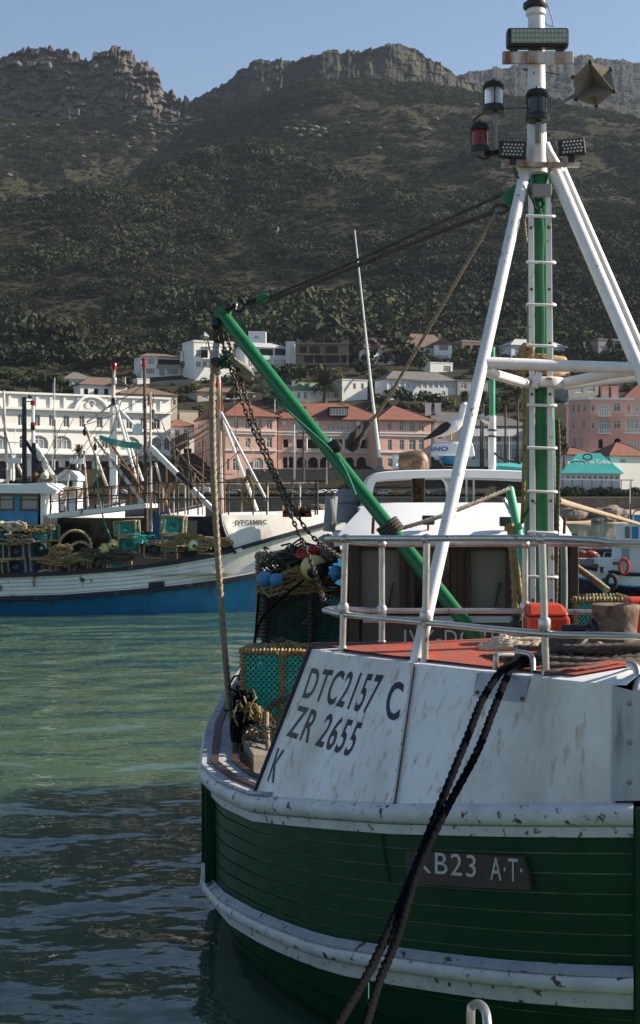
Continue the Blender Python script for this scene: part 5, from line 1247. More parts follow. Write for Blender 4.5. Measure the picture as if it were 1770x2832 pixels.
# ------------------------------------------------------------------ gulls
def gull_standing(c, s):
    root = thing('seagull', c, 'black backed gull standing on the radar dome', 'gull')
    sp = [((-.5, 0, .06), .02), ((-.32, 0, .14), .08), ((-.08, 0, .25), .16), ((.1, 0, .37), .185), ((.26, 0, .5), .13), ((.31, 0, .66), .1), ((.34, 0, .8), .105), ((.37, 0, .87), .085), ((.4, 0, .92), .02)]
    pts = [c + Vector(p) * s for p, r in sp]; MB().tube(smoothpath(pts, 4), [r * s * .92 for r in np.interp(np.linspace(0, 8, 33), range(9), [r for p, r in sp])], 14).build('body', 'gull_white', root)
    for sg in (-1, 1):
        w_ = MB(); pr = [(-.66, .0), (-.42, .05), (-.22, .13), (-.06, .24), (.02, .36), (-.06, .44), (-.2, .4), (-.36, .26), (-.52, .12)]
        poly = [c + Vector((x, sg * (.175 - abs(x + .1) * .13), z)) * s for x, z in pr]; w_.prism(poly, (0, sg * .03 * s, 0)); w_.build('wing', 'gull_black', root, smooth=0, bevel=.006)
        MB().tube([c + Vector((.02, sg * .06, .22)) * s, c + Vector((.03, sg * .06, -.02)) * s], .018 * s, 6).build('leg', 'gull_yellow', root)
        MB().box(c + Vector((.07, sg * .06, -.01)) * s, (.12 * s, .09 * s, .015 * s)).build('foot', 'gull_yellow', root, smooth=0)
        MB().ball(c + Vector((.41, sg * .075, .84)) * s, .016 * s, 6, 5).build('eye', 'black', root)
    MB().lathe(c + Vector((.42, 0, .81)) * s, [(.035 * s, 0), (.03 * s, .1 * s), (.008 * s, .2 * s)], axis=(1, 0, -.12), n=8).build('beak', 'gull_yellow', root)
    return root
gull_standing(P(1243, 1220, 17.4) + Vector((0, -.05, .01)), .5)
c = P(768, 638, 300); root = thing('seagull', c, 'tiny white gull flying before the dark hillside', 'gull'); s = 1.0
MB().tube([c + Vector((-.35, 0, -.1)), c + Vector((-.1, 0, 0)), c + Vector((.2, 0, .1)), c + Vector((.38, 0, .12))], [.04, .12, .11, .03], 8).build('body', 'gull_white', root)
for sg, q in ((-1, [(-.1, 0, .05), (.15, 0, .1), (.25, -.2, .45), (.1, -.5, .75), (-.05, -.3, .45)]), (1, [(-.1, 0, .05), (.15, 0, .1), (.0, .3, -.35), (-.2, .6, -.55), (-.2, .3, -.3)])): MB().prism([c + Vector(p) for p in q], (0, 0, .03)).build('wing', 'gull_white', root, smooth=0)
# ------------------------------------------------------------------ the town on the slope
def plan_hit(A, Bp, px):
    """distance along the wall A-B (plan points) where the sight column px crosses it"""
    k = (px - CX) / F; ax, ay = A; bx, by = Bp; dx, dy = bx - ax, by - ay
    s = (k * ay - ax) / (dx - k * dy); L = math.hypot(dx, dy); return s * L, ay + dy * s
class Bldg:
    def __init__(s, name, label, cat, loc, group=None): s.root = thing(name, loc, label, cat, group); s.loc = Vector(loc)
    def wall(s, A, Bp, z0, z1, mat, wins=(), depth=.35, name='wall', frame='trim_white', pane='glass_far', sub=1):
        """wins in photo pixels: (x0,x1,y0,y1[,arch[,pane]])"""
        holes = []; L = math.hypot(Bp[0] - A[0], Bp[1] - A[1])
        for w_ in wins:
            a, da = plan_hit(A, Bp, w_[0]); b, db = plan_hit(A, Bp, w_[1]); d = (da + db) / 2; a, b = sorted((a, b))
            h = (max(a, .05), min(b, L - .05), max(z0 + .05, EYE - (w_[3] - HY) / F * d), min(z1 - .05, EYE - (w_[2] - HY) / F * d), len(w_) > 4 and w_[4] == 'a')
            if h[1] - h[0] > .1 and h[3] - h[2] > .1: holes.append((h, w_[5] if len(w_) > 5 else pane))
        m = MB(); wall_holes(m, A, Bp, z0, z1, [h for h, p in holes], depth)
        wo = m.build(name, mat, s.root, smooth=0)
        t = Vector((Bp[0] - A[0], Bp[1] - A[1], 0)).normalized(); nn = Vector((t.y, -t.x, 0)); q = Matrix((t, -nn, Vector((0, 0, 1)))).transposed()
        for h, p in holes:
            c = Vector((A[0], A[1], 0)) + t * (h[0] + h[1]) / 2 + Vector((0, 0, (h[2] + h[3]) / 2)); w_, hh = h[1] - h[0], h[3] - h[2]
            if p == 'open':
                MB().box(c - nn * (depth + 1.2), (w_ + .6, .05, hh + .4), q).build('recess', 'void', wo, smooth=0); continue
            f = MB(); e = min(.14, w_ * .1)
            for sx in (-1, 1): f.box(c + t * sx * (w_ / 2 - e / 2) - nn * (depth * .5), (e, .1, hh), q)
            for sz in (-1, 1): f.box(c + Vector((0, 0, sz * (hh / 2 - e / 2))) - nn * (depth * .5 - .02), (w_, .1, e), q)
            if w_ > .9: f.box(c - nn * (depth * .5 + .01), (e * .8, .08, hh), q)
            if w_ > 2.2:
                for k in (-.25, .25): f.box(c + t * w_ * k - nn * (depth * .5 + .01), (e * .8, .08, hh), q)
            f.box(c + Vector((0, 0, hh * .18)) - nn * (depth * .5 + .012), (w_, .08, e * .7), q)
            fo = f.build('window', frame, wo, smooth=0)
            MB().box(c - nn * (depth * .75), (w_, .04, hh), q).build('pane', p, fo, smooth=0)
        return wo
    def block(s, A, Bp, dp, z0, z1, mat, wins=(), side_wins=(), **k):
        """front wall A-B and the three walls behind it, dp metres deep"""
        t = Vector((Bp[0] - A[0], Bp[1] - A[1])).normalized(); inn = Vector((-t.y, t.x)) * dp
        C = (Bp[0] + inn.x, Bp[1] + inn.y); D = (A[0] + inn.x, A[1] + inn.y)
        s.wall(A, Bp, z0, z1, mat, wins, **k); s.wall(Bp, C, z0, z1, mat, side_wins, **k); s.wall(C, D, z0, z1, mat); s.wall(D, A, z0, z1, mat, side_wins, **k)
        return (A, Bp, C, D)
    def flat(s, q, z, mat, par=.0, over=.0, name='roof', th=.25):
        c = Vector((sum(p[0] for p in q) / 4, sum(p[1] for p in q) / 4)); g = [c + (Vector(p) - c) * (1 + over) for p in q]
        MB().prism([(p.x, p.y, z) for p in g], (0, 0, th)).build(name, mat, s.root, smooth=0)
    def hip(s, q, z, h, mat, over=.6, gable=False, fascia='trim_white', ridge='x'):
        A, Bp, C, D = [Vector((p[0], p[1], z)) for p in q]; t = (Bp - A).normalized(); n = (D - A).normalized()
        A = A - t * over - n * over; Bp = Bp + t * over - n * over; C = C + t * over + n * over; D = D - t * over + n * over
        W_, Dp = (Bp - A).length, (D - A).length
        if ridge == 'x':
            ins = 0 if gable else min(Dp / 2, W_ * .45); R0 = (A + D) / 2 + t * ins; R1 = (Bp + C) / 2 - t * ins
        else:
            ins = 0 if gable else min(W_ / 2, Dp * .45); R0 = (A + Bp) / 2 + n * ins; R1 = (C + D) / 2 - n * ins
        R0 = R0 + Vector((0, 0, h)); R1 = R1 + Vector((0, 0, h)); m = MB(); up = Vector((0, 0, .14))
        v = [A, Bp, C, D, R0, R1]; vt = [p + up for p in v]
        if ridge == 'x': fs = [(0, 1, 5, 4), (2, 3, 4, 5), (1, 2, 5), (3, 0, 4)]
        else: fs = [(0, 1, 4), (1, 2, 5, 4), (2, 3, 5), (3, 0, 4, 5)]
        m.add(vt, fs); m.add(v, [(3, 2, 1, 0)]); m.add([*v[:4], *vt[:4]], [(0, 1, 5, 4), (1, 2, 6, 5), (2, 3, 7, 6), (3, 0, 4, 7)])
        ro = m.build('roof', mat, s.root, smooth=0)
        m = MB(); m.tube([R0 + up, R1 + up], .13, 6)
        if not gable:
            for a, b in (((0, 4), (1, 5), (2, 5), (3, 4)) if ridge == 'x' else ((0, 4), (1, 4), (2, 5), (3, 5))): m.tube([vt[a], vt[b]], .11, 6)
        m.build('ridge_cap', mat, ro)
        return ro
    def chimney(s, p, w_, h, mat='white_wall', pots=True):
        o = MB().box((p[0], p[1], p[2] + h / 2), (w_, w_, h)).build('chimney', mat, s.root, smooth=0); MB().box((p[0], p[1], p[2] + h), (w_ * 1.25, w_ * 1.25, .15)).build('chimney_cap', mat, o, smooth=0)
    def bar(s, a, b, w_, h, mat, name): return MB().bar(a, b, w_, h).build(name, mat, s.root, smooth=0)
def fz(y, d): return EYE - (y - HY) / F * d
def fx(x, d): return (x - CX) / F * d
HS = []      # house plots, kept free of shrubs
def simple(name, label, x0, x1, ytop, ybase, wall, roof, rtype='hip', rh=30, wins=(), dp=9, d=None, over=.6, pane='glass_far', extra=3.0, frame='trim_white', cat='house', group='houses on the hillside', ridge='x', rot=24):
    """a house given by its photo outline; its distance comes from the hillside below it"""
    d = d or ground_hit((x0 + x1) / 2, ybase); b = Bldg(name, label, cat, (fx((x0 + x1) / 2, d), d, fz(ybase, d)), group)
    k = math.tan(R(rot)) * (fx(x1, d) - fx(x0, d)) / 2; A = (fx(x0, d - k), d - k); Bp = (fx(x1, d + k), d + k)
    q = b.block(A, Bp, dp, fz(ybase, d) - extra, fz(ytop, d), wall, wins, pane=pane, frame=frame)
    hm = rh / F * d
    if rtype == 'flat': b.flat(q, fz(ytop, d), roof, over=.03, th=max(.3, hm))
    else: b.hip(q, fz(ytop, d), hm, roof, over, rtype == 'gable', ridge=ridge)
    b.d = d; b.q = q; HS.append((fx(x0, d) - 1.5, fx(x1, d) + 1.5, d)); return b
def row(x0, x1, n, w_, y0, y1, *a):
    return [(x0 + (x1 - x0 - w_) * i / max(1, n - 1), x0 + (x1 - x0 - w_) * i / max(1, n - 1) + w_, y0, y1, *a) for i in range(n)]

# --- the long white hotel on the left (its front turned a little to the right)
dL, dR = 346.0, 364.0; A = (fx(-60, 340.), 340.); Bp = (fx(472, dR), dR)
hb = Bldg('hotel', 'long white two storey hotel with arched pediment on the left', 'building', (fx(200, 352), 352, 8))
ztop = fz(1104, dR)
up_w = [(-42, -25, 1146, 1178), (49, 67, 1145, 1177), (95, 111, 1146, 1178), (135, 151, 1147, 1179), (175, 192, 1150, 1181), (219, 234, 1149, 1181), (267, 284, 1152, 1183), (318, 332, 1154, 1185), (349, 366, 1155, 1186), (388, 402, 1156, 1187), (425, 443, 1158, 1187)]
lo_w = [(-30, 20, 1203, 1243, 'a', 'glass_pale'), (53, 74, 1204, 1240, 'a'), (79, 134, 1204, 1241, 'a', 'glass_pale'), (144, 198, 1205, 1242, 'a', 'glass_pale'), (270, 310, 1208, 1240, 'a'), (332, 388, 1208, 1246, 'a', 'glass_pale'), (418, 448, 1210, 1245, 'a', 'glass_pale'), (454, 470, 1212, 1245, 'a')]
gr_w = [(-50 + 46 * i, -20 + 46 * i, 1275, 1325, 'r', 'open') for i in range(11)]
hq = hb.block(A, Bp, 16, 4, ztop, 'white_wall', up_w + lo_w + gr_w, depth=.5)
t = Vector((Bp[0] - A[0], Bp[1] - A[1], 0)).normalized(); nn = Vector((t.y, -t.x, 0))
def hp_(px, py):
    s_, d = plan_hit(A, Bp, px); return Vector((A[0], A[1], 0)) + t * s_ + Vector((0, 0, fz(py, d)))
zc = ztop - 3.6
for z, w_, h, nm in ((ztop + .1, .7, .5, 'cornice'), (zc, 1.1, .55, 'cornice'), (fz(1186, 352) - .2, .5, .4, 'string_course'), (fz(1262, 352), .9, .6, 'balcony_edge')):
    a = Vector((A[0], A[1], z)); b_ = Vector((Bp[0], Bp[1], z)); hb.bar(a + nn * w_ * .4, b_ + nn * w_ * .4, w_, h, 'trim_white', nm)
for i in range(14):
    a = hp_(-50 + i * 38, 1200); a.z = (ztop + zc) / 2; MB().box(a + nn * .15, (.6, .35, 3.0), Matrix((t, -nn, Vector((0, 0, 1)))).transposed()).build('parapet_pier', 'trim_white', hb.root, smooth=0)
# curved pediment
pm_ = MB(); c0 = hp_(250, 1138); ra_, rb_ = 47 / F * 355, 40 / F * 355; n = 16
arc = [c0 + t * ra_ * math.cos(math.pi * i / n) + Vector((0, 0, rb_ * math.sin(math.pi * i / n))) for i in range(n + 1)]
pm_.prism([p + nn * .3 for p in arc], -nn * 1.0); po_ = pm_.build('pediment', 'white_wall', hb.root, smooth=0)
MB().tube([p + nn * .5 for p in arc], .42, 8).build('pediment_moulding', 'trim_white', po_); MB().torus(c0 + Vector((0, 0, rb_ * .5)) + nn * .55, .95, .12, axis=nn, n=20, m=6).build('roundel', 'trim_white', po_)
for x in (-20, 30, 82, 138, 205, 262, 322, 392, 452):
    a = hp_(x, 1265); a.z = 4; MB().tube([a + nn * 1.9, Vector((a.x, a.y, fz(1262, 352))) + nn * 1.9], .28, 10).build('column', 'trim_white', hb.root)
hb.bar(Vector((A[0], A[1], fz(1262, 352) + .5)) + nn * 1.0, Vector((Bp[0], Bp[1], fz(1262, 352) + .5)) + nn * 1.0, 2.2, .35, 'trim_white', 'verandah_roof')

# --- the long pink building with red hipped roofs
pk = Bldg('pink_building', 'long pink building with red tiled hip roofs and ground floor arcade', 'building', (fx(880, 350), 350, 8))
d0 = 352.0; zb, ze = 6.0, fz(1160, d0)
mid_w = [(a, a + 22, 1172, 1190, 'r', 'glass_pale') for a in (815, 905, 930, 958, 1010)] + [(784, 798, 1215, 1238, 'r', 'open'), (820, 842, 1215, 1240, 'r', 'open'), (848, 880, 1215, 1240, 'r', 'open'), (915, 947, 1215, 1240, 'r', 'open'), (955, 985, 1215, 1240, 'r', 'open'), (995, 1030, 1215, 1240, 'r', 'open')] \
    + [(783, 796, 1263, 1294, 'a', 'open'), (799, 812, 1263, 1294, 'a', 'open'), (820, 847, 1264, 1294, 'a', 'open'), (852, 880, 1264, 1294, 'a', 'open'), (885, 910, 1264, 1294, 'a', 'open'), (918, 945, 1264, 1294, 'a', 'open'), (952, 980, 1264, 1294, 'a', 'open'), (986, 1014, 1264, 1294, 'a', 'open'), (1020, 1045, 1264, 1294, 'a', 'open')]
qm = pk.block((fx(770, d0 - 2), d0 - 2), (fx(1060, d0 + 6), d0 + 6), 14, zb, ze, 'pink_wall', mid_w, depth=.5)
dl = 347.0; lw = [(647, 660, 1157, 1185), (678, 693, 1158, 1186), (713, 725, 1158, 1186), (737, 753, 1159, 1187), (648, 660, 1211, 1238), (678, 693, 1211, 1238), (712, 726, 1211, 1238), (737, 753, 1211, 1238), (628, 634, 1268, 1300, 'a'), (643, 662, 1266, 1302, 'a'), (686, 700, 1278, 1296), (703, 728, 1266, 1296, 'a', 'glass_pale'), (735, 752, 1272, 1296)]
ql = pk.block((fx(623, dl - 3), dl - 3), (fx(766, dl + 2), dl + 2), 15, zb, fz(1153, dl), 'pink_wall', lw, side_wins=[(769, 776, 1162, 1188), (769, 776, 1212, 1240)], depth=.35)
# left flank seen obliquely
Pl = (fx(623, dl - 3), dl - 3); Pq = (fx(537, 372), 372); fw = [(548, 553, 1172, 1190), (556, 560, 1172, 1190), (548, 553, 1218, 1238), (557, 561, 1218, 1238), (566, 570, 1218, 1238), (574, 578, 1218, 1238), (551, 556, 1266, 1290), (560, 564, 1266, 1290), (570, 575, 1266, 1290), (579, 583, 1266, 1290), (596, 604, 1165, 1188), (596, 604, 1214, 1238)]
pk.wall(Pq, Pl, zb, fz(1160, 360), 'pink_wall', fw, depth=.35)
rw = [(1072, 1084, 1162, 1190), (1105, 1117, 1163, 1192), (1132, 1148, 1164, 1193), (1158, 1173, 1165, 1193), (1072, 1084, 1216, 1245), (1104, 1118, 1216, 1245), (1131, 1150, 1216, 1245), (1158, 1173, 1216, 1245), (1072, 1086, 1268, 1292), (1104, 1120, 1268, 1292), (1132, 1150, 1268, 1292), (1160, 1176, 1268, 1292)]
qr = pk.block((fx(1050, dl + 3), dl + 3), (fx(1192, dl + 8), dl + 8), 16, zb, fz(1160, dl), 'pink_wall', rw, side_wins=[(1194, 1198, 1165, 1190), (1194, 1198, 1216, 1240)], depth=.35)
pk.hip(qm, ze, 50 / F * d0, 'roof_red', 1.0); pk.hip(ql, fz(1153, dl), 46 / F * dl, 'roof_red', 1.0, ridge='y'); pk.hip(qr, fz(1160, dl), 46 / F * dl, 'roof_red', 1.0, ridge='y')
pk.hip((Pl, (fx(640, 366), 362), (fx(600, 380), 380), Pq), fz(1160, 360), 40 / F * 360, 'roof_red', .6)
for (x0, x1, y0, y1) in ((795, 843, 1127, 1150), (910, 962, 1126, 1150)):
    o = MB().hexa([P(x0, y1, d0 + 1.8), P(x1, y1, d0 + 1.8), P(x1, y1, d0 + 7), P(x0, y1, d0 + 7)], [P(x0, y0, d0 + 1.8), P(x1, y0, d0 + 1.8), P(x1, y0, d0 + 7), P(x0, y0, d0 + 7)]).build('dormer', 'roof_brown', pk.root, smooth=0)
    m = MB().box(P((x0 + x1) / 2, (y0 + y1) / 2 + 1, d0 + 1.7), ((x1 - x0) * .9 / F * d0, .1, (y1 - y0) * .8 / F * d0)); fo = m.build('window', 'trim_white', o, smooth=0)
    for i in range(6): MB().box(P(x0 + 6 + (x1 - x0 - 12) * i / 5, (y0 + y1) / 2 + 1, d0 + 1.63), (.42, .04, 1.2)).build('pane', 'glass_pale', fo, smooth=0)
    pk.hip([(fx(x0, d0), d0 + 1.2), (fx(x1, d0), d0 + 1.2), (fx(x1, d0), d0 + 7), (fx(x0, d0), d0 + 7)], fz(y0, d0), .8, 'roof_red', .3)
for y, hh in ((1195, .35), (1203, .25), (1249, .35)):
    pk.bar((fx(770, d0), d0 - 2.2, fz(y, d0)), (fx(1058, d0 + 6), d0 + 5.8, fz(y, d0)), .5, hh, 'trim_white', 'string_course')
    pk.bar((fx(623, dl - 3) - .1, dl - 3.15, fz(y - 3, dl)), (fx(766, dl + 2) + .1, dl + 1.85, fz(y - 3, dl)), .25, hh * .8, 'trim_white', 'string_course')
    pk.bar((fx(1050, dl + 3) - .1, dl + 2.85, fz(y, dl)), (fx(1192, dl + 8) + .1, dl + 7.85, fz(y, dl)), .25, hh * .8, 'trim_white', 'string_course')
for x in (812, 848, 882, 914, 950, 988, 1024): MB().tube([P(x, 1245, d0 - 2.6 + (x - 770) * .0276), P(x, 1212, d0 - 2.6 + (x - 770) * .0276)], .22, 8).build('column', 'trim_white', pk.root)
for x in (785, 878, 990): MB().box(P(x, 1170, d0 - 2.6 + (x - 770) * .0276), (.8, .6, 1.0)).build('bracket', 'trim_white', pk.root, smooth=0)
# garden wall in front of it
gw = MB(); gw.bar(P(680, 1312, 338), P(1210, 1314, 340), .8, 2.6); tag(gw.build('garden_wall', 'stone_wall', None, smooth=0, o=P(940, 1320, 339)), 'dark stone garden wall in front of the pink building', 'wall')

# --- red roofed shop between hotel and pink building
sh = simple('shop_house', 'small white shop with red brown roof between hotel and pink building', 472, 540, 1180, 1330, 'white_wall', 'roof_red', 'hip', 20, [(484, 498, 1188, 1208), (508, 519, 1188, 1210), (478, 500, 1240, 1290, 'r', 'open'), (508, 530, 1240, 1290, 'r', 'open')], d=372, group='houses along the shore road')
sh.bar(P(470, 1236, 368), P(520, 1214, 372), .3, 3.5, 'roof_grey', 'awning')

# --- houses higher up
simple('house', 'wide brown roofed house just behind the hotel right end', 335, 490, 1092, 1170, 'cream_wall', 'roof_brown', 'hip', 26, [(465, 474, 1105, 1120), (478, 486, 1105, 1120)], dp=14, d=395)
g = simple('house', 'low house with brown gable facing right above the hotel', 222, 352, 1066, 1100, 'white_wall', 'roof_brown', 'hip', 24, row(232, 300, 3, 12, 1075, 1092, 'r', 'open'))
m = MB(); m.prism([P(300, 1066, g.d - 1), P(352, 1066, g.d - 1), P(326, 1044, g.d - 1)], (0, 3, 0)); m.build('gable', 'brick_raw', g.root, smooth=0)
g.chimney(P(343, 1062, g.d), 1.0, 2.2, 'cream_wall')
simple('house', 'low house under dark grey hip roof above the hotel', 178, 262, 1050, 1066, 'white_wall', 'roof_grey', 'hip', 22, row(185, 250, 4, 10, 1053, 1062))
h5 = simple('house', 'white two storey villa with dark balcony and flat brown hip roof', 390, 502, 988, 1042, 'white_wall', 'roof_brown', 'hip', 11, [(398, 428, 992, 1008, 'r', 'glass_pale'), (404, 428, 1018, 1034), (436, 498, 994, 1014, 'r', 'open'), (440, 456, 1020, 1040), (462, 492, 1020, 1036, 'r', 'glass_pale')], dp=8)
h5.bar(P(432, 1013, h5.d - 1), P(500, 1013, h5.d - 1), .15, 1.2, 'pole_grey', 'balcony_rail'); h5.chimney(P(503, 1000, h5.d), 1.1, 3.6)
simple('garage', 'small white box garage below the white villa', 380, 414, 1049, 1062, 'white_wall', 'trim_white', 'flat', 3, [], dp=5)
h6 = simple('apartment_block', 'white flat roofed block half hidden behind hanging grey pulley', 536, 645, 948, 1050, 'white_wall', 'trim_white', 'flat', 5, [(542, 556, 968, 988, 'r'), (556, 575, 968, 990, 'r', 'open'), (580, 596, 968, 990), (610, 640, 968, 990, 'r', 'open'), (542, 556, 1000, 1016), (560, 590, 1000, 1018), (600, 640, 1000, 1018)], dp=12)
for y in (960, 994): h6.bar(P(534, y, h6.d - 1.2), P(647, y, h6.d - 1.2), 1.4, .3, 'trim_white', 'balcony_slab')
h7 = simple('modern_house', 'modern blue white house with square roof tower', 678, 800, 962, 1026, 'white_wall_b', 'roof_pale', 'hip', 16, [(718, 756, 962 + 3, 983, 'r', 'open'), (760, 796, 965, 983, 'r', 'open'), (686, 712, 996, 1015, 'r', 'glass_pale'), (722, 752, 994, 1018, 'r', 'glass_pale'), (758, 792, 994, 1018, 'r', 'glass_pale')], dp=10)
d = h7.d + 6; q = h7.block((fx(687, d), d), (fx(735, d), d), 6, fz(965, d), fz(918, d), 'white_wall_b', [(703, 715, 927, 937)]); h7.flat(q, fz(918, d), 'trim_white', over=.03)
d = h7.d + 2; q = h7.block((fx(790, d), d), (fx(815, d), d), 8, fz(1026, d), fz(946, d), 'white_wall_b', []); h7.flat(q, fz(946, d), 'trim_white', over=.02)
# unfinished concrete building
cb = Bldg('unfinished_building', 'unfinished grey brick building with open dark floors', 'building', P(890, 1030, ground_hit(890, 1028)), 'houses on the hillside')
d = cb.loc.y; q = cb.block((fx(818, d), d), (fx(965, d), d), 10, fz(1035, d), fz(950, d), 'brick_raw', [(828, 848, 958, 976, 'r', 'open'), (856, 884, 957, 978, 'r', 'open'), (900, 935, 957, 978, 'r', 'open'), (842, 895, 984, 1004, 'r', 'open'), (898, 938, 984, 1004, 'r', 'open'), (944, 958, 984, 1004, 'r', 'open'), (850, 900, 1010, 1024, 'r', 'open')])
for y in (950, 980, 1007): cb.bar(P(815, y, d - .6), P(968, y, d - .6), 1.2, .35, 'concrete', 'floor_slab')
for i, x in enumerate((824, 858, 895, 930, 948, 962)): cb.bar(P(x, 950, d + 1), P(x + 2, 938 - (i % 3) * 4, d + 1), .3, .3, 'grey_wood', 'scaffold_pole')
h9 = simple('house', 'white bungalow with brown pyramid hip roof', 994, 1110, 968, 1010, 'white_wall', 'roof_brown', 'hip', 34, [(1004, 1014, 976, 990), (1022, 1034, 975, 990), (1048, 1062, 974, 990, 'r', 'glass_pale'), (1074, 1086, 973, 982), (1090, 1102, 973, 982)], dp=9)
h10 = simple('house', 'white gabled house with dark roof left of the mast leg', 1122, 1245, 962, 1000, 'white_wall', 'roof_brown', 'hip', 40, [(1130, 1140, 966, 980), (1146, 1156, 966, 982), (1132, 1155, 986, 997), (1176, 1190, 964, 976)], dp=9)
d = h10.d - 2.5; q = h10.block((fx(1200, d), d), (fx(1250, d), d), 6, fz(1004, d), fz(954, d), 'white_wall', [(1214, 1240, 952, 970, 'r'), (1208, 1240, 982, 997, 'r', 'glass_pale')]); h10.hip(q, fz(954, d), 22 / F * d, 'roof_brown', .5, True, ridge='y')
m = MB(); m.prism([P(1200, 954, d - .05), P(1250, 954, d - .05), P(1225, 933, d - .05)], (0, .3, 0)); m.build('gable', 'roof_grey', h10.root, smooth=0)
simple('garage', 'white garage with steps below the white gabled house', 1190, 1252, 1005, 1030, 'white_wall', 'trim_white', 'flat', 3, [(1226, 1246, 1012, 1028)], dp=6)
h11 = simple('long_bungalow', 'long pale blue bungalow with row of tall white windows', 1070, 1262, 1052, 1100, 'white_wall_b', 'roof_grey', 'hip', 26, row(1076, 1258, 12, 11, 1058, 1074, 'r', 'glass_pale') + [(1100, 1108, 1086, 1096), (1124, 1131, 1086, 1096), (1146, 1153, 1086, 1096), (1222, 1232, 1082, 1094)], dp=9)
h11.bar(P(1066, 1053, h11.d - 1), P(1266, 1053, h11.d - 1), 1.6, .25, 'trim_white', 'eave_board')
h12 = simple('house', 'white cottage with green hip roof behind the date palm', 808, 976, 1082, 1112, 'white_wall', 'roof_green', 'hip', 24, [(822, 831, 1084, 1102, 'r'), (840, 850, 1084, 1102), (898, 912, 1084, 1102), (925, 937, 1084, 1102), (945, 956, 1084, 1102)], dp=8)
h12.chimney(P(811, 1080, h12.d), 1.0, 3)
h13 = simple('house', 'small white house with green picket roof edge right of the palm', 946, 1016, 1052, 1108, 'white_wall', 'trim_white', 'flat', 3, [(976, 984, 1060, 1076), (998, 1006, 1060, 1076)], dp=8)
for i in range(18): h13.bar(P(946 + i * 4, 1052, h13.d - .2), P(946 + i * 4, 1041, h13.d - .2), .12, .1, 'roof_green', 'picket')
simple('house', 'long low brown roofed house behind the chains', 546, 706, 1086, 1106, 'cream_wall', 'roof_brown', 'hip', 14, row(560, 700, 7, 14, 1090, 1102), dp=9)
simple('house', 'plain cream house block left of the pink roof', 497, 548, 1138, 1182, 'cream_wall', 'concrete', 'flat', 3, [], dp=7, d=400)
simple('unfinished_house', 'small half built brick house behind the mast leg', 1278, 1345, 946, 990, 'brick_raw', 'concrete', 'flat', 4, [(1286, 1300, 955, 972, 'r', 'open'), (1308, 1336, 955, 972, 'r', 'open')], dp=8)
h17 = simple('house', 'pale house with curved grey roof behind the mast ladder', 1414, 1566, 958, 1000, 'white_wall_b', 'roof_pale', 'hip', 20, [(1424, 1440, 964, 984), (1446, 1452, 964, 984), (1530, 1560, 972, 990, 'r', 'glass_pale')], dp=9)
h18 = simple('verandah_house', 'dark verandah house at the upper right edge', 1655, 1800, 945, 998, 'grey_wall', 'roof_grey', 'flat', 6, [(1680, 1720, 952, 968, 'r', 'open'), (1725, 1765, 952, 968, 'r', 'open'), (1680, 1720, 976, 992, 'r', 'open'), (1725, 1765, 976, 992, 'r', 'open'), (1658, 1674, 958, 966)], dp=10)
for y in (943, 971): h18.bar(P(1672, y, h18.d - 1.5), P(1800, y, h18.d - 1.5), 2.4, .25, 'trim_white', 'verandah_slab')
for x in (1676, 1698, 1722, 1748, 1770): h18.bar(P(x, 998, h18.d - 2.3), P(x, 944, h18.d - 2.3), .2, .2, 'trim_white', 'verandah_post')
simple('house', 'grey house with white windows behind the pink tower block', 1572, 1655, 1062, 1112, 'grey_wall', 'roof_grey', 'flat', 3, [(1590, 1612, 1066, 1086, 'r', 'glass_pale'), (1625, 1645, 1066, 1084)], dp=8)
simple('terrace_house', 'white terrace under the cross tube right of the mast', 1546, 1690, 1005, 1030, 'white_wall', 'trim_white', 'flat', 4, row(1550, 1680, 6, 14, 1012, 1026, 'r', 'glass_pale'), dp=8)
simple('house', 'grey flat house with long wall behind the gull', 1265, 1350, 1055, 1090, 'grey_wall', 'roof_grey', 'flat', 4, [(1345 - 70, 1290, 1060, 1075), (1300, 1320, 1060, 1075, 'r', 'glass_pale')], dp=8)
# --- grey roofed verandah building behind the gull and the palms
vb_ = Bldg('verandah_building', 'grey roofed white building with verandahs behind the tall palms', 'building', (fx(1370, 356), 356, 8))
d = 356.0; q = vb_.block((fx(1296, d), d), (fx(1462, d), d), 12, 6, fz(1180, d), 'white_wall', [(1330, 1345, 1196, 1218), (1372, 1384, 1200, 1222), (1406, 1416, 1200, 1220), (1420, 1432, 1200, 1220)] + [(1305 + i * 26, 1325 + i * 26, 1240, 1272, 'r', 'glass_pale') for i in range(6)], pane='glass_far')
vb_.hip(q, fz(1180, d), 34 / F * d, 'roof_grey', 1.2)
m = MB(); m.hexa([P(1290, 1208, d - 4), P(1468, 1208, d - 4), P(1468, 1178, d), P(1290, 1178, d)], [P(1290, 1206, d - 4), P(1468, 1206, d - 4), P(1468, 1175, d), P(1290, 1175, d)]); m.build('verandah_roof', 'roof_pale', vb_.root, smooth=0)
vb_.bar(P(1290, 1226, d - 3.8), P(1468, 1226, d - 3.8), .3, .6, 'trim_white', 'verandah_beam')
for i in range(8): vb_.bar(P(1294 + i * 24, 1290, d - 3.8), P(1294 + i * 24, 1208, d - 3.8), .22, .22, 'trim_white', 'verandah_post')
gh = Bldg('gabled_house', 'dark slate gabled house with white chimneys right of the pink building', 'house', (fx(1230, 362), 362, 8), 'houses along the shore road')
d = 364.0; q = gh.block((fx(1202, d), d), (fx(1292, d), d), 10, 6, fz(1168, d), 'white_wall', [(1206, 1225, 1230, 1250), (1232, 1250, 1230, 1250), (1210, 1224, 1190, 1215)]); gh.hip(q, fz(1168, d), 30 / F * d, 'roof_grey', .8, True)
for x in (1184, 1211): gh.chimney(P(x, 1150, d + 4), 1.5, 3.2)
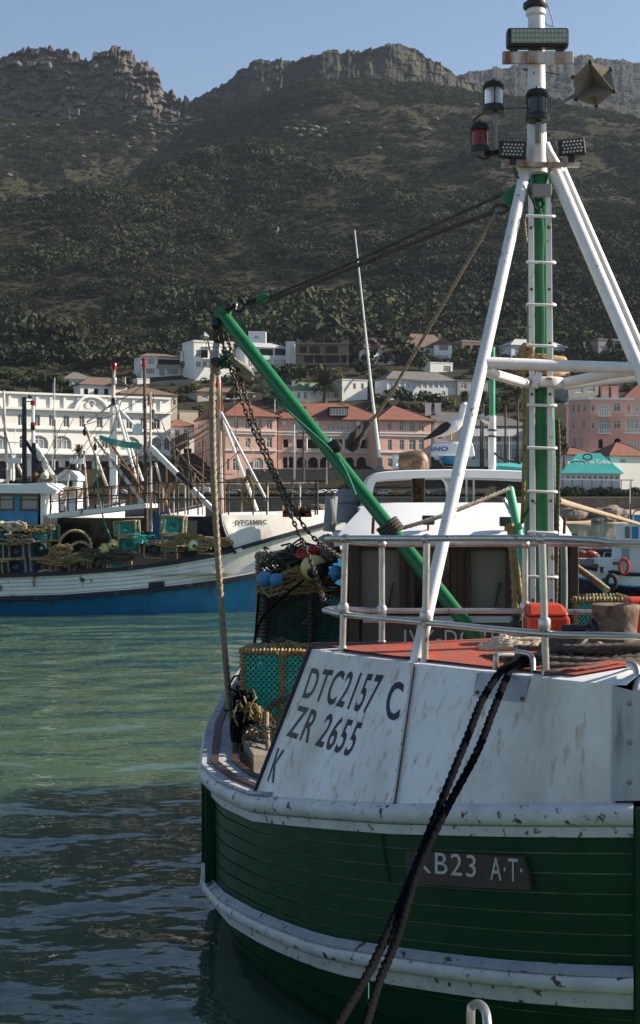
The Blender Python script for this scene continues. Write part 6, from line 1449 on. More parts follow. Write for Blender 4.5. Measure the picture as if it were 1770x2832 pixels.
m = MB(); m.prism([P(1200, 1205, d - .3), P(1246, 1205, d - .3), P(1212, 1176, d - .3)], (0, .4, 0)); m.build('gable', 'trim_white', gh.root, smooth=0)
# --- tall pink building at the right edge
pt_ = Bldg('pink_tower_block', 'tall pink apartment building with white balconies at the right edge', 'building', (fx(1670, 345), 345, 8))
d = 345.0; w1 = [(1582, 1589, 1120, 1140), (1597, 1602, 1118, 1138), (1612, 1620, 1118, 1138), (1582, 1590, 1165, 1188), (1611, 1619, 1160, 1186), (1585, 1593, 1212, 1240, 'a'), (1603, 1612, 1212, 1240, 'a')]
q1 = pt_.block((fx(1573, d + 4), d + 4), (fx(1632, d), d), 14, 6, fz(1105, d), 'pink_wall2', w1, depth=.3)
w2 = [(1636, 1645, 1122, 1137), (1636, 1645, 1170, 1186), (1657, 1685, 1120, 1150, 'r', 'glass_pale'), (1657, 1685, 1158, 1197, 'a', 'glass_pale'), (1655, 1668, 1214, 1240, 'a', 'open'), (1697, 1717, 1114, 1138), (1697, 1717, 1162, 1186), (1698, 1718, 1212, 1242, 'a', 'open'), (1736, 1770, 1216, 1240, 'a', 'glass_pale'), (1736, 1742, 1120, 1142), (1756, 1770, 1120, 1142, 'r', 'glass_pale'), (1732, 1780, 1158, 1196, 'r', 'glass_pale')]
q2 = pt_.block((fx(1632, d), d), (fx(1850, d + 3), d + 3), 18, 6, fz(1105, d), 'pink_wall2', w2, depth=.3)
pt_.flat(q1, fz(1105, d), 'trim_white', over=.05, name='cornice', th=.5); pt_.flat(q2, fz(1105, d), 'trim_white', over=.03, name='cornice', th=.5)
pt_.hip([(fx(1735, d), d + 2), (fx(1850, d), d + 2), (fx(1850, d), d + 15), (fx(1735, d), d + 15)], fz(1103, d), 44 / F * d, 'roof_red', .6)
for x in (1672, 1699): pt_.chimney(P(x, 1103, d + 5), 1.7, 3.0, 'pink_wall2')
for (x0, x1, y) in ((1654, 1688, 1151), (1654, 1688, 1199), (1728, 1790, 1198), (1728, 1790, 1150)):
    pt_.bar(P(x0 - 2, y, d - .6), P(x1 + 2, y, d - .6), 1.3, .3, 'trim_white', 'balcony_slab'); pt_.bar(P(x0, y - 12, d - 1.15), P(x1, y - 12, d - 1.15), .12, .12, 'trim_white', 'balcony_rail')
    for i in range(8): pt_.bar(P(x0 + (x1 - x0) * i / 7, y, d - 1.15), P(x0 + (x1 - x0) * i / 7, y - 12, d - 1.15), .12, .1, 'trim_white', 'baluster')
# --- teal roofed restaurant
ct = Bldg('restaurant', 'low restaurant under a teal hip roof with white lettering', 'building', (fx(1640, 322), 322, 6))
d = 322.0; q = ct.block((fx(1560, d), d), (fx(1715, d), d), 9, 4.5, fz(1310, d), 'white_wall_b', row(1566, 1712, 10, 11, 1314, 1328, 'r', 'glass_far'))
rv = MB(); ra, rb2, rc_, rd = P(1550, 1308, d - 1), P(1728, 1310, d - 1), P(1660, 1253, d + 5), P(1598, 1253, d + 5); bk_ = [P(1556, 1308, d + 11), P(1722, 1308, d + 11)]
rv.add([ra, rb2, rc_, rd, bk_[1], bk_[0]], [(0, 1, 2, 3), (1, 4, 2), (4, 5, 3, 2), (5, 0, 3)]); rbv_ = rv.bvh(); rof = rv.build('roof', 'roof_teal', ct.root, smooth=0)
decal('lettering', 'Cape to Cuba', [(1588, 1285), (1690, 1285), (1682, 1271), (1586, 1270)], rbv_, 'trim_white', rof, off=.15)
MB().torus(P(1625, 1264, d + 2.6), 1.0, .16, axis=(0, -1, .5), n=18, m=6, sc=(1, .8)).build('roof_badge', 'black', rof)
ct.bar(P(1550, 1325, d - 3), P(1752, 1328, d - 3), .4, .3, 'trim_white', 'pergola_beam')
for i in range(8): ct.bar(P(1556 + i * 27, 1350, d - 3), P(1556 + i * 27, 1326, d - 3), .2, .2, 'grey_wood', 'pergola_post')
simple('shop_house', 'low white shop with orange red hip roof at the right edge', 1688, 1800, 1262, 1320, 'white_wall', 'roof_red', 'hip', 38, [(1715, 1730, 1268, 1280)], d=330, dp=10, group='houses along the shore road')
simple('shop_house', 'low red roofed house tucked behind the teal restaurant', 1570, 1640, 1258, 1300, 'white_wall', 'roof_red', 'hip', 22, [], d=338, dp=8, group='houses along the shore road')

# --- sea wall, road, beach
sw = thing('sea_wall', (0, 317, 0), 'long brown stone sea wall along the shore', 'wall')
for i in range(40):
    x0 = -220 + i * 11; MB().box((x0 + 5.45, 316.5 + .15 * (i % 3), 2.4 + .04 * (i % 4)), (10.9, 3, 5.6)).build('wall_section', 'stone_wall', sw, smooth=0)
MB().box((0, 316.4, 5.36), (440, 3.4, .3)).build('coping', 'concrete', sw, smooth=0)
MB().box((0, 320, 3.6), (440, 6.0, 3.7)).build('backfill', 'stone_wall', sw, smooth=0)
tag(MB().box((0, 327, 5.62), (460, 9.5, .3)).build('road', 'asphalt', None, smooth=0), 'coastal road behind the sea wall', kind='structure')
rows = []
for i in range(30):
    x = 44 + i * 4; y0 = 292 + 5 * math.sin(i * .45) + (6 if i < 4 else 0); rows.append([Vector((x, y0 - 8, -.6)), Vector((x, y0, .15)), Vector((x, y0 + 6, .9 + .2 * math.sin(i))), Vector((x, 312, 2.3)), Vector((x, 316, 3.0))])
tag(MB().grid(rows).build('beach', 'sand', None), 'small sandy beach under the sea wall', kind='structure')
rk = [rock_mesh(40 + k, 3, .7) for k in range(5)]
for me in rk: me.materials.append(M('rock'))
RL = [(1582, 1424, 3.4), (1600, 1428, 2.0), (1560, 1428, 2.6), (1618, 1424, 1.5), (1640, 1424, 1.3), (1660, 1418, 2.2), (1690, 1420, 3.2), (1712, 1422, 2.4), (1668, 1446, 2.4), (1684, 1450, 2.0), (1652, 1450, 1.4), (1700, 1448, 1.6), (1730, 1440, 2.0), (1745, 1432, 1.6), (870, 1404, 1.4), (890, 1406, 2.0), (925, 1404, 1.5)]
BL = ['large rounded boulder on the beach beside the visor corner', 'boulder right of the large one beside the visor corner', 'boulder half hidden behind the white visor corner', 'small boulder alone on the sand right of the left pile', 'smallest boulder in the middle of the sand',
      'flat boulder at the left end of the long rock pile', 'biggest boulder of the long rock pile under the wall', 'boulder at the right end of the long rock pile', 'dark wet boulder at the water edge, largest of the wet rocks', 'dark wet boulder right in the middle of the wet rocks', 'dark wet boulder at the left end of the wet rocks', 'dark wet boulder at the right end of the wet rocks',
      'boulder left of the aerial of the cabin boat', 'boulder behind the aerial of the cabin boat', 'shore boulder left of the dome vent, smallest', 'shore boulder left of the dome vent, largest', 'shore boulder directly behind the dome vent']
for i, (px, py, s) in enumerate(RL):
    d = 298 if py > 1432 else 306; o = bpy.data.objects.new('boulder', rk[i % 5]); col.objects.link(o); p = P(px, py, d); o.location = (p.x, d, max(p.z, .3)); o.scale = (s, s * .8, s * .75); o.rotation_euler = (0, 0, i * 1.3)
    tag(o, BL[i], 'boulder', 'beach boulders' if px > 1000 else 'boulders below the wall')

# --- lamp posts and utility poles
def pole(px, y0, y1, label, w_=.14, arm=None, mat='pole_grey', d=None, cat='pole'):
    d = d or ground_hit(px, y1); r_ = thing('utility_pole' if not arm else 'street_lamp', P(px, y1, d), label, cat, 'poles of the town')
    MB().tube([P(px, y1 + 4, d), P(px, y0, d)], [w_ * 1.3, w_ * .8], 8).build('post', mat, r_)
    if arm == 'cross': MB().bar(P(px - 12, y0 + 9, d - .2), P(px + 12, y0 + 9, d - .2), .2, .2).build('crossarm', 'bark', r_, smooth=0)
    elif arm == 'lamp': MB().bar(P(px, y0, d), P(px + 7, y0 - 1, d - 1), .12, .12).build('lamp_arm', mat, r_, smooth=0); MB().box(P(px + 9, y0 - 1, d - 1.2), (.9, .35, .18)).build('lamp_head', mat, r_, smooth=0)
pole(814, 1174, 1322, 'white lamp post in front of the pink building', .16, None, 'trim_white', 334, 'lamp post')
pole(839, 1188, 1326, 'brown wooden utility pole with crossarm before the pink building', .26, 'cross', 'bark', 334)
pole(26, 942, 998, 'wooden pole on the upper road at the left edge', .22, None, 'grey_wood'); pole(308, 934, 980, 'thin pale pole on the hillside above the villa', .14, None, 'trim_white')
pole(848, 893, 950, 'lamp post standing behind the unfinished building', .14, 'lamp', 'trim_white'); pole(868, 975, 1028, 'wooden pole in front of the unfinished building', .18, None, 'grey_wood')
pole(1330, 1130, 1290, 'brown wooden pole left of the tall palms', .22, 'cross', 'bark', 345); pole(903, 1272, 1335, 'short dark pole between the parked cars', .14, None, 'pole_grey', 328)
pole(1408, 1190, 1300, 'slim white flagpole between the palms', .1, None, 'trim_white', 338); pole(760, 1098, 1140, 'thin white post above the pink roof', .1, None, 'trim_white')
# hillside road fence line
fn = thing('hillside_fence', P(180, 995, 545), 'thin wire fence along the road above the houses', 'fence')
for i in range(26):
    px = 40 + i * 16; py = 1000 - i * 2.2; d = 545; z = hz(fx(px, d), d); MB().bar((fx(px, d), d, z - .3), (fx(px, d), d, z + 2.2), .12, .12).build('post', 'pole_grey', fn, smooth=0)
rw_ = thing('retaining_wall', P(480, 1062, 480), 'grey retaining wall terrace between the villas', 'wall'); d = ground_hit(480, 1066)
for i in range(6): MB().bar(P(430 + i * 18, 1064 - i * 1.2, d), P(447.6 + i * 18, 1063 - i * 1.2, d), .5, 2.2 + .1 * (i % 2)).build('wall_section', 'concrete', rw_, smooth=0)
rw_ = thing('boundary_fence', P(1000, 930, 570), 'long brown board fence on the slope above the houses', 'fence')
d = ground_hit(960, 930)
for i in range(30): MB().bar(P(835 + i * 8, 932 - i * .6, d), P(842.4 + i * 8, 931.6 - i * .6, d), .2, 3.0 + .3 * (i % 2)).build('board', 'brick_raw', rw_, smooth=0)
# ------------------------------------------------------------------ trees, palms, hedges, cars
crowns = []
for k in range(7):
    vs, fs = leaf_cloud(420, 300 + k, dome=False, size=.2, sq=.8)
    for mt in ('leaf_a', 'leaf_b'):
        me = bpy.data.meshes.new('crown'); me.from_pydata(vs, [], fs); me.update(); me.materials.append(M(mt)); crowns.append(me)
trk = MB().tube([Vector((0, 0, -.6)), Vector((.03, 0, .1)), Vector((0, .04, .5))], [.09, .07, .05], 7)
for a in range(4): trk.tube([Vector((0, .02, .3)), Vector((.25 * math.cos(a * 1.6), .25 * math.sin(a * 1.6), .55 + .08 * a))], [.045, .015], 5)
trunk_me = bpy.data.meshes.new('trunk'); trunk_me.from_pydata([tuple(v) for v in trk.v], [], trk.f); trunk_me.materials.append(M('bark'))
def tree(px, py, wpx, label, d=None, var=None, tall=.9, name='tree', cat='tree', group='trees among the houses'):
    """px,py: foot of the tree in the photo; wpx: crown width in photo pixels"""
    d = d or ground_hit(px, py); s = wpx / F * d / 1.5; z = hz(fx(px, d), d)
    r_ = thing(name, (fx(px, d), d, z), label, cat, group); r_.scale = (s, s, s * tall); r_.rotation_euler = (0, 0, (px * 7 + py) % 6.28)
    for me, nm in ((crowns[(var if var is not None else int(px + py)) % len(crowns)], 'crown'), (trunk_me, 'trunk')):
        o = bpy.data.objects.new(nm, me); col.objects.link(o); o.parent = r_; o.location = (0, 0, .55 if nm == 'crown' else 0)
    return r_
T = [(60, 1000, 60, 'tree on the upper road at the far left'), (130, 1010, 50, 'second tree from the left on the upper road'), (215, 1005, 70, 'wide tree on the upper road above the hotel pediment'), (30, 1060, 50, 'tree behind the hotel left corner'),
     (75, 1085, 60, 'bright bush just above the hotel parapet, leftmost'), (120, 1088, 55, 'bright bush above the hotel parapet next to the thin aerials'), (165, 1085, 46, 'bright bush above the hotel parapet left of the gable house'), (275, 1020, 60, 'tree between the grey hip roof and white villa'),
     (345, 1020, 70, 'dark tree left of the white villa'), (350, 1068, 30, 'small tree right of the brick gable'), (405, 975, 60, 'tree above the white villa roof'), (520, 1040, 46, 'tree right of the white villa'), (500, 1120, 40, 'tree above the cream block'),
     (525, 1100, 50, 'dark tree left of the long low brown house'), (600, 1075, 44, 'tree under the white flat block'), (660, 1065, 50, 'tree between flat block and modern house'), (640, 1110, 40, 'bush below the long low brown house'), (740, 1058, 56, 'dark tree below the modern house'), (780, 1052, 60, 'large dark tree left of the date palm'),
     (830, 1058, 56, 'dark tree directly behind the date palm'), (770, 1110, 40, 'dark bush above the pink roof left of the palm'), (965, 960, 46, 'yellowish tree between unfinished building and pyramid roof'), (1090, 962, 40, 'tree behind the pyramid roof house'), (1120, 1000, 36, 'bush left of the white gabled house'), (1000, 1040, 56, 'tree above the picket roof house'),
     (1030, 1090, 46, 'dark tree between picket house and long bungalow'), (1160, 1025, 46, 'tree above the long bungalow'), (1262, 1000, 46, 'tall tree right of the white gabled house'), (1255, 950, 50, 'tree above the gabled house chimney'), (1275, 1085, 46, 'tree right of the long bungalow'), (1110, 1122, 60, 'low hedge bush below the long bungalow'), (1200, 1122, 50, 'low hedge bush behind the pink hip roof'),
     (1340, 1010, 60, 'dark tree behind the mast leg cross tube'), (1400, 1030, 50, 'dark tree left of the mast below the cross tube'), (1590, 960, 60, 'tree right of the mast ladder'), (1640, 965, 60, 'tree left of the verandah house'), (1600, 1050, 50, 'tree above the grey house right of the mast'), (1700, 1060, 60, 'dark tree above the pink tower block'), (1750, 1040, 60, 'dark tree at the right edge above the pink tower'),
     (1640, 1262, 46, 'flowering bush before the pink tower block'), (1680, 1275, 50, 'dark bush right of the teal roof'), (1560, 1285, 40, 'dark shrub left of the teal roof'), (1440, 1290, 40, 'dark shrub left of the mast at the verandahs'), (1745, 1310, 46, 'dark shrub at the right edge by the shop'), (905, 965, 40, 'small tree on the unfinished building slope'),
     (700, 940, 70, 'dark tree above the modern house tower'), (580, 940, 60, 'dark tree above the flat block'), (470, 960, 60, 'dark tree up the slope right of the villa'), (160, 950, 60, 'dark tree up the slope at left'), (1480, 945, 60, 'dark tree up the slope behind the mast')]
for i, (px, py, w_, lab) in enumerate(T): tree(px, py, w_, lab)
# filler shrubs in the gardens: ground cover too dense to count
NS = 4000; g = np.random.default_rng(5); sx_ = g.uniform(-.3, .3, NS); sd = g.uniform(372, 640, NS); pX = sx_ * sd; okm = g.random(NS) < np.clip(.6 + fbm(pX / 25, sd / 25, 91) * 2.2, 0, 1)
for hx0, hx1, hd in HS: okm &= ~((pX > hx0) & (pX < hx1) & (sd > hd - 13) & (sd < hd + 4))
scatter('garden_shrubs', np.stack([pX, sd, terrain(pX, sd) - .3], -1)[okm], (1.0 + 2.2 * g.random(okm.sum()) ** 2), g.random(okm.sum()) * 6.28, [bpy.data.objects.new('shrub', crowns[k]) for k in (0, 1, 5, 6)], 'green garden shrubs between the hillside houses')
hX = np.linspace(-95, 120, 420); hY = 320.5 + g.normal(0, .6, 420); hs_ = .9 + g.random(420) * 1.0
keep_h = (hX > 44) | (g.random(420) < .55)
scatter('shore_hedge', np.stack([hX, hY, np.full(420, 5.4)], -1)[keep_h], hs_[keep_h] * np.where(hX > 44, 1.35, .8)[keep_h], g.random(keep_h.sum()) * 6.28, [bpy.data.objects.new('shrub', crowns[k]) for k in (0, 3, 4)], 'low green hedge along the top of the sea wall')

def frond_mesh(seed, L=1.0, leaf=.3, droop=.5):
    g = random.Random(seed); m = MB(); pts = []
    for i in range(9):
        s = i / 8; pts.append(Vector((L * s * (1 - .18 * droop * s), 0, L * (.35 * s - droop * s * s * .75))))
    m.tube(pts, [.014 * (1 - .7 * i / 8) for i in range(9)], 4)
    for i in range(1, 34):
        s = i / 34; k = s * 8; a = pts[int(k)].lerp(pts[min(8, int(k) + 1)], k % 1); l = leaf * (1 - .55 * s) * (.6 + .4 * min(1, s * 5))
        for sg in (-1, 1):
            tipv = a + Vector((l * .55, sg * l * .75, -l * .25 + g.uniform(-.03, .03))); b = a + Vector((.035, 0, 0)); m.add([a, b, tipv], [(0, 1, 2)])
    me = bpy.data.meshes.new('frond'); me.from_pydata([tuple(v) for v in m.v], [], m.f); me.materials.append(M('palm_leaf')); return me
fronds = [frond_mesh(1, 1, .28, .35), frond_mesh(2, 1, .28, .75), frond_mesh(3, 1, .26, 1.15)]
fan = [frond_mesh(4, 1, .5, .4), frond_mesh(5, 1, .5, 1.0)]
def palm(px, ytop, ybase, wpx, label, d, n=38, tr=.35, kinds=fronds, skirt=False):
    base = P(px, ybase, d); top = P(px, ytop, d); r_ = thing('palm_tree', base, label, 'palm tree', 'palms of the town'); L = wpx / F * d * .5
    hgt = top.z - base.z; MB().tube([base - Vector((0, 0, .8)), base.lerp(top, .3), base.lerp(top, .6) + Vector((.1, 0, 0)), top], [tr * 1.3, tr, tr * .85, tr * 1.1], 10).build('trunk', 'palm_bark', r_)
    g = random.Random(int(px))
    for i in range(n):
        f = i / n; o = bpy.data.objects.new('frond', kinds[min(len(kinds) - 1, int(f * len(kinds)))]); col.objects.link(o); o.parent = r_; o.location = top - base
        o.rotation_euler = (g.uniform(-.3, .3), -(1.15 - f * (2.1 if skirt else 1.55)) + g.uniform(-.15, .15), i * 2.39996 + g.uniform(-.2, .2)); o.scale = (L * g.uniform(.85, 1.1),) * 3
palm(898, 1062, 1116, 112, 'large bushy date palm above the pink roof', ground_hit(898, 1114), 64, .7)
palm(218, 1252, 1330, 56, 'short palm in front of the white hotel', 338, 40, .3)
palm(1283, 1098, 1285, 40, 'tall fan palm behind the gull, leftmost of the row', 350, 30, .28, fan, True); palm(1335, 1098, 1290, 40, 'tall fan palm hidden by the mast leg', 344, 30, .28, fan, True)
palm(1397, 1108, 1292, 52, 'tall fan palm left of the slim white flagpole', 342, 34, .28, fan, True); palm(1431, 1090, 1285, 46, 'tall fan palm with yellowing crown left of the mast', 348, 34, .28, fan, True)
palm(1560, 1240, 1290, 36, 'small palm right of the mast at the red roof', 332, 26, .25, fan)
# a bare tree
bt_ = thing('bare_tree', P(728, 1108, ground_hit(728, 1106)), 'bare leafless grey tree above the pink roof', 'tree', None); g = random.Random(4); c0 = ORG[bt_.name]
m = MB(); m.tube([c0, c0 + Vector((.1, 0, 3))], [.22, .14], 6); m.build('trunk', 'bare_twig', bt_)
m = MB()
for i in range(70):
    a = c0 + Vector((.1, 0, 1.4 + g.random() * 1.8)); b = a + Vector((g.gauss(0, 1.6), g.gauss(0, 1.2), 1.5 + g.random() * 4)); m.tube([a, a.lerp(b, .5) + Vector((g.gauss(0, .25), 0, .1)), b], [.07, .045, .015], 4)
    for j in range(3): e = a.lerp(b, .5 + .15 * j); m.tube([e, e + Vector((g.gauss(0, .7), g.gauss(0, .5), .5 + g.random()))], [.03, .01], 3)
m.build('branches', 'bare_twig', bt_, smooth=0)

# cars
def car_parts(body='car_white', van=False, small=False):
    """a car seen from its side, 4.4 m long, along x, on wheels at z=0"""
    r_ = bpy.data.objects.new('parked_car', None); col.objects.link(r_); ORG[r_.name] = Vector()
    L = 4.9 if van else (3.8 if small else 4.4); W_ = 1.8
    if van: prof = [(-L / 2, .35), (-L / 2 + .02, 1.0), (-L / 2 + .3, 1.1), (-L / 2 + 1.0, 1.28), (-L / 2 + 1.6, 1.95), (L / 2 - .25, 2.0), (L / 2, 1.7), (L / 2, .35)]
    else: prof = [(-L / 2, .35), (-L / 2, .7), (-L / 2 + .15, .85), (-L / 2 + 1.1, .98), (-L / 2 + 1.75, 1.42), (L / 2 - 1.1, 1.45), (L / 2 - .35, 1.0), (L / 2, .92), (L / 2, .35)]
    MB().prism([Vector((x, -W_ / 2, z)) for x, z in prof], (0, W_, 0)).build('body', body, r_, smooth=0, bevel=.1)
    def win(pts, nm):
        for s_ in (-1, 1): MB().prism([Vector((x, s_ * (W_ / 2 + .012), z)) for x, z in pts], (0, -s_ * .03, 0)).build(nm, 'window_dark', r_, smooth=0)
    if van: win([(-L / 2 + 1.15, 1.3), (-L / 2 + 1.7, 1.82), (-L / 2 + 2.3, 1.82), (-L / 2 + 2.3, 1.3)], 'side_window')
    else: win([(-L / 2 + 1.3, 1.0), (-L / 2 + 1.8, 1.34), (-.05, 1.37), (-.05, 1.0)], 'side_window'); win([(.05, 1.0), (.05, 1.37), (L / 2 - 1.15, 1.36), (L / 2 - .7, 1.02)], 'side_window')
    for x in (-L / 2 + .8, L / 2 - .8):
        for s_ in (-1, 1):
            t_ = MB().lathe((x, s_ * (W_ / 2 - .1), .32), [(.32, -.1), (.32, .1), (.2, .12)], axis=(0, s_, 0), n=14).build('wheel', 'black_rubber', r_); MB().lathe((x, s_ * (W_ / 2 - .1), .32), [(.18, .1), (.17, .125), (.05, .13)], axis=(0, s_, 0), n=10).build('rim', 'steel', t_)
    for s_ in (-.6, .6): MB().box((-L / 2 - .005, s_, .72), (.06, .3, .13)).build('headlight', 'clear_lens', r_, smooth=0); MB().box((L / 2 + .005, s_, .8), (.06, .22, .16)).build('taillight', 'red_lens', r_, smooth=0)
    return r_
protos = {'w': car_parts('car_white'), 's': car_parts('car_silver'), 'v': car_parts('car_white', van=True), 'b': car_parts('car_blue'), 'r': car_parts('car_red', small=True), 'c': car_parts('car_white', small=True)}
CARS = [(552, 'v', 0, 'white panel van right of the hotel'), (648, 'w', 0, 'white car behind the rusty foremast'), (690, 's', 180, 'silver car right of the white mast legs'), (795, 'c', 0, 'white hatchback under the white lamp post'), (848, 's', 180, 'silver car beside the wooden pole'),
        (885, 'c', 30, 'white car partly hidden behind a white hatchback'), (915, 'w', 40, 'white hatchback nearest the green boom'), (950, 's', 0, 'grey car just right of the green boom'), (200, 's', 0, 'grey car behind the small white cabin at left'), (330, 'w', 0, 'white car in front of the hotel verandah'),
        (1215, 'b', 0, 'dark blue car under the white canopy'), (1160, 'w', 180, 'white car under the canopy left of the blue one'), (1060, 's', 0, 'silver car seen through the canopy left end'), (735, 'r', 180, 'small red car between two chains'), (420, 's', 180, 'silver car behind the dark rusty mast')]
used = set()
for px, k, rz, lab in CARS:
    o = protos[k] if k not in used else copy_tree(protos[k]); used.add(k); d = 328.5 if rz in (0, 180) else 326.5
    o.location = (fx(px, d), d, 5.78); o.rotation_euler = (0, 0, R(rz)); tag(o, lab, 'car' if k != 'v' else 'van', 'cars parked along the shore road')
    if k == 'v': o.name = 'panel_van'

dg_ = ground_hit(938, 1026); yt = thing('yellow_truck', P(938, 1034, dg_), 'small yellow construction truck below the unfinished building', 'truck'); c = P(938, 1030, dg_ - 1)
MB().box(c + Vector((0, 0, 1.0)), (2.3, 2.0, 1.7)).build('cab', 'yellow', yt, smooth=0, bevel=.1); MB().box(c + Vector((-2.9, 0, .9)), (3.2, 2.0, 1.2)).build('bed', 'car_white', yt, smooth=0, bevel=.05); MB().box(c + Vector((0, -1.02, 1.3)), (1.4, .05, .7)).build('window', 'window_dark', yt, smooth=0)
for x in (-3.6, -.2): MB().lathe(c + Vector((x, -.9, .0)), [(.45, -.12), (.45, .12)], axis=(0, 1, 0), n=12).build('wheel', 'black_rubber', yt)
# ------------------------------------------------------------------ the blue and white boat across the basin
TD = 53.5
def T2(x, y, dd=0): return P(x, y, TD + dd)
tky = thing('fishing_boat', (fx(450, TD), TD, 0), 'blue and white fishing boat loaded with lobster traps', 'fishing boat')
def prof(pts): xs = [p[0] for p in pts]; ys = [p[1] for p in pts]; return lambda x: float(np.interp(x, xs, ys))
t_gun = prof([(-420, 1590), (-200, 1594), (0, 1592), (180, 1585), (357, 1572), (480, 1556), (595, 1536), (744, 1494), (900, 1452), (960, 1436)])
t_rub = prof([(-420, 1652), (0, 1655), (180, 1650), (357, 1637), (480, 1626), (595, 1613), (714, 1592), (820, 1566), (900, 1545), (960, 1528)])
t_top = prof([(607, 1426), (750, 1423), (900, 1419), (960, 1417)])
# half breadth: broad amidships, closing to the stem at column 960
def t_half(px, lev):
    f = max(0, (px - 300) / 660); b = 2.5 * (1 - f ** 2.0) if f < 1 else 0
    if px < -150: b *= 1 - ((-150 - px) / 420) ** 2 * .3
    return max(.03, b * (1.0, .93, .72)[lev])
def t_pt(px, py, lev, sgn=-1):
    """point on the hull side nearest the camera (sgn -1) or its far side"""
    X = fx(px, TD); b = t_half(px, lev); z = EYE - (py - HY) / F * (TD - (2.5 if sgn < 0 else 0) * 0); return Vector((X, TD + 2.4 + sgn * b, z))
cols = [-420 + 20 * i for i in range(70)]
def t_strip(name, mat, fa, fb, la, lb, out=0, parent=None, x0=-420, x1=960, n=2, sgn=-1):
    rows = []
    for px in cols:
        if px < x0 - 1 or px > x1 + 1: continue
        a, b = t_pt(px, fa(px), la, sgn), t_pt(px, fb(px), lb, sgn); a.y += sgn * out; b.y += sgn * out
        rows.append([a.lerp(b, k / n) for k in range(n + 1)])
    return MB().grid(rows).build(name, mat, parent or tky, smooth=50)
wl = lambda x: 1702 - 6 * max(0, (x - 300)) / 600
hull_t = t_strip('hull', 'tk_blue', t_rub, lambda x: 1730, 1, 2, n=4); t_strip('hull_far_side', 'tk_blue', t_gun, lambda x: 1730, 0, 2, sgn=1)
for j in range(6):
    t_strip('plank', 'tk_white' if j < 6 else 'tk_blue', lambda x, j=j: t_gun(x) + (t_rub(x) - t_gun(x)) * j / 6 + .8, lambda x, j=j: t_gun(x) + (t_rub(x) - t_gun(x)) * (j + 1) / 6 - .3, 0, 0, out=.006 * (j % 2) + .01, parent=hull_t, n=1, x1=620)
t_strip('bow_plating', 'tk_bow', t_gun, t_rub, 0, 1, out=.012, x0=620)
def t_rail(name, mat, f, lev, out, h, x0=-420, x1=960):
    m = MB(); rows = []
    for px in cols:
        if px < x0 or px > x1: continue
        p = t_pt(px, f(px), lev); q = Vector((0, -out, 0)); u = Vector((0, 0, h / 2)); rows.append([p + u, p + q + u * .8, p + q - u * .8, p - u])
    m.grid(rows, close=True); return m.build(name, mat, tky, smooth=50)
t_rail('gunwale_rail', 'tk_dark', t_gun, 0, .14, .17); t_rail('rub_rail', 'tk_dark', t_rub, 0, .13, .2); t_rail('rub_rail', 'tk_white', lambda x: t_rub(x) - 8, 0, .05, .05)
t_strip('boot_top', 'tk_red', lambda x: wl(x) - 5 * max(0, (x - 300)) / 500, lambda x: 1735, 2, 2, out=.06 + .0, x0=340)
# whaleback bow
rows = []
for px in cols:
    if px < 600: continue
    g = t_pt(px, t_gun(px) - 3, 0); tt = t_pt(px, t_top(max(607, px)), 0); tt.y += .35
    rows.append([g.lerp(tt, k / 4) for k in range(5)])
edge = rows[0]
m = MB(); cut = [(607, 0), (640, 0)]
for i, r in enumerate(rows):
    if i < 2:
        for k in range(5): r[k] = Vector((fx(607 + 44 * (1 - (k / 4)) ** 1.6 + (20 if i else 0), TD), r[k].y, r[k].z))
m.grid(rows); tb = m.bvh(); wbk = m.build('whaleback', 'tk_bow', tky, smooth=60)
MB().tube([p + Vector((-.01, -.02, 0)) for p in rows[0]], .06, 8).build('bow_edging', 'tk_dark', tky)
rows2 = [[r[-1], Vector((r[-1].x, TD + 2.4, r[-1].z + .1)), Vector((r[-1].x, 2 * (TD + 2.4) - r[-1].y, r[-1].z))] for r in rows]; MB().grid(rows2).build('foredeck', 'tk_white', tky)
m = MB(); a = rows[0]; m.add([a[0], a[-1], Vector((a[-1].x, TD + 4.5, a[-1].z)), Vector((a[-1].x, TD + 4.5, a[0].z))], [(0, 1, 2, 3)]); m.build('bow_bulkhead', 'window_dark', tky, smooth=0)
decal('lettering', 'DTC3505C', [(650, 1452), (739, 1450), (739, 1437), (650, 1439)], tb, 'black_paint', wbk, off=.03, bold=.025)
# name board
nb = MB(); q = [t_pt(747, 1550, 0), t_pt(835, 1529, 0), t_pt(835, 1510, 0), t_pt(747, 1529, 0)]; q = [p + Vector((0, -.06, 0)) for p in q]; nb.hexa(q, [p + Vector((0, -.05, 0)) for p in q]); nbv = nb.bvh(); no = nb.build('name_board', 'black_paint', tky, smooth=0)
decal('lettering', 'TICKEY DTA', [(751, 1547), (832, 1527), (832, 1513), (751, 1532)], nbv, 'letter_white', no, off=.02)
# freeing port and rust
m = MB(); q = [t_pt(412, 1628, 0), t_pt(455, 1624, 0), t_pt(455, 1607, 0), t_pt(412, 1611, 0)]; m.hexa([p + Vector((0, -.02, 0)) for p in q], [p + Vector((0, -.06, 0)) for p in q]); m.build('freeing_port', 'tk_dark', tky, smooth=0)
# deck inside
MB().add([(fx(-420, TD), TD - .1, 1.2), (fx(640, TD), TD - .1, 1.55), (fx(640, TD), TD + 4.9, 1.55), (fx(-420, TD), TD + 4.9, 1.2)], [(0, 1, 2, 3)]).build('working_deck', 'grey_wood', tky, smooth=0)
# inner far bulwark
MB().box((fx(100, TD), TD + 4.75, 1.7), (14, .1, 1.2)).build('bulwark', 'grey_wall', tky, smooth=0)
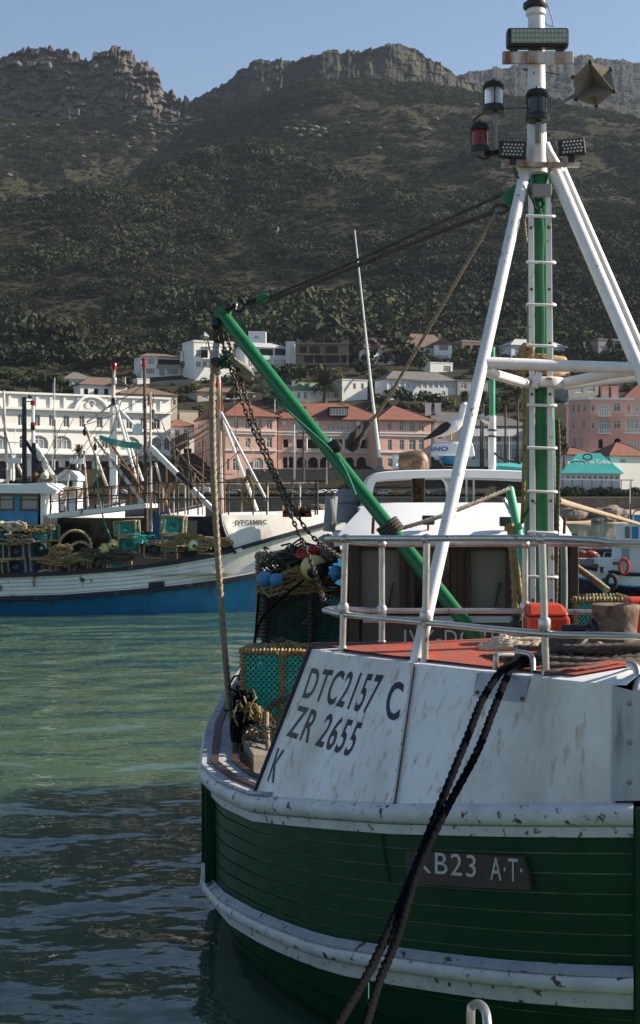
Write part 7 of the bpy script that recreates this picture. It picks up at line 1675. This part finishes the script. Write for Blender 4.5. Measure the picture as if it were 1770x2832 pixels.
# wheelhouse at the left
wA = TD + .6
def WB(x0, x1, y0, y1, d, dp, mat, name, parent=tky, bevel=0): return MB().hexa([P(x0, y1, d), P(x1, y1, d), P(x1, y1, d) + Vector((0, dp, 0)), P(x0, y1, d) + Vector((0, dp, 0))], [P(x0, y0, d), P(x1, y0, d), P(x1, y0, d) + Vector((0, dp, 0)), P(x0, y0, d) + Vector((0, dp, 0))]).build(name, mat, parent, smooth=0, bevel=bevel)
tw = Bldg.__new__(Bldg); tw.root = tky
xa, xb = fx(-260, wA), fx(112, wA)
whl = tw.wall((xa, wA), (xb, wA), 1.2, fz(1362, wA), 'tk_blue', [(-4, 40, 1367, 1412, 'r', 'glass_pale'), (54, 108, 1367, 1413, 'r', 'glass_pale'), (-70, -16, 1367, 1412, 'r', 'glass_pale')], depth=.08, name='wheelhouse_side', frame='window_dark')
WB(-260, 108, 1362, 1480, wA + .1, 3.0, 'tk_blue', 'wheelhouse_core')
m = MB(); m.prism([P(108, 1365, wA), P(128, 1365, wA), P(118, 1452, wA), P(104, 1452, wA)], (0, 3.0, 0)); m.build('wheelhouse_front', 'white_clean', tky, smooth=0)
rf = MB(); pts = [(-270, 1338), (60, 1338), (122, 1334), (160, 1356), (152, 1366), (-270, 1362)]; rf.prism([P(x, y, wA - .35) for x, y in pts], (0, 3.7, 0)); rf.build('wheelhouse_roof', 'white_clean', tky, smooth=0, bevel=.04)
# shelter deck beam
m = MB(); m.prism([P(126, 1428, TD + .3), P(132, 1421, TD + .3), P(400, 1392, TD + .3), P(405, 1395, TD + .3), P(404, 1405, TD + .3), P(140, 1434, TD + .3)], (0, 4.0, 0)); m.build('shelter_deck', 'tk_white', tky, smooth=0)
WB(410, 470, 1415, 1530, TD + 3.6, .1, 'tk_blue', 'shelter_bulkhead'); WB(470, 660, 1428, 1530, TD + 3.0, .1, 'tk_dark', 'fore_bulkhead'); WB(515, 545, 1440, 1500, TD + 2.9, .05, 'grey_wall', 'hatch_door'); WB(130, 410, 1432, 1530, TD + 4.3, .08, 'window_dark', 'shelter_back')
# pipe rails
def rail_run(pts, posts, y_off, tops=(0, .5), mat='pipe_dark', r=.028, dd=0, base=None):
    for f in tops: MB().tube([P(x, y + y_off * f, TD + dd) for x, y in pts], r, 6).build('rail', mat, tky)
    xs = [p[0] for p in pts]; ys = [p[1] for p in pts]
    for x in posts: y = float(np.interp(x, xs, ys)); MB().tube([P(x, y, TD + dd), P(x + (0), (y + y_off) if base is None else base(x), TD + dd)], r * 1.15, 6).build('rail_post', mat, tky)
rail_run([(135, 1362), (280, 1347), (430, 1337)], range(140, 430, 24), 62, (0, .42), dd=1.0, mat='pipe_dark', base=lambda x: 1432 - (x - 130) * .125)
rail_run([(135, 1366), (280, 1352), (430, 1342)], range(150, 430, 30), 58, (0, .5), dd=4.0, mat='rust', base=lambda x: 1430 - (x - 130) * .125)
rail_run([(430, 1335), (620, 1334), (745, 1333), (876, 1331)], (440, 466, 492, 520, 548, 590, 632, 700, 738, 808, 872, 878), 88, (0, .52), dd=.3, base=lambda x: 1424)
rail_run([(430, 1340), (620, 1338), (880, 1335)], (450, 480, 512, 560, 610, 668, 740, 830), 84, (0, .5), dd=4.3, mat='rusty_white', base=lambda x: 1424)
# masts and booms
def spar(a, b, r, mat, name, d1=0, d2=None, n=8): return MB().tube([T2(*a, d1), T2(*b, d1 if d2 is None else d2)], [q_ * .78 for q_ in r] if isinstance(r, list) else [r * .78, r * .7], n).build(name, mat, tky)
spar((405, 1470), (399, 1002), [.11, .07], 'pipe_dark', 'main_mast', 1.6); spar((418, 1470), (416, 1085), [.07, .05], 'rusty_white', 'mast_ladder_bar', 1.4)
for y in range(1100, 1440, 22): spar((406, y), (417, y + 1), .022, 'rusty_white', 'ladder_rung', 1.45)
spar((612, 1425), (603, 960), [.17, .08], 'rusty_white', 'fore_mast', 2.2); spar((622, 1425), (612, 1060), [.05, .04], 'rust', 'mast_conduit', 2.0)
spar((600, 1000), (597, 950), [.05, .03], 'rope_ochre', 'mast_top', 2.2)
spar((611, 1140), (738, 1385), .075, 'white_tube', 'mast_leg', 2.0, .8); spar((609, 1145), (712, 1412), .085, 'white_tube', 'mast_leg', 2.0, 3.6)
spar((418, 1238), (600, 1420), [.16, .13], 'white_tube', 'cargo_boom', 1.4, .6); spar((492, 1310), (534, 1350), [.155, .15], 'black', 'boom_sleeve', 1.06, .8)
spar((262, 1210), (395, 1390), [.09, .09], 'rusty_white', 'lifting_boom', 2.0, .8); spar((232, 1170), (296, 1345), [.08, .07], 'rusty_white', 'lifting_boom', 2.6, 2.0); spar((305, 1225), (405, 1370), [.07, .07], 'rust', 'lifting_boom', 3.0, 2.0)
for (x, y, mt) in ((397, 1006, 'red_lens'), (414, 1112, 'red_lens'), (600, 1062, 'red_lens'), (422, 1148, 'smoke_lens'), (420, 1180, 'black')):
    MB().lathe(T2(x, y + 8, 1.5), [(.1, 0), (.1, .08), (.08, .1), (.08, .24), (.1, .26), (.06, .33)], n=12).build('lantern', mt, tky)
MB().lathe(T2(394, 1191, 1.2), [(.04, 0), (.2, .3), (.24, .34), (.1, .36)], axis=(-.5, -1, .1), n=14).build('loud_hailer', 'white_clean', tky)
MB().box(T2(570, 963, 2.2), (.02, .02, .5)).build('aerial_stub', 'pipe_dark', tky)
m = MB(); c = T2(566, 931, 2.2); m.add([c + Vector(v) * .2 for v in ((1, 0, 0), (-1, 0, 0), (0, 0, 1), (0, 0, -1), (0, -1, 0), (0, 1, 0))], [(0, 4, 2), (4, 1, 2), (1, 4, 3), (4, 0, 3), (0, 5, 2), (5, 1, 2), (1, 5, 3), (5, 0, 3)]); m.build('radar_reflector', 'galv_dull', tky, smooth=0)
m = MB(); m.bar(T2(571, 925, 2.2), T2(585, 990, 2.2), .06, .06); m.build('reflector_pole', 'rope_ochre', tky, smooth=0)
# rigging wires of this boat
WR = [((399, 1010), (262, 1210)), ((399, 1060), (313, 1110)), ((603, 1150), (418, 1240)), ((418, 1160), (492, 1120)), ((603, 1180), (480, 1240)), ((418, 1300), (300, 1240)), ((399, 1100), (232, 1175)), ((430, 1240), (600, 1330)), ((603, 1230), (420, 1300)), ((262, 1212), (405, 1240)), ((160, 1330), (262, 1215)), ((418, 1245), (640, 1330))]
g_ = random.Random(33)
for k in range(26): x_ = g_.uniform(150, 720); WR.append(((x_, g_.uniform(1090, 1300)), (x_ + g_.uniform(-150, 150), g_.uniform(1290, 1410))))
for k in range(12): x_ = g_.uniform(150, 560); spar((x_, 1400), (x_ + g_.uniform(-14, 14), g_.uniform(1210, 1340)), g_.uniform(.03, .055), ('rusty_white', 'rust', 'pipe_dark', 'rope_ochre')[k % 4], 'gear_pole', 3.5)
for i, (a, b) in enumerate(WR):
    MB().tube(sag(T2(*a, 1.8), T2(*b, 1.6), .12, 8), .014, 4).build('stay_wire', 'pipe_dark' if i % 3 else 'rope_tan', tky)
MB().tube(sag(T2(472, 1240, 1.6), T2(578, 1182, 2.0), .05, 6), .05, 6).build('cross_spar', 'rope_ochre', tky)
m = MB()
for k in range(6): m.tube(sag(T2(275, 1203 + k * 2, 1.6), T2(392, 1228 + k * 1.5, 1.5), .05 + .02 * k, 8), .02, 4)
tag(m.build('teal_net', 'rope_teal', None, o=T2(330, 1215, 1.6)), 'teal net rope strung between the boom and mast', 'net')
for k, (x, y) in enumerate(((234, 1195), (263, 1236), (265, 1405))):
    c = T2(x, y, 1.6); pb2 = thing('pulley_block', c, ('small black block at the top of the leftmost boom', 'small black block under the second boom head', 'dark hook block hanging over the shelter deck')[k], 'pulley', 'small pulley blocks'); MB().ball(c, .13, 10, 8, sc=(.6, .4, 1.2)).build('cheek', 'black', pb2); MB().tube([c, c + Vector((0, 0, .32))], .02, 6).build('swivel', 'black', pb2)
tag(MB().tube(smoothpath([T2(262, 1255, 1.4), T2(270, 1340, 1.0), T2(285, 1430, .3), T2(308, 1492, -.1)], 6), .03, 5).build('green_line', 'rope_green', None, o=T2(262, 1255, 1.4)), 'green line running down to the yellow buoys', 'rope')
# coil of rope on the bow rail
m = MB()
for k in range(9): c = T2(686, 1365, .15); m.tube([c + Vector((.2 * math.cos(a) * (1 + .1 * math.sin(k)), -.05 + .03 * math.sin(k * 2), .52 * math.sin(a) + .02 * k)) for a in np.linspace(0, 6.28, 18)], .03, 5)
tag(m.build('rope_coil', 'rope_yellow', None, o=T2(686, 1365, .15)), 'yellow rope coil hung on the bow rail', 'rope coil')
m = MB()
for k in range(10): c = T2(196, 1372 - k, 2); m.tube([c + Vector((.45 * math.cos(a + k), .25 * math.sin(a + k), .05 * math.sin(2 * a + k) + .02 * k)) for a in np.linspace(0, 5.9, 18)], .035, 5)
tag(m.build('rope_coil', 'rope_cream', None, o=T2(196, 1372, 2)), 'cream rope coil beside the blue wheelhouse', 'rope coil')
for k in range(3):
    c = T2(800 + 26 * k - (8 if k == 2 else 0), 1412, 1.0); wn_ = thing('deck_winch', c - Vector((0, 0, .3)), ('rusty winch on the bow, leftmost', 'rusty winch on the bow, middle', 'rusty winch on the bow, rightmost')[k], 'winch', 'bow winches'); MB().lathe(c + Vector((-.25, 0, 0)), [(.22, 0), (.12, .06), (.12, .42), (.22, .48)], axis=(1, 0, 0), n=12).build('drum', 'rust', wn_); MB().box(c - Vector((0, 0, .18)), (.5, .4, .14)).build('base', 'tk_red', wn_, smooth=0)

# ---- traps on that boat: one built, the others are copies
def far_trap_proto(name, net, inner, rope):
    return trap(name, (0, 0, 0), (.85, .6, .62), 'x', rope, net, r=.04, netn=9, mids=False, inner=inner, cheap=True, nr=.08, group='traps on the blue and white boat')
fp = [far_trap_proto('lobster_trap', 'net_dark', 'net_dark', 'trap_rope'), far_trap_proto('lobster_trap', 'net_teal', 'net_teal', 'trap_rope'), far_trap_proto('lobster_trap', 'net_dark', 'net_red', 'trap_rope')]
FT = [(45, 1590, 0, 0, 'bottom left trap of the stack by the wheelhouse, second column'), (-5, 1590, 0, 5, 'bottom trap of the stack cut by the left edge'), (45, 1545, 2, -4, 'middle trap of the second column by the wheelhouse'), (-5, 1545, 0, 4, 'middle trap of the stack cut by the left edge'), (58, 1502, 0, 8, 'top trap of the second column below the wheelhouse window'), (4, 1502, 2, -6, 'top trap of the stack cut by the left edge'),
      (112, 1540, 0, 3, 'middle trap of the third column'), (125, 1495, 1, -10, 'tilted top trap of the third column against the blue wall'), (118, 1586, 2, 0, 'bottom trap of the third column'), (180, 1584, 0, 6, 'bottom trap with pale rope hank, third from the buoys'), (228, 1580, 2, -5, 'bottom trap second from the buoys'), (272, 1576, 0, 4, 'bottom trap directly under the yellow buoys'), (325, 1570, 1, -3, 'bottom trap right of the yellow buoys'),
      (355, 1525, 1, 4, 'lower of two stacked traps by the mast'), (352, 1478, 1, -4, 'upper teal trap of the two by the mast'), (425, 1540, 2, 5, 'trap with red mesh right of the mast'), (478, 1520, 1, 2, 'lower light blue netted trap before the bow'), (478, 1475, 1, -3, 'upper light blue netted trap before the bow'), (520, 1545, 0, 6, 'dark round-topped trap under the white buoy'), (580, 1530, 0, -6, 'dark trap tucked under the bow edge')]
us_ = set()
for px, py, k, rz, lab in FT:
    o = fp[k] if k not in us_ else copy_tree(fp[k]); us_.add(k); d = TD + .55; o.location = P(px, py + 2, d); gq = random.Random(px * 3 + py); o.rotation_euler = (R(gq.uniform(-4, 4)), R(gq.uniform(-7, 7)), R(rz * 2)); o.scale = (gq.uniform(.85, 1.08), 1.0, gq.uniform(.85, 1.1)); o['label'] = lab
# hoops of round traps
for k, (px, py, rr_, lab) in enumerate(((208, 1490, .58, 'large round trap hoop wrapped in rope on top of the pile'), (222, 1510, .42, 'smaller round trap hoop leaning inside the large one'), (128, 1590, .45, 'half round hoop standing among the bottom traps'))):
    c = T2(px, py + 20, -.05); hm_ = MB(); pts = [c + Vector((rr_ * math.cos(a), .08 * math.cos(a), rr_ * math.sin(a))) for a in np.linspace(-.35, 3.5, 20)]; hm_.tube(resample(pts, .05), .05, 6, lobes=2, twist=20, amp=.5)
    tag(hm_.build('trap_hoop', 'trap_rope', None, o=c), lab, 'trap hoop', 'round trap hoops')
for k, (px, py, r_, mt, lab) in enumerate(((288, 1518, .22, 'buoy_yellow', 'pale yellow buoy in the middle of the trap pile'), (312, 1506, .2, 'buoy_yellow', 'yellow buoy with black marks tied to the green line'), (536, 1505, .24, 'buoy_white', 'round white buoy near the bow traps'), (4, 1455, .2, 'buoy_yellow', 'yellow buoy at the left edge on top of the traps'))):
    b_ = buoy(px, py, TD - .1, r_, mt, lab, hole=False, group='buoys on the blue and white boat'); c = P(px, py, TD - .1)
    for j in range(3 if k != 0 else 1):
        v = Vector((math.sin(j * 2 - 1) * .7, -.75, math.cos(j * 2.2) * .6)).normalized(); MB().ball(c + v * r_ * .96, r_ * .3, 8, 6, sc=(1, .35, 1)).build('mark', 'black', b_)
g_ = random.Random(8)
for k, (px, py, w_, mt, lab) in enumerate(((255, 1530, .55, 'rope_grey', 'grey rope hank left of the yellow buoys'), (335, 1535, .6, 'rope_grey', 'grey rope bundle right of the yellow buoys'), (170, 1520, .5, 'rope_ochre', 'ochre rope bundle beside the round hoop'), (525, 1490, .6, 'rope_yellow', 'yellow rope pile left of the white buoy'), (605, 1500, .6, 'rope_yellow', 'yellow rope pile beneath the bow edge'), (560, 1498, .45, 'rope_tan', 'tan rope pile right of the white buoy'), (40, 1455, .5, 'rope_cream', 'cream rope bundle on top of the left stack'))):
    m = MB(); c = P(px, py, TD - .15)
    for j in range(12): m.tube([c + Vector((w_ * math.cos(a) * (.5 + .5 * j / 12), .12 * math.sin(a + j), .16 * math.sin(a) * (.5 + .5 * j / 12) + g_.uniform(-.08, .08))) for a in np.linspace(j, j + 5.6, 14)], .03, 5)
    tag(m.build('rope_bundle', mt, None, o=c), lab, 'rope', 'rope bundles on the blue and white boat')

for k, (px, py, w_, h_, mt, lab) in enumerate(((60, 1500, 1.1, .5, 'rope_tan', 'tan rope tangle draped over the left trap stacks'), (150, 1560, .9, .5, 'rope_ochre', 'golden rope tangle between the third column and the hoop'), (225, 1545, .9, .5, 'trap_rope', 'golden net heap under the round hoops'), (300, 1555, 1.0, .4, 'rope_grey', 'grey net heap below the yellow buoys'),
        (390, 1500, .6, .6, 'net_teal', 'teal net draped beside the mast foot'), (450, 1510, .8, .5, 'rope_ochre', 'ochre rope tangle hanging on the traps right of the mast'), (100, 1470, .8, .3, 'rope_yellow', 'yellow rope tangle against the blue wheelhouse'), (560, 1520, .8, .3, 'trap_rope', 'golden rope heap below the tan pile at the bow'))):
    tangle(P(px, py, TD - .05), (w_ * .8, .25, h_ * .8), 13, .02, 40 + k, mt, lab, 'net_heap', 'net', 'net heaps on the blue and white boat')
# ------------------------------------------------------------------ other boats behind
def back_boat(name, label, x0, x1, d, hullmat, ygun, cabin=None, mast=()):
    r_ = thing(name, (fx((x0 + x1) / 2, d), d, 0), label, 'fishing boat', 'boats moored behind'); n = 16; rows = []
    for i in range(n + 1):
        f = i / n; X = fx(x0, d) + (fx(x1, d) - fx(x0, d)) * f; b = 2.0 * max(.05, 1 - max(0, (f - .5) * 2) ** 2.2); zt_ = fz(ygun, d) + .8 * max(0, f - .4) ** 2 * 2
        rows.append([Vector((X, d + 2 - b * .7, -.4)), Vector((X, d + 2 - b * .92, zt_ * .45)), Vector((X, d + 2 - b, zt_)), Vector((X, d + 2, zt_ + .04)), Vector((X, d + 2 + b, zt_)), Vector((X, d + 2 + b * .7, -.4))])
    MB().grid(rows).build('hull', hullmat, r_, smooth=40); MB().tube([rw2[2] for rw2 in rows], .09, 6).build('gunwale_rail', 'tk_dark', r_)
    return r_
bb = back_boat('moored_boat', 'boat with small white pyramid roofed cabin behind the blue wheelhouse', -60, 330, 66, 'tk_white', 1420)
d = 66.0; WB(148, 213, 1332, 1420, d, 1.6, 'white_clean', 'cabin', bb); m = MB(); m.prism([P(138, 1338, d - .2), P(146, 1325, d - .2), P(178, 1298, d - .2), P(200, 1302, d - .2), P(216, 1318, d - .2), P(214, 1328, d - .2), P(160, 1330, d - .2)], (0, 2.0, 0)); m.build('cabin_roof', 'white_clean', bb, smooth=0)
WB(153, 200, 1322, 1346, d - .05, .05, 'dark_wood', 'cabin_front', bb); WB(163, 185, 1326, 1345, d - .1, .04, 'glass_pale', 'cabin_window', bb)
def bspar(root, a, b, r, mat, name, d): return MB().tube([P(*a, d), P(*b, d)], [r, r * .8], 8).build(name, mat, root)
bspar(bb, (68, 1420), (67, 1097), .13, 'tk_dark', 'mast', d); bspar(bb, (93, 1420), (91, 1110), .1, 'white_tube', 'mast', d); bspar(bb, (94, 1420), (94, 1225), .14, 'tk_dark', 'mast_sleeve', d - .05)
for y in (1120, 1180): bspar(bb, (91, y), (91, y - 12), .13, 'red_lens', 'mast_band', d - .03)
bspar(bb, (91, 1190), (91, 1176), .12, 'black', 'mast_band', d - .06)
bspar(bb, (72, 1220), (128, 1320), .08, 'tk_dark', 'boom', d); bspar(bb, (96, 1230), (150, 1320), .12, 'white_tube', 'boom', d); bspar(bb, (66, 1110), (90, 1111), .03, 'pipe_dark', 'cross_spar', d)
for (x, y) in ((83, 1097), (67, 1187)):
    m = MB(); c = P(x, y, d); m.add([c + Vector(v) * .13 for v in ((1, 0, 0), (-1, 0, 0), (0, 0, 1), (0, 0, -1), (0, -1, 0), (0, 1, 0))], [(0, 4, 2), (4, 1, 2), (1, 4, 3), (4, 0, 3), (0, 5, 2), (5, 1, 2), (1, 5, 3), (5, 0, 3)]); m.build('radar_reflector', 'black', bb, smooth=0)
MB().ball(P(124, 1316, d - .3), .2, 14, 10).build('fender', 'buoy_white', bb); MB().ball(P(98, 1318, d - .3), .19, 14, 10).build('fender', 'rust', bb); MB().box(P(40, 1274, d), (.6, .5, .25)).build('radar_unit', 'white_clean', bb, smooth=0, bevel=.05)
WB(28, 80, 1330, 1345, d - .6, .4, 'black', 'wheel_box', bb); WB(-20, 150, 1345, 1430, d + .4, 2, 'white_clean', 'deck_house', bb)
bspar(bb, (151, 1300), (151, 1045), .02, 'white_tube', 'aerial', d); bspar(bb, (147, 1300), (147, 1060), .018, 'white_tube', 'aerial', d); bspar(bb, (152, 1270), (152, 1160), .035, 'black', 'aerial_base', d)
b2 = back_boat('moored_boat', 'boat with tall white tripod mast in front of the hotel', 180, 560, 74, 'tk_white', 1425); d = 74.0
bspar(b2, (315, 1420), (313, 1125), .22, 'white_tube', 'mast', d); bspar(b2, (313, 1130), (315, 1010), .1, 'rusty_white', 'top_mast', d); bspar(b2, (318, 1115), (395, 1330), .08, 'white_tube', 'mast_leg', d); bspar(b2, (320, 1120), (380, 1335), .08, 'white_tube', 'mast_leg', d - 1); bspar(b2, (310, 1118), (240, 1168), .06, 'rusty_white', 'boom', d); bspar(b2, (320, 1120), (385, 1190), .07, 'white_tube', 'boom', d)
for y, mt in ((1022, 'red_lens'), (1062, 'clear_lens'), (1120, 'black')): MB().lathe(P(315, y, d - .1), [(.15, 0), (.15, .3), (.1, .36)], n=10).build('lantern', mt, b2)
WB(140, 210, 1292, 1316, d, 1.0, 'black', 'name_panel', b2); MB().box(P(213, 1275, d), (.7, .5, .3)).build('radar_unit', 'white_clean', b2, smooth=0, bevel=.05)
bspar(b2, (460, 1290), (460, 1425), .05, 'rust', 'post', d); bspar(b2, (430, 1280), (470, 1420), .06, 'rusty_white', 'boom', d)
b3 = back_boat('moored_boat', 'boat cut by the left edge with slanting white masts', -260, 60, 72, 'tk_white', 1410); d = 72.0
bspar(b3, (-20, 1050), (36, 1270), .06, 'white_tube', 'mast', d); bspar(b3, (10, 1080), (18, 1300), .06, 'rusty_white', 'mast', d); bspar(b3, (14, 1180), (24, 1400), .08, 'rusty_white', 'mast', d); bspar(b3, (42, 1180), (42, 1280), .02, 'white_tube', 'aerial', d); bspar(b3, (-10, 1222), (68, 1224), .03, 'white_tube', 'yard', d)
bspar(b3, (48, 1285), (70, 1330), .08, 'rusty_white', 'boom', d); MB().box(P(5, 1290, d), (.5, .5, .3)).build('winch_box', 'black', b3, smooth=0)

# ------------------------------------------------------------------ small boats right of the trawler
sb = thing('small_boat', (fx(1690, 62), 62, 0), 'small white and blue boat with cabin, tyre fender and life ring', 'boat'); d = 62.0
rows = []
for i in range(15):
    f = i / 14; px = 1590 + 330 * f; b = 1.5 * (1 - (1 - f) ** 2.4) + .05; yg = 1560 + 30 * min(1, f * 2.2) ** .7; X = fx(px, d)
    rows.append([Vector((X, d + 1.6 - b * s_, fz(y, d))) for y, s_ in ((yg, 1.0), (yg + 12, 1.0), (yg + 34, .97), (1632, .85), (1680, .6))])
m = MB().grid([r[:3] for r in rows]); m.build('topside', 'tk_white', sb); MB().grid([r[2:] for r in rows]).build('bottom', 'tk_dark', sb); MB().tube([r[0] for r in rows], .09, 8).build('gunwale_rail', 'black', sb); MB().tube([r[2] for r in rows], .05, 6).build('rub_rail', 'tk_blue', sb)
MB().grid([[r[0], Vector((r[0].x, 2 * (d + 1.6) - r[0].y, r[0].z))] for r in rows]).build('deck', 'tk_white', sb); MB().grid([[Vector((p.x, 2 * (d + 1.6) - p.y, p.z)) for p in r] for r in rows]).build('far_side', 'tk_white', sb)
def SB(x0, x1, y0, y1, dd, dp, mat, name, bevel=.02): return WB(x0, x1, y0, y1, dd, dp, mat, name, sb, bevel)
cb_ = SB(1655, 1716, 1544, 1588, d + .6, 1.2, 'white_clean', 'fish_box'); SB(1718, 1800, 1512, 1592, d + .4, 2.0, 'white_wall_b', 'cabin'); SB(1721, 1741, 1518, 1550, d + .35, .04, 'glass_pale', 'cabin_window', 0); SB(1712, 1803, 1507, 1513, d + .3, 2.2, 'white_clean', 'cabin_roof')
MB().torus(P(1726, 1566, d + .15), .28, .075, axis=(.2, -1, 0), n=20, m=8, sc=(.75, 1.15)).build('life_ring', 'orange_box', sb); MB().torus(P(1691, 1610, d + .0), .27, .1, axis=(.1, -1, 0), n=20, m=8, sc=(.8, 1.15)).build('tyre_fender', 'black_rubber', sb)
m = MB(); g_ = random.Random(2)
for k, (x, y) in enumerate(((1696, 1554), (1700, 1554), (1704, 1554), (1708, 1554))): m.box(P(x, y + 4, d + .58), (.04, .02, .13))
m.build('registration_marks', 'black_paint', cb_, smooth=0)
SB(1600, 1650, 1545, 1565, d + 1.6, .8, 'grey_wall', 'hatch'); SB(1645, 1655, 1560, 1570, d + .3, .3, 'tk_red', 'bitts'); MB().lathe(P(1664, 1584, d + .3), [(.1, 0), (.07, .05), (.07, .2), (.11, .25)], n=10).build('capstan', 'black', sb)
ob = back_boat('moored_boat', 'dark boat with orange gear beyond the small white boat', 1540, 1860, 74, 'tk_dark', 1522); d = 74.0
for k in range(6): MB().tube([P(1602 + k * 22, 1540, d), P(1612 + k * 22, 1518 - 5 * (k % 2), d)], .05, 6).build('stanchion', 'steel', ob)
MB().tube(smoothpath([P(1600, 1520, d), P(1650, 1522, d), P(1690, 1528, d), P(1715, 1536, d)], 4), .04, 6).build('rail', 'steel', ob)
for k in range(5):
    b_ = MB().ball(P(1606 + k * 9, 1530 + (k * 7) % 10, d - .6), .28, 10, 8, sc=(1.2, .7, .6)); b_.build('orange_gear', 'orange_box' if k % 2 else 'rust', ob)
mb_ = thing('motor_boat', (fx(1770, 90), 90, 0), 'blue and white cabin boat at the right edge beyond the beach rocks', 'boat', None); d = 90.0
WB(1724, 1830, 1450, 1500, d, 2.2, 'white_clean', 'cabin', mb_); WB(1729, 1742, 1456, 1488, d - .05, .05, 'glass_far', 'cabin_window', mb_); WB(1748, 1766, 1456, 1492, d - .05, .05, 'tk_blue', 'cabin_door', mb_); WB(1750, 1830, 1424, 1446, d + .5, 1.6, 'tk_blue', 'flying_bridge', mb_); WB(1690, 1850, 1496, 1580, d + .2, 2.4, 'tk_white', 'hull', mb_)
MB().tube(smoothpath([P(1750, 1446, d), P(1752, 1422, d), P(1760, 1412, d), P(1790, 1410, d)], 4), .05, 8).build('arch', 'steel', mb_); MB().tube([P(1742, 1450, d), P(1742, 1335, d)], .03, 6).build('aerial', 'white_tube', mb_); MB().tube([P(1744, 1450, d), P(1744, 1392, d)], .05, 6).build('aerial_mount', 'black', mb_)
# ------------------------------------------------------------------ thin sea haze
hz_m = bpy.data.materials.new('haze_air'); hz_m.use_nodes = True; nt = hz_m.node_tree
nt.nodes.remove(nt.nodes['Principled BSDF']); pv = nt.nodes.new('ShaderNodeVolumePrincipled')
pv.inputs['Color'].default_value = (.66, .8, 1.0, 1); pv.inputs['Density'].default_value = .00004; pv.inputs['Anisotropy'].default_value = .2
nt.links.new(pv.outputs[0], nt.nodes['Material Output'].inputs['Volume'])
hzb = MB().box((0, 1700, 480), (5200, 3800, 970)); ho = hzb.build('haze', hz_m, None, smooth=0); tag(ho, 'thin blue sea haze', kind='stuff')
